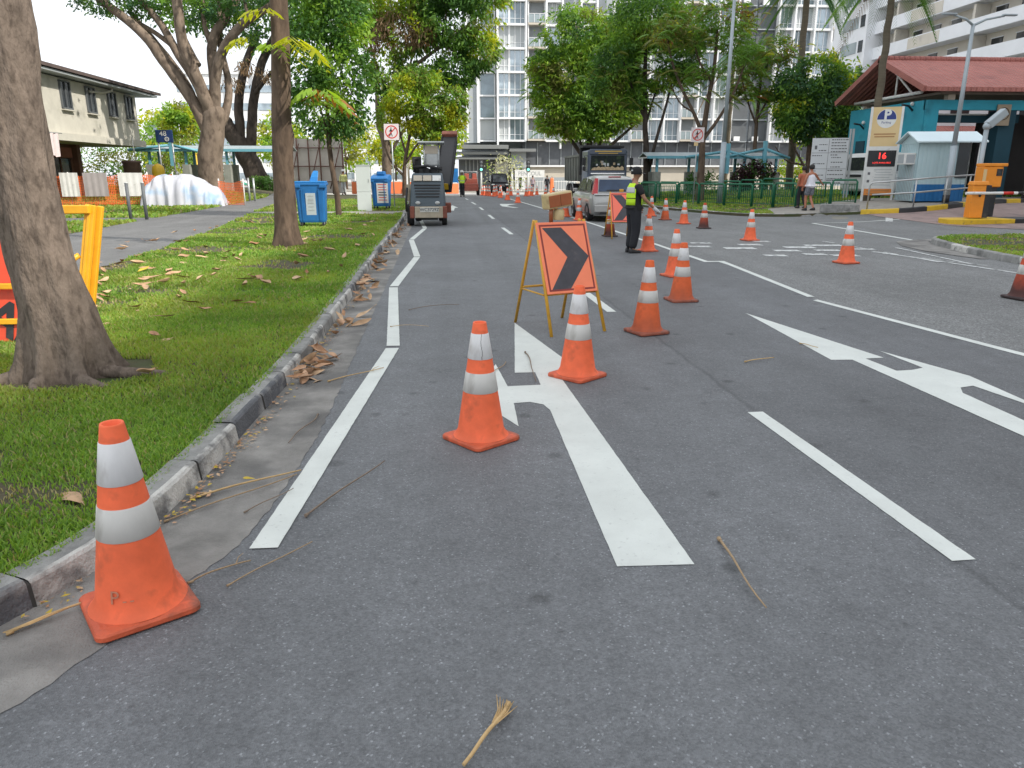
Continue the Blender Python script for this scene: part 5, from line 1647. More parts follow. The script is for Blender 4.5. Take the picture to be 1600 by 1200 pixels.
# ---- long white block of flats on the right
M_flat = mat('flats_white', (0.78, 0.8, 0.83), 0.75, 0.06, 0.3, dirt=((0.45, 0.46, 0.47), 0.5, 0.4, 0.6))
M_flat2 = mat('flats_cream', (0.6, 0.56, 0.49), 0.75, 0.08, 0.5, dirt=((0.3, 0.28, 0.25), 0.7, 0.5, 0.6))
hd = thing('flats_block', 'long white block of flats with open corridors behind the red tiled roof', 'building', (51.0, 78, 0.2))
MB().box((5.5, -1.5, 11.5), (7.8, 36, 23)).build('wall', M_flat2, hd)
MB().box((4.0, 18.4, 11.5), (10.4, 8.0, 23.4)).build('end_wall', M_flat, hd)
for k in range(8):
    z = 0.35 + 2.8 * k + 0.25
    par = MB().box((-0.1, -2.6, z + 0.45), (0.14, 34, 1.3)).build('parapet', M_flat if k % 2 else M_flat, hd)
    MB().box((0.75, -2.6, z - 0.13), (1.8, 34, 0.16)).build('corridor_slab', M_flat, hd)
    MB().box((-0.185, 4.5, z + 0.45), (0.03, 5.5, 1.1)).build('parapet_panel', M_flat2, hd)
wp = None
for k in range(3, 8):
    z = 0.6 + 2.8 * k + 1.45
    for y in np.arange(-18, 14, 3.3):
        mb_ = None
        if wp is None:
            mb = MB().box((0, 0, 0), (0.08, 1.5, 1.15), 0)
            mb.box((-0.03, 0, 0.6), (0.1, 1.7, 0.08), 1).box((-0.03, 0, -0.6), (0.1, 1.7, 0.08), 1)
            wp = o = mb.build('window', [M_glass_d, M_flat], hd)
        else:
            o = wp.copy()
            COL.objects.link(o)
            o.parent = hd
        o.location = (1.56, float(y), z)
    for y in (-16.2, -3.0, 10.4):
        MB().box((0.8, y, z - 0.2), (1.5, 0.35, 2.4)).build('cross_wall', M_flat2, hd)
    MB().box((-1.22, 18.2, z), (0.08, 3.6, 1.3)).build('window', M_rail, hd)
    MB().box((-1.24, 15.4, z), (0.08, 0.9, 1.3)).build('window', M_glass_d, hd)
MB().box((4.6, 0.5, 23.3), (10.6, 42, 0.6)).build('roof', M_flat, hd)

# ---- taller unseen block, added out of the picture on the right to shade the street
shade_block = thing('flats_block', 'tall unseen block of flats added outside the frame to shade the street', 'building', (42.0, -5, 0.1))
MB().box((6, -7, 21.5), (12, 94, 43)).build('wall', M_flat2, shade_block)
for k in range(15):
    MB().box((-0.15, -7, 0.9 + 2.8 * k), (0.16, 93, 1.2)).build('parapet', M_flat, shade_block)

# ---- teal car park entrance building with a red tiled gable roof
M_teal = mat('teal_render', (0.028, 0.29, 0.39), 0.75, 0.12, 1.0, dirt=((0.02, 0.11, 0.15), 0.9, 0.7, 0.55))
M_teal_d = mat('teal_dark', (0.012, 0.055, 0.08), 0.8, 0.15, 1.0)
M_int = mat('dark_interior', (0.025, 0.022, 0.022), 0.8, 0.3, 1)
M_cream2 = mat('column_cream', (0.5, 0.44, 0.36), 0.75, 0.1, 2)
M_soffit = mat('soffit_brown', (0.22, 0.18, 0.15), 0.8, 0.12, 2)


def tilemat():
    m = mat('roof_tile_red', (0.4, 0.15, 0.125), 0.75, 0.15, 1.5, dirt=((0.25, 0.1, 0.09), 1.1, 0.6, 0.58))
    nt = m.node_tree
    b = nt.nodes['Principled BSDF']
    tc = nt.nodes.new('ShaderNodeTexCoord')
    wv = nt.nodes.new('ShaderNodeTexWave')
    wv.wave_type = 'BANDS'
    wv.bands_direction = 'X'
    wv.inputs['Scale'].default_value = 1.25
    nt.links.new(tc.outputs['Object'], wv.inputs['Vector'])
    w2 = nt.nodes.new('ShaderNodeTexWave')
    w2.wave_type = 'BANDS'
    w2.wave_profile = 'SAW'
    w2.bands_direction = 'Y'
    w2.inputs['Scale'].default_value = 0.9
    nt.links.new(tc.outputs['Object'], w2.inputs['Vector'])
    ad = nt.nodes.new('ShaderNodeMath')
    ad.operation = 'ADD'
    nt.links.new(wv.outputs['Fac'], ad.inputs[0])
    nt.links.new(w2.outputs['Fac'], ad.inputs[1])
    bp = nt.nodes.new('ShaderNodeBump')
    bp.inputs['Strength'].default_value = 1.0
    bp.inputs['Distance'].default_value = 0.06
    nt.links.new(ad.outputs[0], bp.inputs['Height'])
    nt.links.new(bp.outputs['Normal'], b.inputs['Normal'])
    return m


M_tile = tilemat()
tb = thing('gatehouse', 'teal car park entrance building under a red tiled gable roof', 'building', (20.0, 35.4, 0.42))
X1 = 16.0
ez, rz_, fyy, byy = 4.66, 6.22, -3.6, 3.75
mb = MB()
for (ya, za, yb, zb) in ((fyy, ez, 0.1, rz_), (byy, ez, 0.1, rz_)):
    n1 = Vector((0, -(zb - za), (yb - ya))).normalized() * (1 if yb > ya else -1)
    mb.add([(0, ya, za), (X1, ya, za), (X1, yb, zb), (0, yb, zb), (0, ya, za - 0.14), (X1, ya, za - 0.14), (X1, yb, zb - 0.14), (0, yb, zb - 0.14)],
           [(0, 1, 2, 3), (7, 6, 5, 4), (0, 1, 5, 4), (1, 2, 6, 5), (3, 0, 4, 7)])
rf = mb.build('roof', [M_tile], tb)
MB().tube([(-0.08, 0.1, rz_ + 0.02), (X1, 0.1, rz_ + 0.02)], 0.13, 8).build('ridge', M_tile, rf)
for (ya, yb) in ((fyy, 0.1), (byy, 0.1)):
    o = MB().box((0, 0, 0), (0.1, math.hypot(yb - ya, rz_ - ez) + 0.1, 0.24)).build('barge_board', M_tile, rf)
    o.location = (-0.06, (ya + yb) / 2, (ez + rz_) / 2 - 0.06)
    o.rotation_euler = (math.atan2(rz_ - ez, yb - ya), 0, 0)
MB().box((X1 / 2, fyy - 0.06, ez - 0.1), (X1, 0.12, 0.16)).build('gutter', M_tile, rf)
MB().box((X1 / 2 + 0.5, 0, ez - 0.2), (X1 - 1, 6.4, 0.1)).build('soffit', M_soffit, tb)
mb = MB()
mb.tube([(0.5, -2.6, ez - 0.12), (0.5, 2.9, ez - 0.14)], 0.07, 8)
mb.tube([(0.5, -1.9, ez - 0.1), (0.5, 0.1, ez + 1.25)], 0.05, 6)
mb.tube([(0.5, -0.6, ez - 0.1), (0.5, -0.6, ez + 0.8)], 0.05, 6)
mb.build('truss', M_white, tb)
# walls
mb = MB()
mb.box((0.7, 0.2, 2.05), (0.3, 6.2, 4.3))
mb.build('side_wall', M_teal, tb)
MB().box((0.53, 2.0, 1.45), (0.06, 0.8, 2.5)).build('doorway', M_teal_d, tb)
mb = MB()
mb.box((8.2, -2.95, 3.99), (15.3, 0.3, 0.4))
mb.box((0.82, -2.955, 1.9), (0.5, 0.31, 3.8))
mb.build('front_wall', M_teal, tb)
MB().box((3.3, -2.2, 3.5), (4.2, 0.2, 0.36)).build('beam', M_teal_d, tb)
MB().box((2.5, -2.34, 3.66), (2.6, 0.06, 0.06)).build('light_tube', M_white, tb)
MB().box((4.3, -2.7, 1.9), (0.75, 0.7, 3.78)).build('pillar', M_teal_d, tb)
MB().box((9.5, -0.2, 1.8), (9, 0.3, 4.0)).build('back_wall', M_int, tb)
MB().box((1.6, -2.9, ez - 0.35), (0.32, 0.3, 0.5)).build('stub_column', M_cream2, tb)
MB().box((1.2, 2.9, ez - 0.35), (0.32, 0.3, 0.5)).build('stub_column', M_cream2, tb)
# lamps on brackets
for (x, y, z) in ((0.6, 1.9, 3.4), (0.65, -2.0, 3.95)):
    MB().tube([(0.56, y, z - 0.12), (0.3, y - 0.1, z + 0.06), (-0.1, y - 0.25, z + 0.1)], 0.045, 8).build('wall_lamp', M_black, tb)
    MB().ball((0.5, y - 0.02, z + 0.16), 0.09).build('globe', M_white, tb)
sg = thing('ceiling_sign', 'square tan board with a round emblem hanging under the teal lintel', 'sign', (23.95, 32.2, 3.55))
MB().box((0, 0, 0.45), (0.62, 0.05, 0.86)).build('board', mat('tan_board', (0.3, 0.24, 0.17), 0.6), sg)
mb = MB()
mb.lathe([(0.26, 0), (0.26, 0.012), (0.22, 0.012), (0.22, 0)], 24)
o = mb.build('emblem_ring', mat('emblem_dark', (0.1, 0.075, 0.05), 0.6), sg)
o.location = (0, -0.027, 0.5)
o.rotation_euler = (PI / 2, 0, 0)
for (dx, dz) in ((-0.07, 0.09), (0.08, 0.09), (0, -0.1)):
    MB().box((dx, -0.031, 0.5 + dz), (0.1, 0.012, 0.1)).build('emblem_mark', M_int, sg)
# house seen through the opening: low annex with red roof
ax_ = thing('annex', 'low white annex with a red roof seen through the teal opening', 'building', (31.2, 45, 0.2))
MB().box((0, 0, 2.9), (7.0, 4, 5.8)).build('wall', M_flat, ax_)
MB().prism([(-3.3, 3.3), (-2.0, 4.0), (2.2, 4.0), (2.2, 3.3)], -3.9, 3.9, axis='x').build('roof', M_tile, ax_)
for x in (-1.9, 0.4, 2.3):
    MB().box((x, -2.03, 4.8), (1.1, 0.06, 1.0)).build('window', M_glass_d, ax_)

# ---- pale blue guard booth
M_booth = mat('booth_pale', (0.42, 0.55, 0.58), 0.6, 0.06, 1.2)
M_booth_d = mat('booth_blue', (0.012, 0.13, 0.34), 0.6, 0.1, 1.5)
M_booth_r = mat('booth_roof', (0.62, 0.74, 0.78), 0.5, 0.05, 1.2)
kz = 0.56
kb_ = thing('guard_booth', 'small pale blue booth with blue base and pitched roof beside the parking sign', 'booth', (18.25, 28.35, kz), math.radians(-8))
def corr(x0, x1, z0, z1, y, m, nm, ax='x'):
    mb = MB()
    n = int(abs(x1 - x0) / 0.14)
    for i in range(n):
        a = x0 + (x1 - x0) * i / n
        b = x0 + (x1 - x0) * (i + 1) / n
        c = (a + b) / 2
        w = (b - a)
        if ax == 'x':
            mb.box((c, y, (z0 + z1) / 2), (w * 0.6, 0.03, z1 - z0))
            mb.box((c + w * 0.5, y + 0.012, (z0 + z1) / 2), (w * 0.4, 0.03, z1 - z0))
        else:
            mb.box((y, c, (z0 + z1) / 2), (0.03, w * 0.6, z1 - z0))
            mb.box((y + 0.012, c + w * 0.5, (z0 + z1) / 2), (0.03, w * 0.4, z1 - z0))
    return mb.build(nm, m, kb_)
corr(-0.62, 1.2, 0.62, 2.16, -0.7, M_booth, 'front_wall')
corr(-0.62, 1.2, 0.0, 0.62, -0.712, M_booth_d, 'front_base')
corr(-0.7, 0.75, 0.0, 2.16, -0.62, M_booth, 'side_wall', 'y')
MB().box((0.3, 0.02, 1.05), (1.8, 1.38, 2.1)).build('core', M_booth, kb_)
MB().box((1.02, -0.735, 1.5), (0.42, 0.03, 1.3)).build('window', M_glass_d, kb_)
MB().prism([(-0.92, 2.12), (0.02, 2.5), (0.95, 2.12), (0.95, 2.17), (0.02, 2.55), (-0.92, 2.17)], -0.8, 1.75, axis='x').build('roof', M_booth_r, kb_)
mb = MB().prism([(-0.8, 2.1), (0.02, 2.48), (0.84, 2.1)], -0.64, -0.6, axis='x')
mb.build('gable', M_booth, kb_)
mb = MB().tube([(1.55, -0.75, 0), (1.55, -0.75, 2.1)], 0.025, 6)
mb.build('corner_post', M_white, kb_)
ac = MB().box((-0.82, -0.25, 1.55), (0.42, 0.62, 0.42)).build('air_conditioner', M_white, kb_, bevel=0.02)
MB().box((-1.035, -0.25, 1.55), (0.01, 0.5, 0.32)).build('grille', M_tgrey, ac)
MB().box((-0.82, -0.565, 1.55), (0.3, 0.01, 0.3)).build('grille', M_tgrey, ac)
mb = MB()
for y in np.arange(-0.7, 0.75, 0.13):
    mb.tube([(-0.72, float(y), 0.0), (-0.72, float(y), 1.35)], 0.011, 5)
mb.tube([(-0.72, -0.72, 0.85), (-0.72, 0.75, 0.85)], 0.014, 5)
mb.build('window_grille', M_tgrey, kb_)

# ---- parking pylon
M_pbeige = mat('sign_beige', (0.68, 0.5, 0.25), 0.5, 0.05, 2)
M_pblue = mat('sign_blue', (0.02, 0.04, 0.2), 0.45, 0.05, 3)
M_led = mat('led_red', (0.5, 0.02, 0.02), 0.5, 0.0, 3, emit=((1.0, 0.05, 0.04), 1.6))
M_oran = mat('sign_orange', (0.72, 0.25, 0.05), 0.5, 0.08, 3)
M_ink = mat('ink_dark', (0.12, 0.12, 0.13), 0.6, 0.05, 3)
M_ink2 = mat('ink_brown', (0.4, 0.2, 0.08), 0.6, 0.05, 3)
pg = thing('parking_sign', 'tall parking pylon with a blue P disc and red lit number 16', 'sign', (17.55, 30.2, 0.42), math.radians(-22))
for s in (-1, 1):
    MB().box((s * 0.56, 0, 1.86), (0.09, 0.09, 3.72)).build('post', M_white, pg, bevel=0.01)
MB().box((0, 0, 2.96), (1.03, 0.06, 1.5)).build('panel', M_pbeige, pg)
MB().box((0, -0.002, 2.13), (1.03, 0.062, 0.16)).build('panel', M_white, pg)
disc = MB().prism([(0.36 * math.cos(2 * PI * i / 40), 0.36 * math.sin(2 * PI * i / 40)) for i in range(40)], -0.036, -0.031, axis='y').build('disc', M_white, pg)
disc.location = (0, 0, 3.27)
MB().prism([(0.345 * math.cos(PI * i / 24 - 0.1 + 0.2 * i / 24), 0.345 * math.sin(PI * i / 24 - 0.1 + 0.2 * i / 24)) for i in range(25)], -0.041, -0.0365, axis='y').build('disc_half', M_pblue, disc)
text('P', 0.5, disc, M_white, (0.02, -0.043, 0.13), bold=0.02)
text('Parking', 0.12, disc, M_pblue, (0.0, -0.039, -0.15))
for zz, w in ((2.68, 0.8), (2.58, 0.74)):
    MB().box((0, -0.034, zz), (w, 0.006, 0.045)).build('small_print', M_ink2, pg)
scn = MB().box((0, -0.01, 1.74), (1.03, 0.08, 0.62)).build('display', M_black, pg)
text('16', 0.34, scn, M_led, (0.0, -0.052, 1.83), bold=0.006)
text('LOTS AVAILABLE', 0.085, scn, M_led, (0.02, -0.052, 1.57), sx=1.05)
MB().box((0, 0.0, 0.97), (1.03, 0.06, 0.9)).build('panel', M_white, pg)
for i in range(7):
    MB().box((0.1 + 0.03 * (i % 3), -0.032, 1.3 - i * 0.1), (0.66 - 0.1 * (i % 2), 0.005, 0.022)).build('small_print', M_metal, pg)
for zz in (1.15, 0.85):
    MB().box((-0.4, -0.033, zz), (0.09, 0.006, 0.1)).build('icon', M_ink, pg)
MB().box((0, -0.002, 0.42), (1.03, 0.064, 0.26)).build('panel', M_oran, pg)
for zz in (0.47, 0.37):
    MB().box((0, -0.036, zz), (0.85, 0.004, 0.03)).build('small_print', M_ink2, pg)

# ---- wide notice board
M_board = mat('board_white', (0.6, 0.62, 0.64), 0.55, 0.05, 1.5)
nbd = thing('notice_board', 'wide white notice board on a grey post behind the green railing', 'sign', (16.85, 33.2, 0.35), math.radians(-20))
MB().box((0.0, 0, 1.75), (1.5, 0.05, 1.95)).build('board', M_board, nbd)
MB().box((0.78, 0.03, 1.55), (0.07, 0.08, 3.1)).build('post', M_metal, nbd)
MB().box((0.9, 0.05, 1.55), (0.09, 0.1, 3.1)).build('post', M_metal, nbd)
mb = MB()
for z in (2.1, 1.42, 0.95):
    mb.box((0.0 if z > 1 else 0.35, -0.028, z), (1.48 if z > 1 else 0.76, 0.004, 0.014))
mb.box((-0.05, -0.0285, 1.75), (0.014, 0.004, 1.9))
mb.build('ruled_lines', M_ink, nbd)
r9 = random.Random(4)
for (x0, x1, z0, z1, n) in ((-0.45, -0.15, 2.2, 2.45, 2), (0.05, 0.65, 2.15, 2.65, 5), (-0.7, -0.35, 1.95, 2.02, 1), (-0.65, -0.2, 1.6, 1.68, 1), (0.05, 0.35, 1.98, 2.04, 1), (0.1, 0.5, 1.5, 1.9, 3), (-0.7, -0.5, 1.3, 1.36, 1), (-0.4, -0.15, 0.95, 1.15, 2), (0.0, 0.6, 1.0, 1.35, 3), (0, 0.6, 0.82, 0.92, 2)):
    for i in range(n):
        z = z1 - (z1 - z0) * (i / max(1, n - 1)) if n > 1 else (z0 + z1) / 2
        mb = MB()
        x = x0
        while x < x1:
            w = r9.uniform(0.03, 0.11)
            mb.box((x + w / 2, -0.027, z), (w, 0.003, 0.04))
            x += w + 0.025
        mb.build('small_print', M_ink, nbd)
MB().box((-0.58, -0.028, 2.33), (0.1, 0.004, 0.16)).build('crest', M_ink, nbd)

# ---- barrier island and boom
bi = thing('barrier_island', 'raised yellow and black kerbed island carrying the car park barrier', 'kerb island', (15.68, 22.35, H(16, 22.5)), math.radians(5))
for i in range(5):
    xa = [0, 2.1, 3.6, 5.1, 6.6][i]
    xb = [2.1, 3.6, 5.1, 6.6, 8.5][i]
    mb = MB()
    if i == 0:
        mb.prism([(0.25, 0), (0, 0.35), (0, 0.75), (0.25, 1.1), (xb, 1.1), (xb, 0)], -0.12, 0.17)
    else:
        mb.box(((xa + xb) / 2, 0.55, 0.025), (xb - xa, 1.1, 0.29))
    mb.build('kerb_stone', M_yellow if i % 2 == 0 else M_black, bi, bevel=0.02)
M_bor = mat('barrier_orange', (0.78, 0.27, 0.02), 0.45, 0.08, 3, dirt=((0.4, 0.17, 0.04), 4, 0.5, 0.6))
bz = H(16.5, 22.9) + 0.17
ba = thing('car_park_barrier', 'orange and black barrier cabinet on the yellow tipped island with a white boom', 'barrier', (16.62, 22.95, bz), math.radians(-10))
MB().box((0, 0, 0.5), (0.4, 0.36, 1.0)).build('cabinet', M_bor, ba, bevel=0.02)
MB().box((0.27, 0.0, 0.5), (0.16, 0.37, 1.0)).build('side_panel', M_black, ba, bevel=0.01)
MB().box((0.03, 0, 1.06), (0.5, 0.42, 0.12), top=0.85).build('lid', M_bor, ba, bevel=0.02)
o = MB().lathe([(0.03, 0), (0.04, 0.03), (0.001, 0.035)], 10).build('lock', M_black, ba)
o.location = (0.02, -0.18, 0.68)
o.rotation_euler = (PI / 2, 0, 0)
bt = thing('ticket_machine', 'orange topped ticket machine on a black plinth behind the barrier cabinet', 'ticket machine', (17.95, 24.35, H(17.95, 24.35)), math.radians(-8))
MB().box((0, 0, 0.48), (0.52, 0.4, 0.95)).build('plinth', M_black, bt, bevel=0.01)
MB().box((0, -0.02, 1.28), (0.64, 0.5, 0.66)).build('head', M_bor, bt, bevel=0.03)
MB().box((-0.26, -0.28, 1.22), (0.1, 0.02, 0.6)).build('trim', M_pbeige, bt)
MB().box((0.06, -0.02, 1.66), (0.74, 0.56, 0.1)).build('lid', M_bor, bt, bevel=0.02)
MB().box((0.2, -0.275, 1.42), (0.18, 0.02, 0.22)).build('screen', M_black, bt)
bm2 = thing('boom', 'long white boom with a red band lying across the barrier cabinet', 'boom', (16.1, 22.7, bz + 0.76), math.radians(2))
MB().tube([(0, 0, 0), (6.8, 0, 0.0)], 0.045, 10).build('arm', M_white, bm2)
M_red = mat('red_paint', (0.6, 0.03, 0.02), 0.5, 0.1, 4)
MB().tube([(1.25, 0, 0), (1.6, 0, 0.0)], 0.0465, 10).build('band', M_red, bm2)
MB().tube([(1.75, 0, 0), (1.95, 0, 0.0)], 0.0465, 10).build('band', M_black, bm2)
MB().tube([(2.6, 0.05, -0.78), (2.6, 0.05, 0.02)], 0.05, 8).build('rest_post', M_black, bm2)
MB().box((2.6, 0.05, -0.76), (0.42, 0.35, 0.05)).build('foot_plate', M_black, bm2)
gb = thing('control_cabinet', 'plain grey steel cabinet at the right edge on the barrier island', 'cabinet', (19.7, 23.2, bz), 0)
MB().box((0.3, 0, 0.47), (1.1, 0.5, 0.94)).build('body', mat('cabinet_grey', (0.4, 0.43, 0.42), 0.55), gb, bevel=0.015)
MB().box((-0.2, -0.253, 0.47), (0.02, 0.01, 0.88)).build('door_gap', M_ink, gb)
# dark shop counter under the gatehouse with ticker
sh = thing('entrance_stall', 'dark glazed stall with a tan sign board and red ticker under the gatehouse', 'stall', (25.2, 30.9, 0.42))
MB().box((0.9, 0.3, 1.2), (2.4, 0.6, 2.4)).build('body', M_int, sh)
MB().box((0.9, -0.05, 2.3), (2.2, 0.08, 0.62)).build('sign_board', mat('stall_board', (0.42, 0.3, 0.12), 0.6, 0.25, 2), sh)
text('Carpark', 0.34, sh, M_ink, (0.35, -0.1, 2.3))
MB().box((0.9, -0.04, 1.45), (1.9, 0.06, 0.85)).build('glass', M_glass_d, sh)
MB().box((0.9, -0.07, 0.95), (2.2, 0.08, 0.16)).build('ticker', mat('ticker_red', (0.35, 0.01, 0.04), 0.4, 0.1, 3, emit=((1, 0.03, 0.1), 0.12)), sh)
MB().box((0.7, -0.115, 0.96), (1.2, 0.006, 0.03)).build('small_print', M_fl2, sh)

# ---- lamp posts
M_pole = mat('pole_grey', (0.36, 0.41, 0.44), 0.5, 0.08, 2, metal=0.2, dirt=((0.2, 0.22, 0.23), 3, 0.4, 0.6))
lp = thing('street_lamp', 'tall plain grey lamp post behind the receding row of cones', 'street lamp', (13.1, 36.2, 0.1))
MB().tube([(0, 0, -0.05), (0, 0, 2.9)], 0.125, 16).tube([(0, 0, 2.85), (0, 0, 9.6)], [0.1, 0.065], 14).build('pole', M_pole, lp)
MB().tube([(0, 0, 0.0), (0, 0, 0.16)], 0.155, 16).build('base_band', M_black, lp)
MB().tube([(0, 0, 9.5), (-1.0, -0.2, 10.1), (-2.2, -0.4, 10.2)], [0.06, 0.05, 0.045], 8).build('arm', M_pole, lp)
lp2 = thing('street_lamp', 'twin armed lamp post standing in front of the pale blue booth', 'street lamp', (18.36, 26.95, 0.45))
MB().tube([(0, 0, -0.1), (0, 0, 2.1)], 0.115, 14).tube([(0, 0, 2.05), (0.02, 0, 6.15)], [0.085, 0.06], 12).build('pole', M_pole, lp2)
MB().tube([(0, 0, 0.08), (0, 0, 0.36)], 0.122, 14).build('base_band', M_black, lp2)
for sx_, ex in ((-1, 0.75), (1, 1.1)):
    a = MB().tube([(0.02, 0, 6.1), (0.02 + sx_ * ex * 0.4, 0, 6.3), (0.02 + sx_ * ex, 0, 6.42)], [0.045, 0.04, 0.03], 8).build('arm', M_pole, lp2)
    MB().box((0.02 + sx_ * (ex + 0.18), 0, 6.45), (0.5, 0.16, 0.06)).build('lamp_head', M_pole, a, bevel=0.02)
fl = thing('floodlight', 'tilted grey floodlight on a pole beside the ticket machine', 'floodlight', (18.0, 24.9, 0.4))
MB().tube([(0, 0, 0), (0.02, 0, 2.65)], 0.075, 10).build('pole', M_pole, fl)
rot = Matrix.Rotation(math.radians(-40), 4, 'Y')
hd_ = MB().box((0.3, 0, 2.95), (0.7, 0.26, 0.26), 0, rot).build('lamp_head', M_pole, fl, bevel=0.03)
MB().ball((0.02, 0, 2.7), 0.13).build('joint', M_pole, fl)

# ---- handrail of the ramp
hr = thing('ramp_handrail', 'curved stainless handrail along the yellow and black ramp kerb', 'handrail', (0, 0, 0))
M_ss = mat('stainless', (0.45, 0.46, 0.46), 0.35, 0.1, 6, metal=0.7)
def hz(x, y, d):
    return (x, y, H(x, y) + 0.14 + d)


hp = [(15.3, 26.62), (16.6, 26.12), (17.9, 26.35), (19.3, 27.1), (20.6, 28.0)]
for d in (0.98, 0.52):
    pts = [hz(*p, d) for p in hp]
    if d > 0.9:
        pts = [hz(15.2, 26.68, -0.1), hz(15.2, 26.68, 0.85), hz(15.26, 26.65, 0.95)] + pts[1:]
    MB().tube([Vector(p) for p in pts], 0.03, 8).build('rail', M_ss, hr)
for p in hp[1:]:
    MB().tube([hz(*p, -0.1), hz(*p, 0.98)], 0.028, 8).build('post', M_ss, hr)
ST = thing('stone_block', 'low rough concrete block at the foot of the notice board', 'block', (14.4, 27.35, H(14.4, 27.35) + 0.1), math.radians(-30))
MB().box((0.1, 0, 0.13), (1.35, 0.3, 0.3)).build('block', M_kerb_c, ST, bevel=0.03)
# ------------------------------------------------------------------ people
SKIN = mat('skin_tan', (0.36, 0.19, 0.115), 0.55, 0.08, 6)
SKIN_D = mat('skin_brown', (0.17, 0.085, 0.05), 0.55, 0.08, 6)
HAIR = mat('hair_black', (0.015, 0.012, 0.011), 0.6, 0.2, 20)
M_shoe = mat('shoe_black', (0.015, 0.015, 0.017), 0.4, 0.15, 8)


def skinmesh(name, verts, edges, m, parent, sub=2, root=0):
    """verts: list of (x, y, z, rx, ry)"""
    me = bpy.data.meshes.new(name)
    me.from_pydata([v[:3] for v in verts], edges, [])
    me.materials.append(m)
    o = bpy.data.objects.new(name, me)
    COL.objects.link(o)
    o.parent = parent
    md = o.modifiers.new('skin', 'SKIN')
    md.use_smooth_shade = True
    md.branch_smoothing = 0.3
    sv = me.skin_vertices[0].data
    for i, v in enumerate(verts):
        sv[i].radius = (v[3], v[4])
        sv[i].use_root = (i == root)
    if sub:
        s = o.modifiers.new('sub', 'SUBSURF')
        s.levels = sub
        s.render_levels = sub
    return o


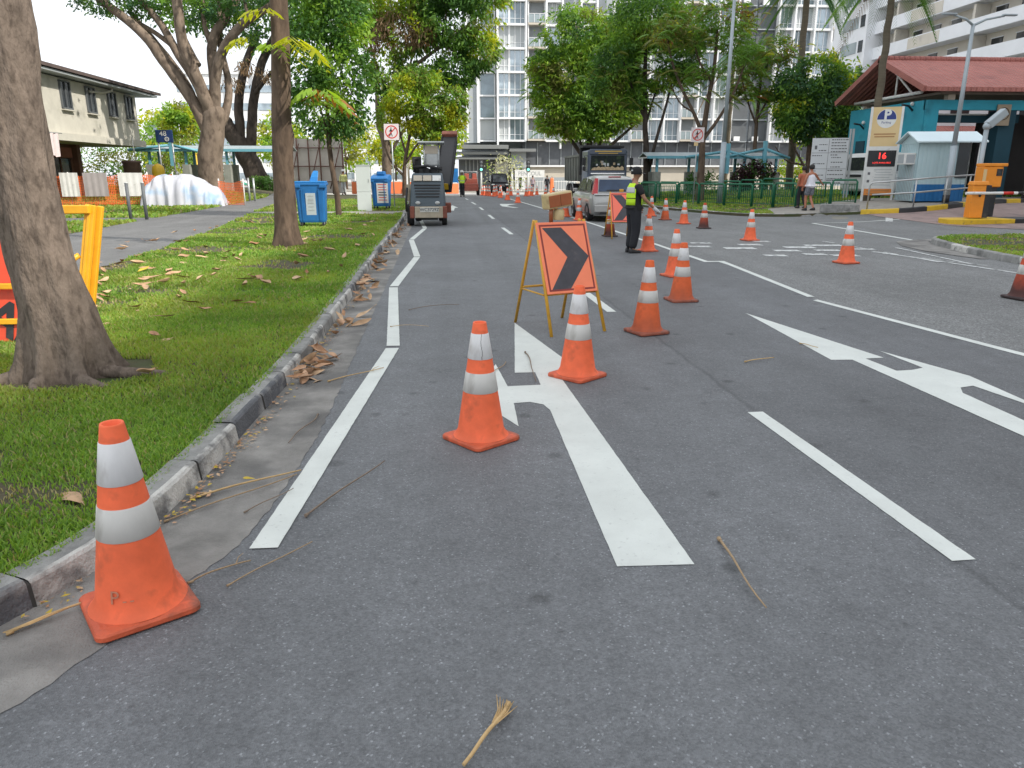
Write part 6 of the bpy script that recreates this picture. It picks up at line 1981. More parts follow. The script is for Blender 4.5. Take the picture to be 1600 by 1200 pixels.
def person(label, loc, face, top, legs, sleeve=0.5, shorts=False, skin=SKIN, arms=None, legpose=None, scale=1.0, hat=None, vest=None, shoes=M_shoe,
           group=None, hair=True, lean=0.0, fingers=False, glove=None, bare_shoulder=False, head_turn=0.0, female=False, bulk=1.0):
    """standing figure facing local +Y; arms: ((elbow, wrist) left, right) in local metres"""
    t = thing('person', label, 'person', loc, face, group)
    t.scale = (scale, scale, scale)
    arms = arms or (((-0.235, -0.02, 1.12), (-0.24, 0.05, 0.88)), ((0.235, -0.02, 1.12), (0.24, 0.05, 0.88)))
    legpose = legpose or (((-0.095, 0.015, 0.48), (-0.1, -0.03, 0.085)), ((0.095, 0.015, 0.48), (0.1, -0.03, 0.085)))
    ht = head_turn
    V = [(0, 0, 0.95, .135, .1), (0, 0, 1.08, .12, .09), (0, 0.005, 1.27, .14, .1), (0, 0, 1.405, .085, .07), (0, 0.012, 1.48, .05, .052),
         (0, 0.03, 1.545, .062, .072), (0, 0.028, 1.62, .076, .094), (0, 0.012, 1.695, .052, .066)]
    E = [(0, 1), (1, 2), (2, 3), (3, 4), (4, 5), (5, 6), (6, 7)]
    # nose and ears
    V += [(0.1 * math.sin(ht), 0.028 + 0.115 * math.cos(ht), 1.6, .012, .014)]
    E += [(6, 8)]
    for s in (-1, 1):
        V.append((s * 0.083 * math.cos(ht), 0.02 - s * 0.08 * math.sin(ht), 1.605, .012, .02))
        E.append((6, len(V) - 1))
    idx = {}
    for s, k in ((-1, 0), (1, 1)):
        (el, wr), (kn, an) = arms[k], legpose[k]
        a = len(V)
        d = (Vector(wr) - Vector(el)).normalized()
        V += [(s * 0.165, 0, 1.375, .058, .055), (*el, .042, .04), (*wr, .028, .026), (*(Vector(wr) + d * 0.075), .03, .018)]
        E += [(3, a), (a, a + 1), (a + 1, a + 2), (a + 2, a + 3)]
        idx['arm%d' % k] = (a, d)
        if fingers:
            pv = Vector(wr) + d * 0.09
            side = d.cross(Vector((0, 0, 1)))
            side = side.normalized() if side.length > 1e-3 else Vector((1, 0, 0))
            up = side.cross(d)
            for q, (off, ln) in enumerate(((-0.03, 0.06), (-0.01, 0.075), (0.01, 0.07), (0.03, 0.055))):
                b = len(V)
                p1 = pv + side * off
                p2 = p1 + d * ln * 0.55 - up * 0.012
                p3 = p2 + d * ln * 0.4 - up * 0.03
                V += [(*p1, .0095, .009), (*p2, .0085, .008), (*p3, .0075, .007)]
                E += [(a + 3, b), (b, b + 1), (b + 1, b + 2)]
            b = len(V)
            p1 = Vector(wr) + d * 0.03 - side * 0.035
            V += [(*p1, .011, .01), (*(p1 + d * 0.04 - side * 0.02 - up * 0.01), .009, .009)]
            E += [(a + 3, b), (b, b + 1)]
        h = len(V)
        V += [(s * 0.085, 0, 0.87, .082, .085), (*kn, .056, .056), (an[0], an[1], an[2], .036, .04), (an[0] + s * 0.015, an[1] + 0.14, 0.032, .036, .026)]
        E += [(0, h), (h, h + 1), (h + 1, h + 2), (h + 2, h + 3)]
        idx['leg%d' % k] = h
    if female:
        V[0] = (0, 0, 0.95, .145, .105)
    skinmesh('body', V, E, skin, t)
    # face details
    mb = MB()
    for s in (-1, 1):
        mb.ball((s * 0.032 * math.cos(ht) + 0.088 * math.sin(ht) * 1.0, 0.03 + 0.088 * math.cos(ht) - s * 0.032 * math.sin(ht), 1.625), 0.011, 8, 6)
    mb.box((0.085 * math.sin(ht), 0.03 + 0.083 * math.cos(ht), 1.557), (0.04, 0.012, 0.008), 0, rotz(-ht))
    mb.build('face', HAIR, t)
    # top
    G = 0.02
    G *= 1 if bulk == 1 else 1.0
    tv = [(0, 0, 1.08, .15 + G, .125 + G), (0, 0, 0.93, .155 + G, .13 + G), (0, 0, 0.84, .15 + G, .125 + G), (0, 0.005, 1.27, .16 + G, .12 + G), (0, 0.0, 1.40, .09 + G * .7, .075 + G * .7)]
    te = [(0, 1), (1, 2), (0, 3), (3, 4)]
    if sleeve > 0:
        for s, k in ((-1, 0), (1, 1)):
            (el, wr), _ = arms[k], None
            b = len(tv)
            sh = Vector((s * 0.165, 0, 1.375))
            tv.append((*sh, .062 + G, .06 + G))
            te.append((4, b))
            e = sh.lerp(Vector(el), min(1, sleeve * 1.35))
            tv.append((*e, .05 + G, .048 + G))
            te.append((b, b + 1))
            if sleeve > 0.8:
                tv.append((*Vector(el).lerp(Vector(wr), 0.95), .036 + G * .5, .034 + G * .5))
                te.append((b + 1, b + 2))
    skinmesh('shirt', tv, te, top, t)
    # trousers or shorts
    lv = [(0, 0, 1.06, (.13 + G) * bulk ** .5, (.11 + G) * bulk ** .5), (0, 0, 0.93, (.138 + G * 1.1) * bulk ** .5, (.105 + G * 1.1) * bulk)]
    le = [(0, 1)]
    for s, k in ((-1, 0), (1, 1)):
        kn, an = legpose[k]
        b = len(lv)
        lv.append((s * 0.085, 0, 0.85, (.088 + G) * bulk, (.09 + G) * bulk))
        le.append((1, b))
        if shorts:
            kk = Vector((s * 0.085, 0, 0.85)).lerp(Vector(kn), 0.8)
            lv.append((*kk, .085 + G, .085 + G))
            le.append((b, b + 1))
        else:
            lv.append((*kn, (.068 + G * .7) * bulk, (.068 + G * .7) * bulk))
            lv.append((an[0], an[1], an[2] + 0.0, (.05 + G) * bulk, (.052 + G) * bulk))
            le += [(b, b + 1), (b + 1, b + 2)]
    skinmesh('shorts' if shorts else 'trousers', lv, le, legs, t)
    for k, s in ((0, -1), (1, 1)):
        kn, an = legpose[k]
        rings = []
        for (f, w, z0, z1) in ((-0.075, .03, an[2] - .083, .075), (-0.06, .042, an[2] - .085, .11), (0.02, .043, an[2] - .085, .12), (0.08, .047, an[2] - .085, .085), (0.15, .046, an[2] - .085, .06), (0.2, .026, an[2] - .085, .045)):
            zb = max(0.0, z0)
            rings.append([(an[0] - w, an[1] + f, zb), (an[0] + w, an[1] + f, zb), (an[0] + w * .95, an[1] + f, zb + (z1) * .6), (an[0] + w * .5, an[1] + f, zb + z1), (an[0] - w * .5, an[1] + f, zb + z1), (an[0] - w * .95, an[1] + f, zb + z1 * .6)])
        MB().loft(rings).build('shoe', shoes, t, bevel=0.008)
    if hair and hat is None:
        mb = MB()
        prof = [(0.001, 0.112), (0.05, 0.1), (0.08, 0.07), (0.093, 0.02), (0.092, -0.03), (0.075, -0.075)]
        mb.lathe(prof, 16, (0, 0.008, 1.635), 0, True, 1.16)
        mb.build('hair', HAIR, t)
    if hat is not None:
        kind, hm = hat
        mb = MB()
        if kind == 'cap':
            mb.lathe([(0.001, 0.128), (0.055, 0.122), (0.088, 0.095), (0.102, 0.05), (0.104, 0.0), (0.1, -0.03)], 18, (0, 0.02, 1.635), 0, True, 1.1)
            mb.loft([[(-0.085, 0.1, 1.635), (0, 0.125, 1.65), (0.085, 0.1, 1.635), (0.085, 0.1, 1.628), (0, 0.125, 1.643), (-0.085, 0.1, 1.628)],
                     [(-0.06, 0.19, 1.615), (0, 0.215, 1.625), (0.06, 0.19, 1.615), (0.06, 0.19, 1.61), (0, 0.215, 1.62), (-0.06, 0.19, 1.61)]])
        else:
            mb.lathe([(0.001, 0.14), (0.06, 0.13), (0.1, 0.09), (0.115, 0.03), (0.118, 0.01), (0.15, 0.0), (0.15, -0.008), (0.1, -0.008)], 18, (0, 0.02, 1.645), 0, True, 1.12)
        h_ = mb.build('cap' if kind == 'cap' else 'helmet', hm, t)
        if ht:
            h_.rotation_euler = (0, 0, -ht)
    if glove is not None:
        a, d = idx['arm1']
        w_ = Vector(arms[1][1])
        mb = MB().tube([w_ - d * 0.02, w_ + d * 0.04, w_ + d * 0.1, w_ + d * 0.15 + Vector((0, 0.02, 0))], [.034, .042, .04, .02], 10)
        side = d.cross(Vector((0, 0, 1))).normalized()
        for off, ln in ((-.03, .085), (-.01, .1), (.01, .095), (.03, .08)):
            p = w_ + d * 0.1 + side * off
            mb.tube([p, p + d * ln * .5 + Vector((0, .02, -.01)), p + d * ln + Vector((0, .01, -.02))], [.013, .012, .009], 7)
        mb.tube([w_ + d * 0.04 - side * .035, w_ + d * 0.09 - side * .06, w_ + d * .13 - side * .055], [.014, .013, .01], 7)
        mb.build('glove', glove, t)
    if vest is not None:
        vm, sm = vest
        mb = MB()
        n = 28
        prof = [(0.19, .165, 0.93), (0.185, .16, 1.05), (0.19, .16, 1.17), (0.192, .156, 1.28), (0.175, .135, 1.36), (0.11, .095, 1.425)]
        rings = [[(a_ * math.cos(2 * PI * i / n), 0.003 + b_ * math.sin(2 * PI * i / n), z) for i in range(n)] for a_, b_, z in prof]
        vo = MB().loft(rings, 0, True, True, False).build('vest', vm, t)
        sb = MB()
        for z0, z1 in ((1.05, 1.095),):
            a0 = 0.167
            sb.loft([[(a_ * math.cos(2 * PI * i / n), 0.003 + b_ * math.sin(2 * PI * i / n), z) for i in range(n)] for a_, b_, z in ((0.19, .164, z0), (0.192, .164, z1))], 0, True, True, False)
        sb.build('reflective_strip', sm, vo)
    return t


M_nav = mat('navy_cloth', (0.012, 0.013, 0.018), 0.8, 0.2, 8, bump=0.2, bs=30)
M_blk = mat('black_cloth', (0.009, 0.009, 0.011), 0.8, 0.2, 8)
M_hiv = mat('hi_vis_yellow', (0.55, 0.85, 0.02), 0.6, 0.08, 8)
M_refl = mat('reflective_grey', (0.5, 0.52, 0.52), 0.4, 0.08, 8)
M_glove = mat('glove_white', (0.6, 0.6, 0.62), 0.8, 0.08, 9)

# officer with a hand on the cone: facing to the right of the picture and a little away
ax_o, ay_o = 3.76, 15.32
off = person('officer in black with a yellow green vest and cap, gloved hand resting on a cone', (ax_o, ay_o, 0.004), math.radians(-76), M_blk, M_nav, sleeve=0.55,
             arms=(((-0.24, 0.06, 1.13), (-0.2, 0.22, 0.98)), ((0.25, 0.1, 1.12), (0.2, 0.36, 0.93))),
             legpose=(((-0.095, 0.03, 0.48), (-0.11, -0.02, 0.085)), ((0.095, 0.02, 0.48), (0.1, -0.05, 0.085))), scale=0.975,
             hat=('cap', M_blk), fingers=True, glove=M_glove, head_turn=0.5, bulk=1.25)
# tabard style vest: back panel, front panels and shoulder straps
n = 14


def vest_panel(a0, a1, z0, z1, nm, m, gr=0.0, par=off):
    prof = [(0.192, .168, 0.96), (0.19, .164, 1.06), (0.194, .164, 1.17), (0.196, .16, 1.28), (0.18, .14, 1.36), (0.12, .105, 1.43)]

    def at_(z):
        for (p, q) in zip(prof[:-1], prof[1:]):
            if p[2] <= z <= q[2]:
                f = (z - p[2]) / (q[2] - p[2])
                return p[0] + (q[0] - p[0]) * f + gr, p[1] + (q[1] - p[1]) * f + gr
        return prof[-1][0] + gr, prof[-1][1] + gr
    rings = []
    for j in range(7):
        z = z0 + (z1 - z0) * j / 6
        a, b = at_(z)
        rings.append([(a * math.cos(a0 + (a1 - a0) * i / n), 0.003 + b * math.sin(a0 + (a1 - a0) * i / n), z) for i in range(n + 1)])
    mb = MB().loft(rings, 0, True, False, False)
    o = mb.build(nm, m, par)
    s = o.modifiers.new('solid', 'SOLIDIFY')
    s.thickness = 0.006
    return o


vb = vest_panel(math.radians(205), math.radians(335), 0.99, 1.43, 'vest_back', M_hiv)
vest_panel(math.radians(212), math.radians(328), 1.235, 1.35, 'reflective_panel', M_refl, 0.004, off)
vest_panel(math.radians(30), math.radians(84), 0.99, 1.43, 'vest_front', M_hiv)
vest_panel(math.radians(96), math.radians(150), 0.99, 1.43, 'vest_front', M_hiv)
vest_panel(math.radians(205), math.radians(335), 1.12, 1.135, 'reflective_panel', M_blk, 0.004, off)
MB().box((0.02, -0.09, 1.685), (0.055, 0.012, 0.03), 0).build('cap_badge', M_refl, off)
MB().box((0.165, 0.02, 0.93), (0.05, 0.09, 0.12)).build('radio_pouch', M_blk, off, bevel=0.01)

M_check = mat('checked_shorts', (0.16, 0.17, 0.2), 0.85, 0.6, 30)
M_wht = mat('white_cotton', (0.74, 0.74, 0.8), 0.85, 0.05, 8, bump=0.15, bs=20)
walk = (((-0.09, 0.1, 0.49), (-0.09, 0.06, 0.085)), ((0.09, 0.05, 0.48), (0.09, -0.2, 0.1)))
pd = person('man in a white sleeveless shirt and checked shorts reaching out beside the railing', ground_at(14.03, 28.85, 0.106), math.radians(12), M_wht, M_check, sleeve=0.0, shorts=True,
            skin=mat('skin_sunburnt', (0.42, 0.17, 0.1), 0.55, 0.08, 6), arms=(((-0.25, 0.02, 1.14), (-0.24, 0.12, 0.9)), ((0.36, 0.03, 1.2), (0.6, 0.12, 1.05))), legpose=walk, scale=1.0, fingers=True)
M_orsh = mat('rust_shirt', (0.42, 0.13, 0.07), 0.85, 0.1, 8)
person('person in a rust shirt walking ahead of the man in white', ground_at(14.36, 30.2, 0.106), math.radians(8), M_orsh, M_nav, sleeve=0.5, legpose=walk, scale=0.96)
M_olive = mat('olive_vest', (0.3, 0.36, 0.08), 0.75, 0.1, 8)
M_helm = mat('helmet_white', (0.7, 0.7, 0.7), 0.4, 0.05, 4)
akim = (((-0.3, -0.08, 1.16), (-0.2, 0.02, 1.0)), ((0.3, -0.08, 1.16), (0.2, 0.02, 1.0)))
person('worker in an olive vest and pale helmet walking toward the red road roller', ground_at(0.92, 53.2, 0.005), math.radians(5), M_olive, M_nav, sleeve=0.6, skin=SKIN_D, arms=akim, legpose=walk,
       hat=('helmet', M_helm), vest=(M_hiv, M_refl))
M_dress = mat('mauve_dress', (0.3, 0.24, 0.27), 0.85, 0.15, 8)
person('pedestrian in mauve top and short skirt crossing at the far junction', ground_at(8.75, 80.0, 0.005), PI, M_dress, mat('dark_skirt', (0.1, 0.09, 0.11), 0.85), sleeve=0.5, shorts=True, legpose=walk, female=True)
person('slim pedestrian in dark clothes standing beside an orange bag past the tipper truck', ground_at(10.0, 78.0, 0.005), PI, M_nav, M_blk, sleeve=0.9, skin=SKIN_D)
person('worker in a pale hi vis jacket near the scaffolded hoarding', ground_at(-7.6, 56.5, 0.11), PI, mat('pale_hivis', (0.6, 0.62, 0.25), 0.8), M_refl, sleeve=0.9, hat=('helmet', M_helm))
# ------------------------------------------------------------------ vehicles
M_tyre = mat('tyre', (0.016, 0.016, 0.017), 0.85, 0.2, 8, bump=0.2, bs=40)
M_rim = mat('rim', (0.35, 0.35, 0.36), 0.35, 0.1, 8, metal=0.7)
M_silver = mat('silver_paint', (0.36, 0.36, 0.345), 0.32, 0.05, 2, metal=0.35, coat=0.5)
M_blackp = mat('black_car_paint', (0.006, 0.006, 0.008), 0.5, 0.1, 2, spec=0.08)
M_whitep = mat('white_van_paint', (0.66, 0.67, 0.66), 0.35, 0.04, 2, coat=0.4)
M_cglass = mat('car_glass', (0.014, 0.02, 0.02), 0.25, 0.4, 3, spec=0.12, dirt=((0.05, 0.075, 0.04), 4, 0.8, 0.5))  # the dirt colour here paints greenish tree reflections into the glass
M_bglass = mat('rear_glass_blue', (0.035, 0.06, 0.11), 0.12, 0.25, 2, spec=0.35)
M_tail = mat('tail_red', (0.45, 0.012, 0.02), 0.25, 0.1, 6, coat=0.4)
M_chrome = mat('chrome', (0.7, 0.7, 0.7), 0.15, 0.03, 5, metal=1.0)
M_plate = mat('plate_pale', (0.6, 0.6, 0.55), 0.5, 0.05, 5)
M_rubber = mat('rubber_black', (0.02, 0.02, 0.022), 0.7, 0.15, 6)


def wheel(parent, x, y, r, w, rim=True, z=None, rimm=None):
    s = 1 if x > 0 else -1
    t = MB()
    n = 28
    prof = [(r * 0.62, -w / 2), (r * 0.9, -w / 2), (r * 0.985, -w / 2 * 0.8), (r, -w / 2 * 0.5), (r, w / 2 * 0.5), (r * 0.985, w / 2 * 0.8), (r * 0.9, w / 2), (r * 0.62, w / 2)]
    t.lathe(prof, n)
    o = t.build('wheel', M_tyre, parent)
    o.location = (x, y, r if z is None else z)
    o.rotation_euler = (0, PI / 2, 0)
    if rim:
        m = MB()
        m.lathe([(0.001, w / 2 * 0.55), (r * 0.16, w / 2 * 0.6), (r * 0.2, w / 2 * 0.3), (r * 0.5, w / 2 * 0.35), (r * 0.58, w / 2 * 0.95), (r * 0.64, w / 2 * 0.98)], n)
        m.lathe([(0.001, -w / 2 * 0.55), (r * 0.16, -w / 2 * 0.6), (r * 0.2, -w / 2 * 0.3), (r * 0.5, -w / 2 * 0.35), (r * 0.58, -w / 2 * 0.95), (r * 0.64, -w / 2 * 0.98)], n)
        for k in range(5):
            a = 2 * PI * k / 5
            for q in (-1, 1):
                m.box((r * 0.35 * math.cos(a), r * 0.35 * math.sin(a), q * w / 2 * 0.6), (r * 0.5, r * 0.1, w * 0.1), 0, rotz(a))
        m.build('rim', rimm or M_rim, o)
    return o


def carbody(t, paint, L, W, prof_low, prof_cab, wheels, wr, wells=True):
    """prof_low: (y, half width factor, z low, z belt); prof_cab: (y, z roof, roof width factor)"""
    h = W / 2
    rings = []
    for (y, f, zl, zb) in prof_low:
        w = h * f
        rings.append([(-w * 0.9, y, zl), (-w * 0.985, y, zl + 0.09), (-w, y, zl + (zb - zl) * 0.45), (-w * 0.99, y, zl + (zb - zl) * 0.72), (-w * 0.955, y, zb - 0.02), (-w * 0.9, y, zb + 0.012),
                      (0, y, zb + 0.035), (w * 0.9, y, zb + 0.012), (w * 0.955, y, zb - 0.02), (w * 0.99, y, zl + (zb - zl) * 0.72), (w, y, zl + (zb - zl) * 0.45), (w * 0.985, y, zl + 0.09), (w * 0.9, y, zl)])
    MB().loft(rings, 0, True).build('body', paint, t)
    rings = []
    for (y, z, f, zb) in prof_cab:
        wb, wr_ = h * 0.93, h * f
        rings.append([(-wb, y, zb), (-(wb * 0.45 + wr_ * 0.55), y, zb + (z - zb) * 0.55), (-wr_, y, z - 0.07), (-wr_ + 0.07, y, z - 0.015), (-wr_ * 0.5, y, z + 0.012), (0, y, z + 0.02), (wr_ * 0.5, y, z + 0.012), (wr_ - 0.07, y, z - 0.015), (wr_, y, z - 0.07), ((wb * 0.45 + wr_ * 0.55), y, zb + (z - zb) * 0.55), (wb, y, zb)])
    MB().loft(rings, 0, True).build('cabin', paint, t)
    for (x, y) in wheels:
        wheel(t, x, y, wr, 0.2)
        mb = MB()
        sgn = 1 if x > 0 else -1
        ring = []
        n = 20
        a_ = [(math.cos(PI * i / n) * (wr + 0.055), math.sin(PI * i / n) * (wr + 0.055)) for i in range(n + 1)]
        b_ = [(math.cos(PI * i / n) * (wr + 0.005), math.sin(PI * i / n) * (wr + 0.005)) for i in range(n + 1)]
        X = sgn * (h * 1.0 + 0.004)
        vs = [(X, y + p, wr + q) for p, q in a_] + [(X - sgn * 0.1, y + p, wr + q) for p, q in a_]
        mb.add(vs, [(i, i + 1, n + 2 + i, n + 1 + i) for i in range(n)])
        mb.add([(X - sgn * 0.02, y + p, wr + q) for p, q in a_] + [(X - sgn * 0.02, y, 0.12)], [tuple(range(n + 2))])
        mb.build('wheel_arch', M_rubber, t)


# silver people carrier seen from behind
cr = thing('car', 'silver people carrier with tall red tail lamps driving away behind the small chevron sign', 'car', (5.58, 25.3, 0.004), math.radians(1.5))
carbody(cr, M_silver, 4.2, 1.66,
        [(-0.06, 0.86, 0.36, 0.62), (0.0, 0.95, 0.3, 0.9), (0.12, 1.0, 0.24, 0.93), (0.6, 1.0, 0.2, 0.93), (2.0, 1.0, 0.2, 0.93), (3.0, 1.0, 0.2, 0.94), (3.6, 0.98, 0.2, 0.86), (4.0, 0.9, 0.22, 0.74), (4.2, 0.68, 0.28, 0.58)],
        [(0.02, 0.96, 0.9, 0.9), (0.2, 1.4, 0.8, 0.9), (0.42, 1.475, 0.77, 0.9), (1.2, 1.52, 0.76, 0.9), (2.0, 1.47, 0.76, 0.9), (2.5, 1.28, 0.78, 0.9), (3.05, 0.96, 0.86, 0.9)],
        [(-0.74, 0.75), (0.74, 0.75), (-0.74, 3.3), (0.74, 3.3)], 0.31)
MB().add([(-0.6, 0.012, 0.99), (0.6, 0.012, 0.99), (0.55, 0.17, 1.38), (-0.55, 0.17, 1.38)], [(0, 1, 2, 3)]).build('rear_window', M_bglass, cr)
MB().add([(-0.35, 0.005, 1.0), (0.35, 0.005, 1.0), (0.3, 0.03, 1.05), (-0.3, 0.03, 1.05)], [(0, 1, 2, 3)]).build('wiper_shadow', M_rubber, cr)
for s in (-1, 1):
    MB().loft([[(s * 0.63, -0.02, 0.9), (s * 0.8, 0.03, 0.9), (s * 0.8, 0.2, 0.92), (s * 0.63, 0.0, 0.92)], [(s * 0.59, 0.16, 1.42), (s * 0.67, 0.2, 1.42), (s * 0.68, 0.34, 1.4), (s * 0.59, 0.19, 1.4)]], 0, False).build('tail_lamp', M_tail, cr)
    MB().add([(s * 0.782, 0.42, 0.97), (s * 0.735, 0.46, 1.36), (s * 0.72, 1.2, 1.42), (s * 0.775, 1.22, 0.97)], [(0, 1, 2, 3)]).build('side_window', M_cglass, cr)
    MB().add([(s * 0.782, 1.3, 0.97), (s * 0.726, 1.28, 1.42), (s * 0.726, 1.95, 1.4), (s * 0.74, 2.4, 1.22), (s * 0.785, 2.75, 0.97)], [(0, 1, 2, 3, 4)]).build('side_window', M_cglass, cr)
    MB().box((s * 0.9, 2.55, 1.0), (0.16, 0.09, 0.12)).build('mirror', M_silver, cr, bevel=0.02)
    MB().box((s * 0.835, 1.05, 0.78), (0.02, 0.16, 0.03)).build('door_handle', M_chrome, cr)
MB().box((0, 0.28, 1.465), (0.42, 0.05, 0.03)).build('brake_lamp', M_tail, cr)
MB().box((0, -0.015, 0.9), (1.5, 0.05, 0.05)).build('chrome_strip', M_chrome, cr, bevel=0.01)
MB().box((0, -0.085, 0.44), (1.5, 0.09, 0.24)).build('bumper', M_silver, cr, bevel=0.03)
MB().box((0, -0.09, 0.3), (1.1, 0.06, 0.1)).build('diffuser', M_rubber, cr)
pl = MB().box((0, -0.075, 0.76), (0.44, 0.02, 0.12)).build('number_plate', M_plate, cr)
text('SLK 5036', 0.1, pl, M_ink, (0, -0.087, 0.757))

# dark van facing us at the junction
bv = thing('van', 'black people carrier with chrome bars waiting among the tiny cones at the junction', 'van', (5.0, 77.2, H(5.0, 77) + 0.005), PI)
carbody(bv, M_blackp, 4.4, 1.8,
        [(-2.2, 0.9, 0.4, 1.0), (-2.1, 1, 0.25, 1.05), (0, 1.0, 0.22, 1.05), (1.4, 1.0, 0.22, 1.05), (1.9, 0.97, 0.22, 0.98), (2.15, 0.9, 0.25, 0.88), (2.25, 0.8, 0.3, 0.7)],
        [(-2.15, 1.1, 0.9, 1.0), (-2.0, 1.86, 0.8, 1.0), (0.6, 1.9, 0.8, 1.0), (1.0, 1.82, 0.8, 1.0), (1.75, 1.05, 0.88, 1.0)],
        [(-0.8, -1.3), (0.8, -1.3), (-0.8, 1.4), (0.8, 1.4)], 0.33)
MB().add([(-0.66, 1.72, 1.12), (0.66, 1.72, 1.12), (0.6, 1.1, 1.76), (-0.6, 1.1, 1.76)], [(0, 1, 2, 3)]).build('windscreen', mat('windscreen_pale', (0.03, 0.035, 0.04), 0.2, 0.9, 2, spec=0.15), bv)
for z, w in ((0.84, 0.9), (0.74, 0.95)):
    MB().box((0, 2.24, z), (w, 0.06, 0.035)).build('chrome_bar', M_chrome, bv)
for s in (-1, 1):
    MB().box((s * 0.68, 2.14, 0.86), (0.3, 0.12, 0.1)).build('headlight', M_tgrey, bv, bevel=0.02)
    MB().box((s * 1.02, 1.35, 1.15), (0.2, 0.1, 0.16)).build('mirror', M_blackp, bv, bevel=0.02)
    MB().add([(s * 0.845, -1.8, 1.15), (s * 0.79, -1.7, 1.72), (s * 0.79, 0.6, 1.74), (s * 0.845, 1.3, 1.15)], [(0, 1, 2, 3)]).build('side_window', M_cglass, bv)

# white van behind the parking sign
wv_ = thing('van', 'white panel van parked behind the tall parking pylon', 'van', (20.4, 33.9, H(20.4, 33.9) + 0.1), math.radians(-78))
carbody(wv_, M_whitep, 4.6, 1.75,
        [(-2.2, 0.9, 0.4, 1.0), (-2.12, 1.0, 0.28, 1.04), (0, 1.0, 0.25, 1.04), (1.8, 1.0, 0.25, 1.04), (2.25, 0.95, 0.26, 0.98), (2.4, 0.8, 0.32, 0.8)],
        [(-2.16, 1.1, 0.92, 1.0), (-2.05, 1.9, 0.84, 1.0), (0.6, 1.98, 0.84, 1.0), (1.3, 1.92, 0.84, 1.0), (2.1, 1.05, 0.9, 1.0)],
        [(-0.8, -1.35), (0.8, -1.35), (-0.8, 1.5), (0.8, 1.5)], 0.34)
MB().add([(-0.62, -2.17, 1.18), (0.62, -2.17, 1.18), (0.58, -2.095, 1.74), (-0.58, -2.095, 1.74)], [(0, 1, 2, 3)]).build('rear_window', M_cglass, wv_)
MB().box((0, -2.22, 0.95), (0.9, 0.03, 0.1)).build('trim', M_rubber, wv_)
for s in (-1, 1):
    MB().box((s * 0.8, -2.16, 0.95), (0.12, 0.1, 0.42)).build('tail_lamp', M_tail, wv_)
    MB().add([(s * 0.825, -1.9, 1.16), (s * 0.765, -1.9, 1.78), (s * 0.765, -0.4, 1.8), (s * 0.825, -0.4, 1.16)], [(0, 1, 2, 3)]).build('side_window', M_cglass, wv_)
MB().box((0, -2.225, 0.62), (0.45, 0.02, 0.12)).build('number_plate', M_plate, wv_)

# tipper truck facing us
M_trk = mat('truck_navy', (0.05, 0.068, 0.105), 0.4, 0.15, 2, coat=0.3)
M_hop = mat('hopper_grey', (0.16, 0.17, 0.15), 0.65, 0.2, 1.2, dirt=((0.08, 0.075, 0.065), 1.5, 0.7, 0.52), stretch=(1, 3, 0.4))
M_dust = mat('dashboard_pale', (0.5, 0.38, 0.24), 0.8, 0.35, 9)
M_gold = mat('gold_letter', (0.5, 0.33, 0.08), 0.5, 0.1, 5)
tk = thing('tipper_truck', 'dark tipper truck with grey hopper facing us under the dense street tree', 'truck', (8.85, 42.6, 0.004), PI + math.radians(1))
MB().box((0, -0.9, 1.62), (2.24, 1.8, 2.4)).build('cab', M_trk, tk, bevel=0.09, seg=3)
MB().box((0, 0.02, 2.72), (2.06, 0.14, 0.3)).build('visor', M_trk, tk, bevel=0.04)
MB().box((0, 0.1, 2.74), (1.5, 0.012, 0.07)).build('sign_strip', M_gold, tk)
MB().box((0, 0.1, 2.63), (1.1, 0.012, 0.04)).build('sign_strip', M_gold, tk)
ws = MB().add([(-0.98, 0.012, 1.72), (0.98, 0.012, 1.72), (0.94, 0.012, 2.52), (-0.94, 0.012, 2.52)], [(0, 1, 2, 3)]).build('windscreen', M_cglass, tk)
r_ = random.Random(8)
mb = MB()
x = -0.92
top = [(x, 1.74)]
while x < 0.92:
    top.append((x, 1.88 + r_.uniform(-0.02, 0.09)))
    x += 0.11
top.append((0.92, 1.74))
mb.prism(top, 0.014, 0.02, axis='y')
mb.build('dashboard_clutter', M_dust, ws)
for i in range(9):
    MB().box((r_.uniform(-0.8, 0.8), 0.018, r_.uniform(2.0, 2.2)), (r_.uniform(0.05, 0.12), 0.008, r_.uniform(0.08, 0.2))).build('cab_ornament', M_refl if i % 3 else M_dust, ws)
MB().box((0, 0.03, 1.56), (1.9, 0.06, 0.06)).build('chrome_strip', M_chrome, tk)
for i in range(6):
    MB().box((0, 0.022, 0.86 + i * 0.1), (1.5, 0.05, 0.04)).build('grille_bar', M_rubber, tk)
for x in (-0.1, 0.52):
    MB().box((x, 0.025, 1.38), (0.16, 0.02, 0.14)).build('emblem', M_refl, tk)
MB().box((0, 0.06, 0.55), (2.25, 0.24, 0.44)).build('bumper', M_trk, tk, bevel=0.05)
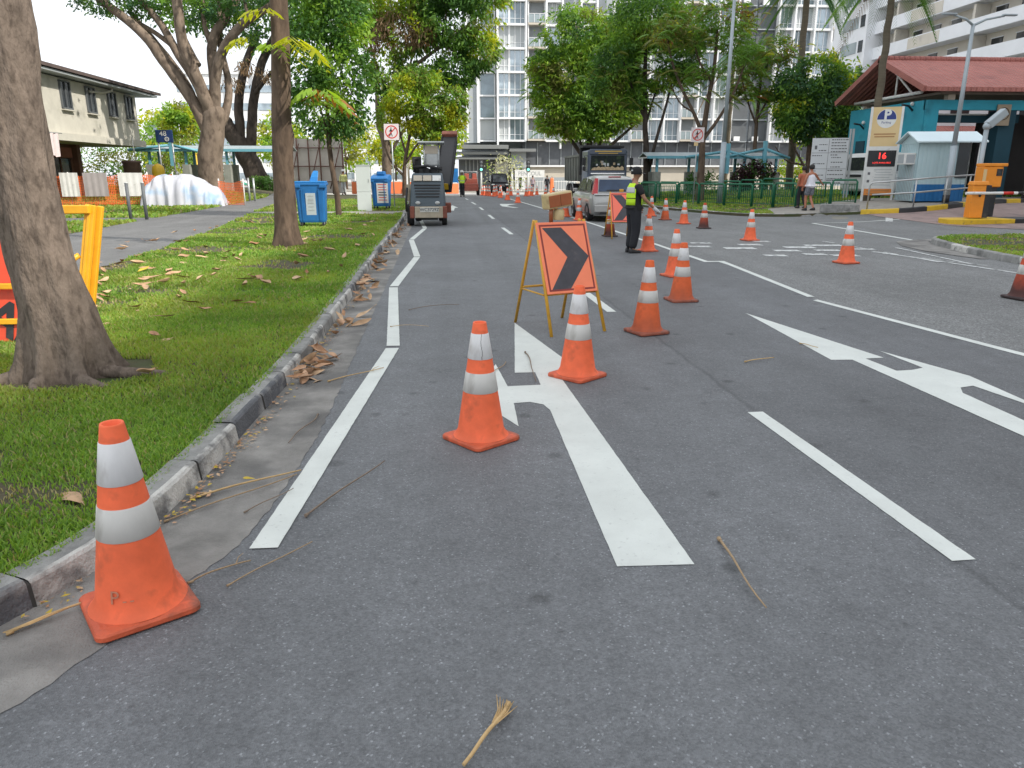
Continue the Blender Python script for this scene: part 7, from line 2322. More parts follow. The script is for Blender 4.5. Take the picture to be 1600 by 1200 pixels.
for s in (-1, 1):
    MB().box((s * 0.85, 0.19, 0.58), (0.34, 0.04, 0.18)).build('headlight', M_refl, tk, bevel=0.02)
    mr = MB().tube([(s * 1.08, -0.1, 2.5), (s * 1.32, 0.02, 2.5), (s * 1.32, 0.02, 1.7), (s * 1.1, -0.1, 1.65)], 0.02, 6).build('mirror_arm', M_rubber, tk)
    MB().box((s * 1.34, 0.03, 2.2), (0.2, 0.1, 0.4)).build('mirror', M_rubber, mr, bevel=0.03)
    MB().box((s * 1.33, 0.03, 1.82), (0.17, 0.1, 0.22)).build('mirror', M_rubber, mr, bevel=0.03)
    MB().add([(s * 1.126, -0.3, 1.7), (s * 1.126, -0.3, 2.45), (s * 1.126, -1.1, 2.45), (s * 1.126, -1.1, 1.7)], [(0, 1, 2, 3)]).build('side_window', M_cglass, tk)
    wheel(tk, s * 1.0, -0.75, 0.48, 0.3)
    for yy in (-4.9, -6.2):
        wheel(tk, s * 0.95, yy, 0.48, 0.46)
    MB().tube([(s * 1.12, -5.55 + 1.2 * math.cos(PI * i / 10), 0.5 + 0.62 * math.sin(PI * i / 10)) for i in range(11)], 0.025, 6).build('mudguard', M_refl, tk)
MB().box((0, -4.2, 0.78), (0.9, 6.6, 0.3)).build('chassis', M_rubber, tk)
mb = MB()
mb.box((0, -4.75, 1.85), (2.2, 5.1, 1.5), 0, None, 1.06, 1.0)
hp_ = mb.build('hopper', M_hop, tk, bevel=0.03)
for s in (-1, 1):
    for i in range(6):
        MB().box((s * 1.16, -2.5 - i * 0.92, 1.85), (0.09, 0.12, 1.46)).build('rib', M_hop, hp_)
    MB().box((s * 1.185, -4.75, 2.56), (0.1, 5.1, 0.12)).build('top_rail', M_hop, hp_)
MB().box((0, -2.05, 2.3), (2.4, 0.16, 1.66)).build('headboard', M_rubber, tk, bevel=0.02)
MB().box((0, -1.65, 3.02), (2.42, 0.9, 0.12)).build('cab_guard', M_rubber, tk, bevel=0.02)
MB().box((1.0, -2.0, 1.0), (0.28, 0.3, 2.0)).build('air_intake', M_rubber, tk, bevel=0.03)

# road milling machine at the kerb
M_mill = mat('mill_blue_grey', (0.07, 0.095, 0.115), 0.5, 0.12, 2, dirt=((0.12, 0.11, 0.1), 2.5, 0.5, 0.58))
M_mbe = mat('mill_beige', (0.42, 0.36, 0.27), 0.6, 0.2, 3, dirt=((0.2, 0.13, 0.08), 3, 0.7, 0.54))
M_rust = mat('rusty_red', (0.22, 0.07, 0.045), 0.75, 0.3, 5)
ml = thing('milling_machine', 'blue grey road milling machine parked at the kerb with its black conveyor raised', 'road machine', (-0.66, 23.7, 0.009))
W2 = 0.5
rings = []
for (z, yb, w) in ((0.42, 0.0, 0.53), (0.6, -0.04, 0.54), (0.72, -0.02, 0.54), (1.05, 0.06, 0.52), (1.32, 0.16, 0.5), (1.52, 0.3, 0.47), (1.58, 0.42, 0.44)):
    rings.append([(-w, yb + 0.05, z), (-w * 0.93, yb, z), (w * 0.93, yb, z), (w, yb + 0.05, z), (w, 2.2, z), (-w, 2.2, z)])
MB().loft(rings, 0, False).build('engine_hood', M_mill, ml, bevel=0.015)
mb = MB()
for i in range(5):
    z = 0.88 + i * 0.085
    mb.box((0, 0.035 + (z - 0.88) * 0.3 - 0.02, z), (0.72 + i * 0.02, 0.05, 0.03), 0, Matrix.Rotation(math.radians(-25), 4, 'X'))
mb.build('louvre', M_rubber, ml)
for i in range(3):
    MB().box((-0.29 + i * 0.29, 0.19, 1.43), (0.265, 0.03, 0.2), 0, Matrix.Rotation(math.radians(-35), 4, 'X')).build('lamp_panel', M_cream2 if i < 2 else M_white, ml, bevel=0.01)
for s in (-1, 1):
    o = MB().lathe([(0.001, 0.03), (0.05, 0.03), (0.065, 0.0)], 14, (0, 0, 0)).build('headlight', M_refl, ml)
    o.location = (s * 0.3, -0.045, 0.7)
    o.rotation_euler = (PI / 2, 0, 0)
    o.scale = (1.2, 0.8, 1)
bp_ = MB().box((0.03, -0.08, 0.42), (0.86, 0.14, 0.34)).build('counterweight', M_mbe, ml, bevel=0.02)
for s in (-1, 1):
    MB().box((s * 0.5 + 0.02, -0.04, 0.42), (0.14, 0.16, 0.36)).build('side_weight', M_rust, ml, bevel=0.02)
np_ = MB().box((0.05, -0.156, 0.5), (0.58, 0.012, 0.14)).build('number_plate', M_plate, ml)
text('WC3729Z', 0.135, np_, M_ink, (0.05, -0.1645, 0.497), bold=0.003)
MB().box((0.05, 0.5, 0.3), (0.5, 0.9, 0.24)).build('milling_drum_housing', M_rubber, ml)
for (x, y, r, w) in ((-0.55, 0.35, 0.33, 0.2), (0.5, 0.5, 0.2, 0.16), (-0.4, 2.6, 0.3, 0.22), (0.4, 2.6, 0.3, 0.22)):
    wheel(ml, x, y, r, w, True, None, M_rubber)
MB().tube([(-0.62, 0.1, 1.15), (-0.66, 0.02, 0.75), (-0.66, 0.05, 0.45), (-0.55, 0.15, 0.4), (-0.5, 0.2, 0.8)], 0.035, 8).build('hose', M_rubber, ml)
MB().tube([(-0.55, 0.2, 0.4), (-0.57, 0.25, 1.75), (-0.5, 0.5, 1.95)], 0.035, 8).build('side_post', M_mbe, ml)
MB().box((-0.57, 0.3, 1.0), (0.16, 0.2, 0.5)).build('side_tank', M_mbe, ml, bevel=0.02)
mb = MB()
for i in range(9):
    mb.box((r_.uniform(-0.42, 0.42), 0.6 + r_.uniform(0, 0.6), 1.62 + r_.uniform(0, 0.12)), (r_.uniform(0.1, 0.26), 0.3, r_.uniform(0.1, 0.22)), 0, rotz(r_.uniform(-0.4, 0.4)))
mb.tube([(-0.45, 0.5, 1.75), (0.0, 0.55, 1.8), (0.45, 0.5, 1.7)], 0.04, 7)
mb.tube([(-0.4, 0.6, 1.6), (-0.42, 0.6, 2.0), (-0.3, 0.7, 2.0)], 0.05, 7)
mb.build('deck_gear', M_rubber, ml)
MB().box((-0.33, 0.9, 1.92), (0.28, 0.22, 0.32)).build('control_box', M_rubber, ml, bevel=0.03)
MB().box((0.15, 1.4, 2.05), (0.42, 0.4, 0.5)).build('seat', M_refl, ml, bevel=0.05)
for (x, y) in ((-0.1, 1.2), (0.35, 1.2), (-0.1, 2.4), (0.35, 2.4)):
    MB().tube([(x, y, 1.5), (x, y, 2.5)], 0.025, 6).build('canopy_post', M_metal, ml)
MB().box((0.12, 1.8, 2.52), (0.85, 1.5, 0.06)).build('canopy', M_metal, ml, bevel=0.02)
MB().box((0.12, 1.2, 2.3), (0.45, 0.02, 0.25)).build('canopy_screen', M_cream2, ml)
rotc = Matrix.Rotation(math.radians(20), 4, 'X')
cv = MB().box((0, 0, 0), (0.5, 4.2, 0.3)).build('conveyor', M_rubber, ml, bevel=0.03)
cv.location = (0.6, 3.3, 1.95)
cv.rotation_euler = (math.radians(24), 0, math.radians(-4))
MB().box((0, 2.05, 0.1), (0.56, 0.3, 0.32)).build('conveyor_head', M_rust, cv, bevel=0.03)
MB().box((-0.15, -2.12, 0.08), (0.2, 0.02, 0.2)).build('warning_plate', M_oran, cv)
MB().box((0.1, -2.12, 0.08), (0.16, 0.02, 0.2)).build('warning_plate', M_yellow, cv)
for s in (-1, 1):
    MB().box((s * 0.26, 0, 0.02), (0.03, 4.1, 0.36)).build('side_frame', M_blk, cv)
MB().box((0.62, 1.3, 0.5), (0.2, 0.6, 0.3)).build('outrigger', M_rust, ml, bevel=0.02)

# little red roller / paver ahead of the worker
M_rred = mat('roller_red', (0.42, 0.11, 0.075), 0.6, 0.2, 3, dirt=((0.25, 0.12, 0.09), 3, 0.6, 0.55))
rl = thing('road_roller', 'dusty red compact road machine parked beyond the walking worker', 'road machine', (1.66, 58.3, H(1.7, 58.3) + 0.005))
MB().box((0, 0.9, 0.62), (1.15, 1.9, 0.55)).build('body', M_rred, rl, bevel=0.08)
MB().box((0, -0.02, 0.5), (1.05, 0.12, 0.34)).build('rear_panel', M_rred, rl, bevel=0.03)
MB().box((0.05, 0.5, 1.05), (0.95, 0.6, 0.35)).build('seat_box', M_rred, rl, bevel=0.04)
for s in (-1, 1):
    wheel(rl, s * 0.58, 0.5, 0.32, 0.2, True, None, M_rubber)
    wheel(rl, s * 0.58, 1.7, 0.32, 0.2, True, None, M_rubber)
    MB().box((s * 0.3, 0.75, 1.4), (0.34, 0.12, 0.42)).build('seat_back', M_rred, rl, bevel=0.04)
MB().tube([(-0.5, 0.9, 1.0), (-0.5, 0.9, 1.75), (0.5, 0.9, 1.75), (0.5, 0.9, 1.0)], 0.03, 8).build('roll_bar', M_metal, rl)
MB().tube([(0, 1.2, 1.1), (0.05, 1.0, 1.5)], 0.03, 6).build('steering_column', M_rubber, rl)
MB().lathe([(0.16, -0.015), (0.18, 0.0), (0.16, 0.015)], 14, (0.05, 1.0, 1.52)).build('steering_wheel', M_rubber, rl)
# ------------------------------------------------------------------ bins, cabinet
M_bin = mat('bin_blue', (0.012, 0.13, 0.36), 0.5, 0.12, 3, dirt=((0.03, 0.1, 0.2), 4, 0.5, 0.6))
M_lidb = mat('bin_lid_blue', (0.012, 0.17, 0.45), 0.45, 0.1, 3)
M_label = mat('label_grey', (0.45, 0.5, 0.53), 0.5, 0.05, 4)


def bin_(label, loc, rz, w, d, h, lidpose, wide_label):
    t = thing('wheeled_bin', label, 'bin', loc, rz)
    z0 = 0.14
    rings = []
    for (z, f) in ((z0, 0.84), (z0 + 0.05, 0.87), (z0 + h * 0.45, 0.92), (z0 + h * 0.84, 0.985)):
        a, b = w / 2 * f, d / 2 * f
        c = 0.05
        rings.append([(-a, -b + c, z), (-a + c, -b, z), (a - c, -b, z), (a, -b + c, z), (a, b - c, z), (a - c, b, z), (-a + c, b, z), (-a, b - c, z)])
    MB().loft(rings, 0, False).build('body', M_bin, t)
    rim = MB()
    zt = z0 + h * 0.84
    rim.box((0, 0, zt + 0.035), (w * 1.06, d * 1.04, 0.07))
    for s in (-1, 1):
        rim.box((s * w * 0.42, -d * 0.5, zt - 0.02), (w * 0.24, 0.07, 0.1))
    rim.build('rim', M_bin, t, bevel=0.015)
    for x in (-1, 1):
        MB().box((x * w * 0.42, -d * 0.5 - 0.037, zt - 0.02), (w * 0.16, 0.006, 0.05)).build('handle_slot', M_booth_d, t)
    # ribs
    for x in (-0.28, 0.28):
        MB().box((x * w, -d * 0.475, z0 + h * 0.4), (0.025, 0.03, h * 0.72), 0, Matrix.Rotation(math.radians(3.5), 4, 'X')).build('rib', M_bin, t)
    if lidpose == 'flap':
        MB().box((0, 0, zt + 0.09), (w * 1.02, d, 0.05)).build('lid', M_lidb, t, bevel=0.02)
        rings = []
        for (yy, zz, ww) in ((-0.1, 0.1, 0.11), (-0.06, 0.22, 0.1), (0.02, 0.33, 0.085), (0.1, 0.4, 0.06)):
            rings.append([(0.06 + zz * 0.22 - ww, yy, zt + zz), (0.06 + zz * 0.22 + ww, yy, zt + zz), (0.06 + zz * 0.22 + ww, yy + 0.05, zt + zz - 0.01), (0.06 + zz * 0.22 - ww, yy + 0.05, zt + zz - 0.01)])
        MB().loft(rings, 0, False).build('flap', M_lidb, t, bevel=0.01)
    else:
        rings = []
        for (yy, z1) in ((-d * 0.54, 0.07), (-d * 0.5, 0.13), (-d * 0.2, 0.2), (d * 0.2, 0.26), (d * 0.5, 0.22)):
            rings.append([(-w * 0.53, yy, zt + 0.06), (w * 0.53, yy, zt + 0.06), (w * 0.5, yy, zt + z1), (-w * 0.5, yy, zt + z1)])
        MB().loft(rings, 0, False).build('lid', M_bin, t, bevel=0.02)
        MB().box((0, 0.1, zt + 0.31), (w * 0.48, d * 0.5, 0.15), 0, None, 0.9).build('lid_hump', M_bin, t, bevel=0.03)
    if wide_label:
        lb = MB().box((0.12, -d * 0.472, z0 + h * 0.44), (w * 0.66, 0.012, h * 0.66), 0, Matrix.Rotation(math.radians(4), 4, 'X')).build('label', M_white, t)
        for i, m in enumerate((M_red, M_red, M_red, M_ink, M_ink, M_red, M_red)):
            zz = z0 + h * (0.72 - i * 0.085)
            MB().box((0.12, -d * 0.479 - (zz - z0 - h * 0.44) * math.tan(math.radians(4)), zz), (w * (0.5 - 0.06 * (i % 2)), 0.008, 0.03 if i not in (3, 4) else 0.05)).build('print_line', m, lb)
    else:
        lb = MB().box((0.0, -d * 0.468, z0 + h * 0.42), (w * 0.32, 0.012, h * 0.5), 0, Matrix.Rotation(math.radians(4.5), 4, 'X')).build('label', M_label, t)
        for i in range(5):
            zz = z0 + h * (0.6 - i * 0.08)
            MB().box((0, -d * 0.474 - (zz - z0 - h * 0.42) * math.tan(math.radians(4.5)), zz), (w * (0.2 - 0.03 * (i % 2)), 0.008, 0.03 if i != 1 else 0.07)).build('print_line', M_metal, lb)
    for (x, y) in ((-1, -1), (1, -1), (-1, 1), (1, 1)):
        c = MB().tube([(x * w * 0.36 - 0.025, y * d * 0.34, 0.07), (x * w * 0.36 + 0.025, y * d * 0.34, 0.07)], 0.07, 14).build('castor', M_tyre, t)
        MB().box((x * w * 0.36, y * d * 0.34, 0.12), (0.08, 0.05, 0.08)).build('fork', M_metal, c)
    return t


bin_('blue wheeled bin with a raised flap and narrow grey label by the second trunk', (-3.9, 22.2, 0.11), math.radians(4), 0.84, 0.75, 1.2, 'flap', False)
bin_('blue wheeled bin with a closed humped lid and wide white label, beside the pale cabinet', (-2.83, 32.6, 0.11), math.radians(-8), 0.72, 0.75, 1.22, 'hump', True)
cb = thing('cabinet', 'plain pale steel cabinet standing on the lawn before the crossing slab', 'cabinet', (-3.42, 31.35, 0.1), math.radians(6))
M_cab = mat('cabinet_pale', (0.55, 0.6, 0.58), 0.55, 0.05, 1.5)
MB().box((0, 0, 1.27), (0.56, 0.4, 1.02)).build('body', M_cab, cb, bevel=0.012)
MB().box((0, 0, 0.38), (0.56, 0.4, 0.75)).build('lower_body', M_cab, cb, bevel=0.012)
MB().box((0.2, -0.205, 1.2), (0.02, 0.02, 0.14)).build('handle', M_metal, cb)
MB().box((0, 0, 1.79), (0.6, 0.44, 0.03)).build('lid', M_cab, cb)


# ------------------------------------------------------------------ no walking signs
def nowalk(label, loc, rz, zc, tagplate, base):
    t = thing('no_walking_sign', label, 'road sign', loc, rz)
    MB().tube([(0, 0.03, 0), (0, 0.03, zc + 0.3)], 0.026, 8).build('post', M_metal, t)
    b = MB().box((0, 0, zc), (0.64, 0.012, 0.66)).build('plate', mat('sign_pinkish_white', (0.74, 0.66, 0.66), 0.5, 0.04, 4), t)
    r = 0.27
    n = 40
    mb = MB()
    vs = []
    for k in range(n):
        a = 2 * PI * k / n
        vs += [(r * math.cos(a), -0.0095, zc + r * math.sin(a)), (r * 0.84 * math.cos(a), -0.0095, zc + r * 0.84 * math.sin(a))]
    mb.add(vs, [(2 * k, (2 * k + 2) % (2 * n), (2 * k + 3) % (2 * n), 2 * k + 1) for k in range(n)])
    mb.build('ring', M_red, b)
    MB().box((0, -0.0115, zc), (0.5, 0.003, 0.042), 0, Matrix.Rotation(math.radians(-45), 4, 'Y')).build('slash', M_red, b)
    f = MB().prism([(0.0, 0.19), (0.03, 0.19), (0.035, 0.13), (0.02, 0.125), (0.045, 0.09), (0.09, 0.02), (0.075, 0.01), (0.035, 0.05), (0.03, -0.03), (0.075, -0.18), (0.045, -0.19), (0.005, -0.08), (-0.045, -0.19), (-0.08, -0.18), (-0.03, -0.02), (-0.025, 0.05), (-0.07, -0.01), (-0.08, 0.01), (-0.03, 0.1), (0.0, 0.125), (-0.01, 0.14)], -0.0085, -0.0065, axis='y')
    o = f.build('walking_figure', M_black, b)
    o.location = (-0.03, 0, zc)
    if tagplate:
        MB().box((-0.05, 0, zc - 0.42), (0.2, 0.01, 0.16)).build('tag', M_pbeige, t)
    if base:
        MB().box((0, 0.03, 0.02), (0.6, 0.35, 0.04)).build('foot', M_metal, t)
    return t


nowalk('no walking sign on a thin post beside the open branched tree on the right', (11.83, 36.3, 0.1), math.radians(2), 3.24, True, True)
nowalk('no walking sign on a thin post beyond the blue bin with the humped lid', (-2.42, 34.2, 0.1), math.radians(2), 3.2, False, True)

# ------------------------------------------------------------------ green railings
M_green = mat('railing_green', (0.012, 0.13, 0.065), 0.5, 0.12, 4, dirt=((0.03, 0.08, 0.05), 5, 0.5, 0.6))
RG = 'green pedestrian railing panels behind the verge'


def rail_panel(L, hgt=1.0):
    t = thing('railing_panel', 'green barred railing panel standing on the verge', 'railing', group=RG)
    fr = MB().tube([(0.02, 0, 0), (0.02, 0, hgt - 0.08), (0.08, 0, hgt), (L - 0.08, 0, hgt), (L - 0.02, 0, hgt - 0.08), (L - 0.02, 0, 0)], 0.04, 8)
    fr.build('frame', M_green, t)
    MB().tube([(0, 0, hgt * 0.84), (L, 0, hgt * 0.84)], 0.014, 6).build('rail', M_green, t)
    MB().tube([(0, 0, 0.16), (L, 0, 0.16)], 0.016, 6).build('rail', M_green, t)
    mb = MB()
    n = int(L / 0.11)
    for i in range(1, n):
        mb.tube([(L * i / n, 0, 0.16), (L * i / n, 0, hgt * 0.84)], 0.012, 5)
    mb.build('bars', M_green, t)
    return t


pr = {}
lines = [([(9.5, 40.7), (10.4, 38), (12.06, 36.2), (13.5, 33.2), (14.5, 30.9), (15.6, 30.2), (16.6, 30.0)], 'front'), ([(11.2, 44), (13.5, 40.5), (15.6, 37.2), (17.5, 34.4)], 'second')]
for ln, nm in lines:
    pts = resample([Vector(p) for p in ln], 1.5)
    for a, b in zip(pts[:-1], pts[1:]):
        L = (b - a).length - 0.02
        key = round(L, 1)
        ang = math.atan2(b.y - a.y, b.x - a.x)
        lab = 'green barred railing panel of the front run behind the lamp post' if nm == 'front' else 'green barred railing panel of the second run behind the lamp post'
        if key not in pr:
            pr[key] = rail_panel(L)
            pr[key].location = ground_at(a.x, a.y, 0.1)
            pr[key].rotation_euler = (0, 0, ang)
            pr[key]['label'] = lab
            pr[key]['group'] = RG + ', ' + nm + ' run'
        else:
            dup(pr[key], ground_at(a.x, a.y, 0.1), ang, lab, RG + ', ' + nm + ' run')

# ------------------------------------------------------------------ covered walkways
M_sky = mat('shelter_blue', (0.16, 0.42, 0.52), 0.55, 0.08, 2)
M_shroof = mat('shelter_roof', (0.3, 0.36, 0.38), 0.5, 0.1, 2)
M_bcol = mat('concrete_column', (0.3, 0.31, 0.28), 0.85, 0.2, 2, dirt=((0.15, 0.16, 0.13), 2, 0.6, 0.55))


def shelter(label, loc, rz, L, cols, z0, z1, frames):
    t = thing('walkway_shelter', label, 'shelter', loc, rz)
    MB().prism([(-1.1, z0), (0, z0 + 0.25), (1.1, z0), (1.1, z0 + 0.05), (0, z0 + 0.31), (-1.1, z0 + 0.05)], 0, L, axis='x').build('roof', M_shroof, t)
    for i in range(int(L / 0.9) + 1):
        MB().box((i * 0.9, 0, z0 - 0.02), (0.06, 2.2, 0.08)).build('rafter', M_metal, t)
    MB().box((L / 2, -1.12, z0 + 0.0), (L, 0.08, 0.16)).build('eave_beam', M_sky, t)
    for x in cols:
        for y in (-0.8, 0.8):
            MB().box((x, y, 0.55 + (z0 - 1.0) * 0.0), (0.42, 0.42, 1.9)).build('column_base', M_bcol, t)
            MB().box((x, y, 1.5 + (z0 - 1.5) / 2), (0.14, 0.14, z0 - 1.45)).build('column', M_sky, t)
    for (x, hgt) in frames:
        mb = MB()
        mb.box((x, -1.2, 1.6 + (hgt - 1.6) / 2), (0.2, 0.2, hgt - 1.2))
        mb.build('frame_post', M_sky, t)
        MB().tube([(x, -1.2, hgt - 0.25), (x + 1.6, -1.2, z0 - 0.05)], 0.09, 6).build('frame_beam', M_sky, t)
        MB().tube([(x, -1.2, hgt - 0.25), (x - 2.6, -1.2, z0 + 0.0)], 0.09, 6).build('frame_beam', M_sky, t)
    return t


shelter('low blue framed walkway shelter behind the green railing on the right', (12.0, 47.2, H(14, 47) + 0.1), math.radians(0), 8.6, (0.7, 3.2, 6.2, 8.2), 2.35, 3.2, ((4.95, 2.95), (7.25, 3.1)))
shelter('blue framed walkway shelter with number 48 beyond the white tarpaulin', (-19.4, 51, H(-16, 51)), math.radians(0), 9.5, (0.8, 3.0, 5.5, 8.5), 2.35, 3.2, ((2.3, 2.9),))
sn = thing('block_sign', 'dark blue board with white number 48 over the shelter roof', 'sign', (-17.0, 48.6, H(-17, 48.6)))
MB().box((0, 0, 3.12), (1.0, 0.08, 0.72)).build('board', mat('board_navy', (0.012, 0.04, 0.14), 0.5, 0.08, 3), sn, bevel=0.02)
text('48', 0.42, sn, M_white, (-0.05, -0.045, 3.26))
o = MB().lathe([(0.13, 0), (0.13, 0.01), (0.09, 0.01), (0.09, 0)], 20).build('emblem_ring', M_white, sn)
o.location = (0.14, -0.045, 2.95)
o.rotation_euler = (PI / 2, 0, 0)
for k in range(3):
    MB().box((0.14 + 0.045 * math.cos(k * 2.09), -0.046, 2.95 + 0.045 * math.sin(k * 2.09)), (0.04, 0.008, 0.04)).build('emblem_mark', M_white, sn)
for x in (-0.4, 0.4):
    MB().tube([(x, 0.06, -0.05), (x, 0.06, 3.3)], 0.05, 8).build('post', M_metal, sn)

# play frame
pf = thing('play_frame', 'yellow climbing frame in the playground beyond the blue shelter', 'play equipment', (-17.6, 56, H(-17.6, 56)))
M_py = mat('play_yellow', (0.75, 0.48, 0.03), 0.5, 0.08, 3)
mb = MB()
for x, y in ((0, 0), (1.3, 0), (0, 1.2), (1.3, 1.2)):
    mb.tube([(x, y, 0), (x, y, 2.2)], 0.06, 8)
mb.tube([(0, 0, 2.2), (1.3, 0, 2.2), (1.3, 1.2, 2.2), (0, 1.2, 2.2), (0, 0, 2.2)], 0.06, 8)
mb.build('frame', M_py, pf)
MB().box((0.65, 0.6, 1.0), (1.3, 1.2, 0.08)).build('deck', M_py, pf)
MB().loft([[(1.3, -0.1, 1.05), (1.3, 0.5, 1.05), (1.3, 0.5, 0.95), (1.3, -0.1, 0.95)], [(2.4, -0.1, 0.5), (2.4, 0.5, 0.5), (2.4, 0.5, 0.4), (2.4, -0.1, 0.4)], [(3.2, -0.1, 0.2), (3.2, 0.5, 0.2), (3.2, 0.5, 0.1), (3.2, -0.1, 0.1)]]).build('slide', mat('play_green', (0.05, 0.35, 0.25), 0.4), pf)

# ------------------------------------------------------------------ two storey house
hs = thing('house', 'two storey cream house with a dark overhanging roof and brown ground floor shop front', 'building', (-18.0, 40, 0.12))
M_hwall = mat('house_wall', (0.52, 0.5, 0.44), 0.85, 0.12, 1.2, dirt=((0.22, 0.22, 0.18), 0.8, 0.55, 0.55))
M_hroof = mat('house_roof', (0.1, 0.075, 0.07), 0.8, 0.2, 2)
M_brown = mat('shop_brown', (0.16, 0.075, 0.055), 0.7, 0.2, 1.5)
MB().box((-4.1, -3.2, 4.5), (8.2, 21.4, 2.5)).build('upper_wall', M_hwall, hs)
MB().box((-3.9, -3.2, 3.1), (8.3, 21.7, 0.34)).build('floor_band', M_hwall, hs)
MB().prism([(0.75, 5.95), (0.75, 6.1), (-4.2, 6.6), (-9.1, 6.1), (-9.1, 5.95), (-4.2, 6.45)], -15.5, 9.6, axis='y').build('roof', M_hroof, hs)
MB().box((-0.0, -3.0, 5.86), (1.3, 24.5, 0.1)).build('soffit', M_tgrey, hs)
MB().tube([(0.35, 3.6, 5.9), (0.36, 3.6, 5.65), (0.05, 3.2, 5.5), (0.05, 1.6, 5.42)], 0.06, 8).build('downpipe', M_hwall, hs)
wp = None
for y in (-9.0, -5.2, -0.9, 1.7, 4.2, 6.4):
    if wp is None:
        wp = w_ = MB().box((0, 0, 0), (0.05, 0.9, 1.15)).build('window', M_glass_d, hs)
        f_ = MB()
        for a, b, c, d in ((0, 0.6, 0.9 + 0.1, 0.06), (0, -0.6, 1.0, 0.06)):
            f_.box((0.03, 0, b), (0.1, c, d))
        for yy in (-0.47, -0.02, 0.47):
            f_.box((0.031, yy, 0), (0.09, 0.06, 1.2))
        f_.build('frame', M_tdark, w_)
        MB().box((0.06, 0, -0.68), (0.2, 1.1, 0.05)).build('sill', M_hwall, w_)
    else:
        w_ = wp.copy()
        COL.objects.link(w_)
        w_.parent = hs
        for ch in wp.children:
            d_ = ch.copy()
            COL.objects.link(d_)
            d_.parent = w_
    w_.location = (0.01, y, 5.02)
MB().box((-5.0, -5.2, 1.45), (6.0, 17.0, 2.95)).build('shop_wall', M_brown, hs)
for y in (-9.5, -5.0, -1.2, 3.4):
    MB().box((-1.9, y, 1.47), (0.4, 0.4, 2.9)).build('column', M_brown, hs)
for (y, w_) in ((-7.3, 3.2), (-3.0, 2.6), (1.2, 3.4)):
    sd_ = MB().box((-1.99, y, 1.15), (0.05, w_, 2.1)).build('shop_front', M_glass_d, hs)
    for k in range(4):
        MB().box((-1.955, y - w_ / 2 + w_ * k / 3, 1.15), (0.07, 0.07, 2.1)).build('mullion', M_brown, sd_)
MB().box((-1.9, 0.6, 2.5), (0.12, 4.6, 0.5)).build('fascia', mat('fascia_red', (0.3, 0.1, 0.08), 0.7, 0.2, 2), hs)
hc = thing('hanging_cloth', 'pale pink cloth hanging from the house overhang by the big trunk', 'cloth', (-16.9, 34.6, 0.1))
rings = []
for k in range(9):
    yy = -0.1 + k * 0.14
    rings.append([(0.05 * math.sin(k * 2.1), yy, 3.15), (0.05 * math.sin(k * 2.1 + 0.5), yy, 2.7), (0.07 * math.sin(k * 2.1 + 1), yy, 2.2 + 0.05 * math.sin(k))])
MB().loft(rings, 0, True, False, False).build('cloth', mat('pale_cloth', (0.66, 0.56, 0.56), 0.85, 0.08, 3), hc)
MB().tube([(0, -0.3, 3.16), (0, 1.3, 3.16)], 0.02, 6).build('pole', M_metal, hc)

# ------------------------------------------------------------------ works compound on the lawn: nets, boards, tarpaulin, drums
def netmat():
    m = bpy.data.materials.new('orange_net')
    m.use_nodes = True
    nt = m.node_tree
    b = nt.nodes['Principled BSDF']
    b.inputs['Base Color'].default_value = (0.85, 0.17, 0.04, 1)
    b.inputs['Roughness'].default_value = 0.6
    tc = nt.nodes.new('ShaderNodeTexCoord')
    out = []
    for ax in ('X', 'Z'):
        w_ = nt.nodes.new('ShaderNodeTexWave')
        w_.bands_direction = ax
        w_.inputs['Scale'].default_value = 4.2
        nt.links.new(tc.outputs['Object'], w_.inputs['Vector'])
        g = nt.nodes.new('ShaderNodeMath')
        g.operation = 'GREATER_THAN'
        g.inputs[1].default_value = 0.7
        nt.links.new(w_.outputs['Fac'], g.inputs[0])
        out.append(g.outputs[0])
    mxx = nt.nodes.new('ShaderNodeMath')
    mxx.operation = 'MAXIMUM'
    nt.links.new(out[0], mxx.inputs[0])
    nt.links.new(out[1], mxx.inputs[1])
    tr = nt.nodes.new('ShaderNodeBsdfTransparent')
    ms = nt.nodes.new('ShaderNodeMixShader')
    nt.links.new(mxx.outputs[0], ms.inputs['Fac'])
    nt.links.new(tr.outputs['BSDF'], ms.inputs[1])
    nt.links.new(b.outputs['BSDF'], ms.inputs[2])
    nt.links.new(ms.outputs['Shader'], nt.nodes['Material Output'].inputs['Surface'])
    return m


M_net = netmat()


def net(label, a, b, h, posts, sag=0.1):
    a, b = Vector(a), Vector(b)
    L = (b - a).length
    t = thing('safety_net', label, 'net fence', (a.x, a.y, H(a.x, a.y) + 0.1), math.atan2(b.y - a.y, b.x - a.x))
    rings = []
    n = 24
    for i in range(n + 1):
        x = L * i / n
        s = sag * abs(math.sin(PI * i / n * posts))
        rings.append([(x, 0.03 * math.sin(x * 3), 0.03), (x, 0.05 * math.sin(x * 2.3), h * 0.5), (x, 0.03 * math.sin(x * 4), h - s)])
    MB().loft(rings, 0, True, False, False).build('net', M_net, t)
    for k in range(posts + 1):
        MB().tube([(L * k / posts, 0.06, -0.05), (L * k / posts, 0.06, h + 0.08)], 0.03, 6).build('stake', M_white, t)
    return t


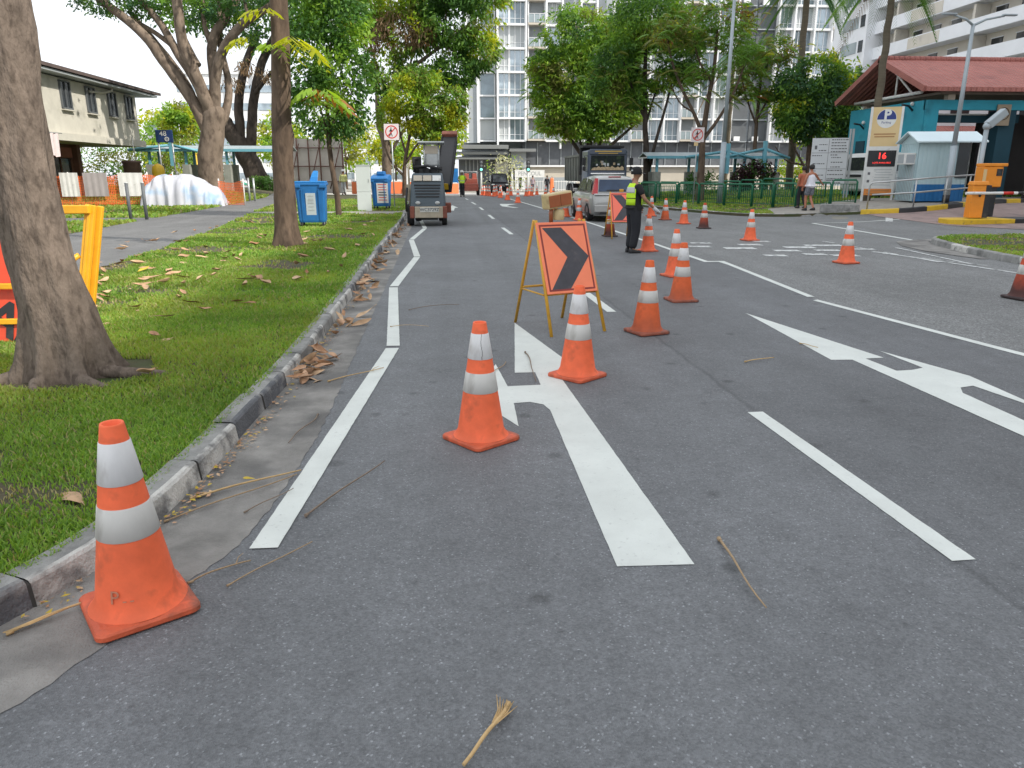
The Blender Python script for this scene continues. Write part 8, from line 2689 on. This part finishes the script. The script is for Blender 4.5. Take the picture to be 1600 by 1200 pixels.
net('long orange mesh net fence in front of the two storey house', (-19.5, 36.3), (-13.0, 37.6), 1.45, 6)
net('short orange mesh net fence to the side of the white tarpaulin', (-11.0, 37.8), (-9.75, 37.4), 1.15, 1)
for (x, w_, m, lab) in ((-17.25, 0.75, M_white, 'narrow white sheet hung on the orange net nearest the big trunk'), (-16.2, 1.0, mat('grey_sheet', (0.36, 0.33, 0.33), 0.8, 0.1, 3), 'grey ribbed sheet hung in the middle of the orange net'),
                        (-14.75, 1.05, M_white, 'wide white sheet hung on the orange net beside the tarpaulin')):
    t = thing('sheet_panel', lab, 'sheet', (x, 36.3 + (x + 19.5) * 0.2 - 0.06, H(x, 36.6) + 0.1), math.radians(11))
    rings = []
    for k in range(15):
        xx = -w_ / 2 + w_ * k / 14
        rings.append([(xx, -0.1 + 0.02 * math.sin(k * 1.7), 0.45), (xx, -0.1 + 0.015 * math.sin(k * 1.7 + 1), 1.0), (xx, -0.1 + 0.01 * math.sin(k * 1.7), 1.5)])
    MB().loft(rings, 0, True, False, False).build('sheet', m, t)
# tarpaulin over a heap
M_tarp = mat('tarpaulin', (0.46, 0.47, 0.52), 0.6, 0.1, 1.5, dirt=((0.24, 0.38, 0.55), 1.1, 0.85, 0.52))
tp = thing('tarpaulin', 'white and pale blue tarpaulin sagging over a heap under the massive tree', 'tarpaulin', (-12.35, 37.3, H(-12.3, 37.3) + 0.1), math.radians(8))
g5 = np.random.default_rng(3)
rings = []
NU, NV = 70, 36
for i in range(NU + 1):
    u = i / NU * 2 - 1
    r = []
    for j in range(NV + 1):
        v = j / NV * 2 - 1
        x_, y_ = np.array([u * 3 + 9.0]), np.array([v * 2 + 5.0])
        n1 = float(vnoise(x_ * 0.8, y_ * 0.8, 1.0, 7)[0] - 0.5)
        n2 = float(vnoise(x_ * 1.0 + 0.25 * y_, y_ * 0.12, 2.6, 8)[0] - 0.5)
        n3 = float(vnoise(x_ * 1.0 - 0.3 * y_, y_ * 0.2, 6.0, 12)[0] - 0.5)
        dome = max(0.0, 1 - abs(u) ** 3.4) ** 0.5 * max(0.0, 1 - abs(v) ** 3.0) ** 0.55
        top = 1.36 - 0.5 * ss((u - 0.0) / 1.0) + 0.3 * n1 + 0.08 * math.sin(u * 6.5)
        side = 1 - 0.75 * dome
        z = max(0.01, dome * top + (0.10 * n3 + 0.22 * n2) * dome ** 0.4 * (0.35 + side))
        out = 1 + (0.34 * n2 + 0.14 * n3) * side
        r.append((u * 1.8 * (1 + 0.1 * n2), v * 1.1 * out, z))
    rings.append(r)
MB().loft(rings, 0, True, False, False).build('cover', M_tarp, tp)
MB().box((0.1, -0.95, 0.18), (0.5, 0.25, 0.3), 0, rotz(0.3)).build('sack', M_rust, tp, bevel=0.06)
dm = thing('tank', 'rusty round tank behind the orange net with a thin white pipe', 'tank', (-17.5, 44.5, H(-17.5, 44.5)))
MB().lathe([(0.42, 0), (0.45, 0.1), (0.45, 1.7), (0.5, 1.75), (0.5, 1.85), (0.001, 1.9)], 24).build('shell', mat('tank_rust', (0.1, 0.06, 0.05), 0.7, 0.2, 3), dm)
MB().tube([(0.25, 0, 1.85), (0.2, 0, 3.1)], 0.03, 6).build('pipe', M_white, dm)
yd = thing('drum', 'bright yellow drum between the rusty tank and the tarpaulin', 'drum', (-16.0, 44.2, H(-16, 44.2)))
MB().lathe([(0.001, 0), (0.3, 0), (0.3, 1.1), (0.34, 1.3), (0.3, 1.6), (0.12, 1.75), (0.001, 1.78)], 18).build('shell', M_py, yd)
MB().lathe([(0.301, 0.5), (0.315, 0.52), (0.315, 0.56), (0.301, 0.58)], 18).build('hoop', M_py, yd)
# posts at the path entrance
for i, (x, y, lab) in enumerate(((-10.3, 25.55, 'short grey post at the footpath branch, nearer of the dark pair'), (-10.05, 26.2, 'short grey post at the footpath branch, farther of the dark pair'),
                                 (-10.75, 42.4, 'pale short post by the leaning trunk, beside its twin'), (-10.5, 42.5, 'pale short post by the leaning trunk, closer to the bins'))):
    t = thing('bollard', lab, 'bollard', ground_at(x, y, 0.1))
    MB().tube([(0, 0, -0.05), (0, 0, 1.18)], 0.055, 10).build('post', M_metal if i > 1 else M_tdark, t)
    MB().tube([(0, 0, 1.17), (0, 0, 1.21)], [0.06, 0.05], 10).build('cap', M_refl, t)
# scaffolded hoarding
hg = thing('hoarding', 'tall pale hoarding with brown scaffold poles behind the blue bins', 'hoarding', (-12.0, 58.5, H(-10, 58) + 0.1))
MB().box((2.1, 0, 2.0), (4.3, 0.12, 3.9)).build('panel', mat('hoarding_panel', (0.55, 0.5, 0.45), 0.8, 0.1, 1), hg)
for i in range(6):
    MB().tube([(0.1 + i * 0.82, -0.18, 0), (0.1 + i * 0.82, -0.18, 4.0)], 0.045, 6).build('pole', M_brown, hg)
for z in (0.9, 2.0, 3.3):
    MB().tube([(0, -0.24, z), (4.3, -0.24, z)], 0.04, 6).build('ledger', M_brown, hg)
for i in range(3):
    MB().tube([(0.2 + i * 1.5, -0.3, 0.4), (1.1 + i * 1.5, -0.3, 3.6)], 0.035, 6).build('brace', M_brown, hg)
# plastic barriers
PBG = 'plastic road barriers at the far end of the lawn'
M_pbo = mat('barrier_plastic', (0.85, 0.22, 0.08), 0.5, 0.08, 3)
first = None
for i, (x, y) in enumerate(((-5.4, 61.5), (-4.1, 61.8), (-2.6, 61.5), (-7.0, 61.2))):
    if first is None:
        first = thing('plastic_barrier', 'orange and white plastic road barrier across the end of the lawn', 'barrier', ground_at(x, y, 0.1), group=PBG)
        MB().box((0, 0, 0.5), (1.2, 0.4, 0.95), 0, None, 1.0, 0.5).build('body', M_pbo, first, bevel=0.05)
        MB().box((0, 0, 0.98), (1.0, 0.2, 0.1)).build('cap', M_white, first, bevel=0.03)
    else:
        dup(first, ground_at(x, y, 0.1), 0.1 * i, None, PBG)
# portable toilet, traffic lights, banner fence
pt = thing('portable_toilet', 'blue portable toilet cabin at the far junction', 'portable toilet', ground_at(0.45, 75, 0.0))
MB().box((0, 0, 1.2), (0.95, 0.95, 2.3)).build('cabin', M_lidb, pt, bevel=0.04)
MB().box((0, 0, 2.42), (1.0, 1.0, 0.12)).build('roof', M_white, pt, bevel=0.04)
MB().box((0, -0.485, 1.1), (0.7, 0.02, 1.8)).build('door', M_bin, pt)
pb2 = dup(first, ground_at(0.3, 72.6, 0.0), 0.2, 'pink looking plastic barrier in front of the blue portable toilet', None)
pb2['group'] = ''
M_lite = mat('signal_green', (0.1, 0.6, 0.45), 0.4, 0.0, 3, emit=((0.3, 1.0, 0.8), 1.2))
for x, lab in ((3.46, 'traffic light on a white post left of the black people carrier'), (8.46, 'traffic light on a white post before the white banner')):
    t = thing('traffic_light', lab, 'traffic light', ground_at(x, 82, 0.0))
    MB().tube([(0, 0, 0), (0, 0, 3.3)], 0.09, 8).build('post', M_white, t)
    hd2 = MB().box((0, -0.14, 2.75), (0.4, 0.25, 1.15)).build('head', M_black, t, bevel=0.03)
    o = MB().lathe([(0.001, 0.02), (0.12, 0.02), (0.14, 0)], 14).build('lamp', M_lite, hd2)
    o.location = (0, -0.27, 2.38)
    o.rotation_euler = (PI / 2, 0, 0)
    for z in (2.75, 3.1):
        o = MB().lathe([(0.001, 0.02), (0.12, 0.02), (0.14, 0)], 14).build('lamp', M_tdark, hd2)
        o.location = (0, -0.27, z)
        o.rotation_euler = (PI / 2, 0, 0)
bn = thing('banner', 'long white banner with spaced grey letters on the far fence', 'banner', ground_at(8.95, 85.0, 0.0))
MB().box((0, 0, 2.0), (3.3, 0.04, 0.78)).build('sheet', M_white, bn)
text('PENCOUL', 0.6, bn, M_metal, (0, -0.03, 2.0), sx=0.95)
for x in (-1.6, 0, 1.6):
    MB().tube([(x, 0.04, 0), (x, 0.04, 2.4)], 0.03, 6).build('post', M_white, bn)
wf = thing('fence', 'white picket fence along the far pavement below the banner', 'fence', ground_at(6.3, 85.6, 0.0))
for z in (0.3, 1.15):
    MB().tube([(0, 0, z), (9, 0, z)], 0.03, 6).build('rail', M_white, wf)
mb = MB()
for i in range(31):
    mb.box((i * 0.3, 0, 0.65), (0.06, 0.03, 1.25))
mb.build('bars', M_white, wf)
ob = thing('bag', 'orange bag hanging beside the slim pedestrian past the tipper truck', 'bag', ground_at(10.5, 78, 0.005))
MB().box((0, 0, 0.75), (0.5, 0.3, 1.5), 0, None, 0.7).build('bag', M_pbo, ob, bevel=0.1)
MB().tube([(-0.12, 0, 1.45), (0, 0, 1.65), (0.12, 0, 1.45)], 0.02, 6).build('strap', M_black, ob)
pv = tag(sheet('pavement', [(-70, 84), (70, 84), (70, 112), (-70, 112)], 0.12, M_pave, step=2.0, side=0.2), kind='structure')

# distant white blocks on the left
for i, (x, y, w_, h_, lab) in enumerate(((-40, 150, 19, 20, 'long white block with blue grey window bands behind the massive tree'), (-54, 160, 10, 14, 'lower pale block beside the number 48 board'),
                                          (-16, 165, 14, 12, 'white block with fine ribs behind the slim dense tree'))):
    t = thing('distant_block', lab, 'building', (x, y, -1))
    MB().box((0, 3, h_ / 2), (w_, 6, h_)).build('wall', M_twhite, t)
    for k in range(int(h_ / 3.1)):
        MB().box((0, -0.05, 2.0 + 3.1 * k), (w_ - 0.6, 0.12, 1.2)).build('window_band', M_glass, t)
    for k in range(5):
        MB().box((-w_ / 2 + w_ * k / 4, -0.2, h_ / 2), (0.5, 0.5, h_)).build('fin', M_twhite, t)
    MB().box((0, 3, h_ + 0.2), (w_ + 0.6, 6.6, 0.5)).build('roof', M_twhite, t)
# ------------------------------------------------------------------ camera, sun, sky
cam = bpy.data.cameras.new('camera')
cam.sensor_width = 36.0
cam.lens = 36.0 * 1160 / 1600
cam.clip_start = 0.05
cam.clip_end = 2000
co = bpy.data.objects.new('camera', cam)
COL.objects.link(co)
pitch = math.atan(330 / 1160)
co.location = (0, 0, 1.6)
co.rotation_euler = (PI / 2 - pitch, 0, -math.radians(4.7))
scene.camera = co

SUN_EL = math.radians(40)
SUN_AZ = math.radians(118)          # clockwise from +Y: the sun stands to the right, a little behind the camera
sd = Vector((math.sin(SUN_AZ) * math.cos(SUN_EL), math.cos(SUN_AZ) * math.cos(SUN_EL), math.sin(SUN_EL)))
sl = bpy.data.lights.new('sun', 'SUN')
sl.energy = 5.0
sl.angle = math.radians(0.6)
sl.color = (1.0, 0.94, 0.84)
so = bpy.data.objects.new('sun', sl)
COL.objects.link(so)
so.rotation_euler = sd.to_track_quat('Z', 'Y').to_euler()
so.location = (60, -10, 60)

w = bpy.data.worlds.new('World')
scene.world = w
w.use_nodes = True
nt = w.node_tree
bg = nt.nodes['Background']
sky = nt.nodes.new('ShaderNodeTexSky')
sky.sky_type = 'NISHITA'
sky.sun_disc = False
sky.sun_elevation = SUN_EL
sky.sun_rotation = SUN_AZ
sky.air_density = 1.2
sky.dust_density = 4.0
sky.ozone_density = 1.0
# thin bright haze over the whole sky, heavier in soft patches
tc = nt.nodes.new('ShaderNodeTexCoord')
cn = nt.nodes.new('ShaderNodeTexNoise')
cn.inputs['Scale'].default_value = 2.2
cn.inputs['Detail'].default_value = 6
nt.links.new(tc.outputs['Generated'], cn.inputs['Vector'])
cr = nt.nodes.new('ShaderNodeMapRange')
cr.inputs['From Min'].default_value = 0.3
cr.inputs['From Max'].default_value = 0.65
cr.inputs['To Min'].default_value = 0.7
cr.inputs['To Max'].default_value = 0.95
nt.links.new(cn.outputs['Fac'], cr.inputs['Value'])
mx = nt.nodes.new('ShaderNodeMix')
mx.data_type = 'RGBA'
nt.links.new(cr.outputs['Result'], mx.inputs['Factor'])
nt.links.new(sky.outputs['Color'], mx.inputs['A'])
mx.inputs['B'].default_value = (10.4, 10.8, 11.4, 1)
nt.links.new(mx.outputs['Result'], bg.inputs['Color'])
bg.inputs['Strength'].default_value = 0.135

scene.view_settings.view_transform = 'Standard'
scene.view_settings.look = 'None'
scene.view_settings.exposure = 0
scene.cycles.use_denoising = True
scene.cycles.max_bounces = 6
scene.cycles.diffuse_bounces = 3
scene.cycles.glossy_bounces = 2
scene.cycles.transmission_bounces = 4
scene.cycles.transparent_max_bounces = 6
scene.cycles.sample_clamp_indirect = 6
scene.cycles.caustics_reflective = False
scene.cycles.caustics_refractive = False
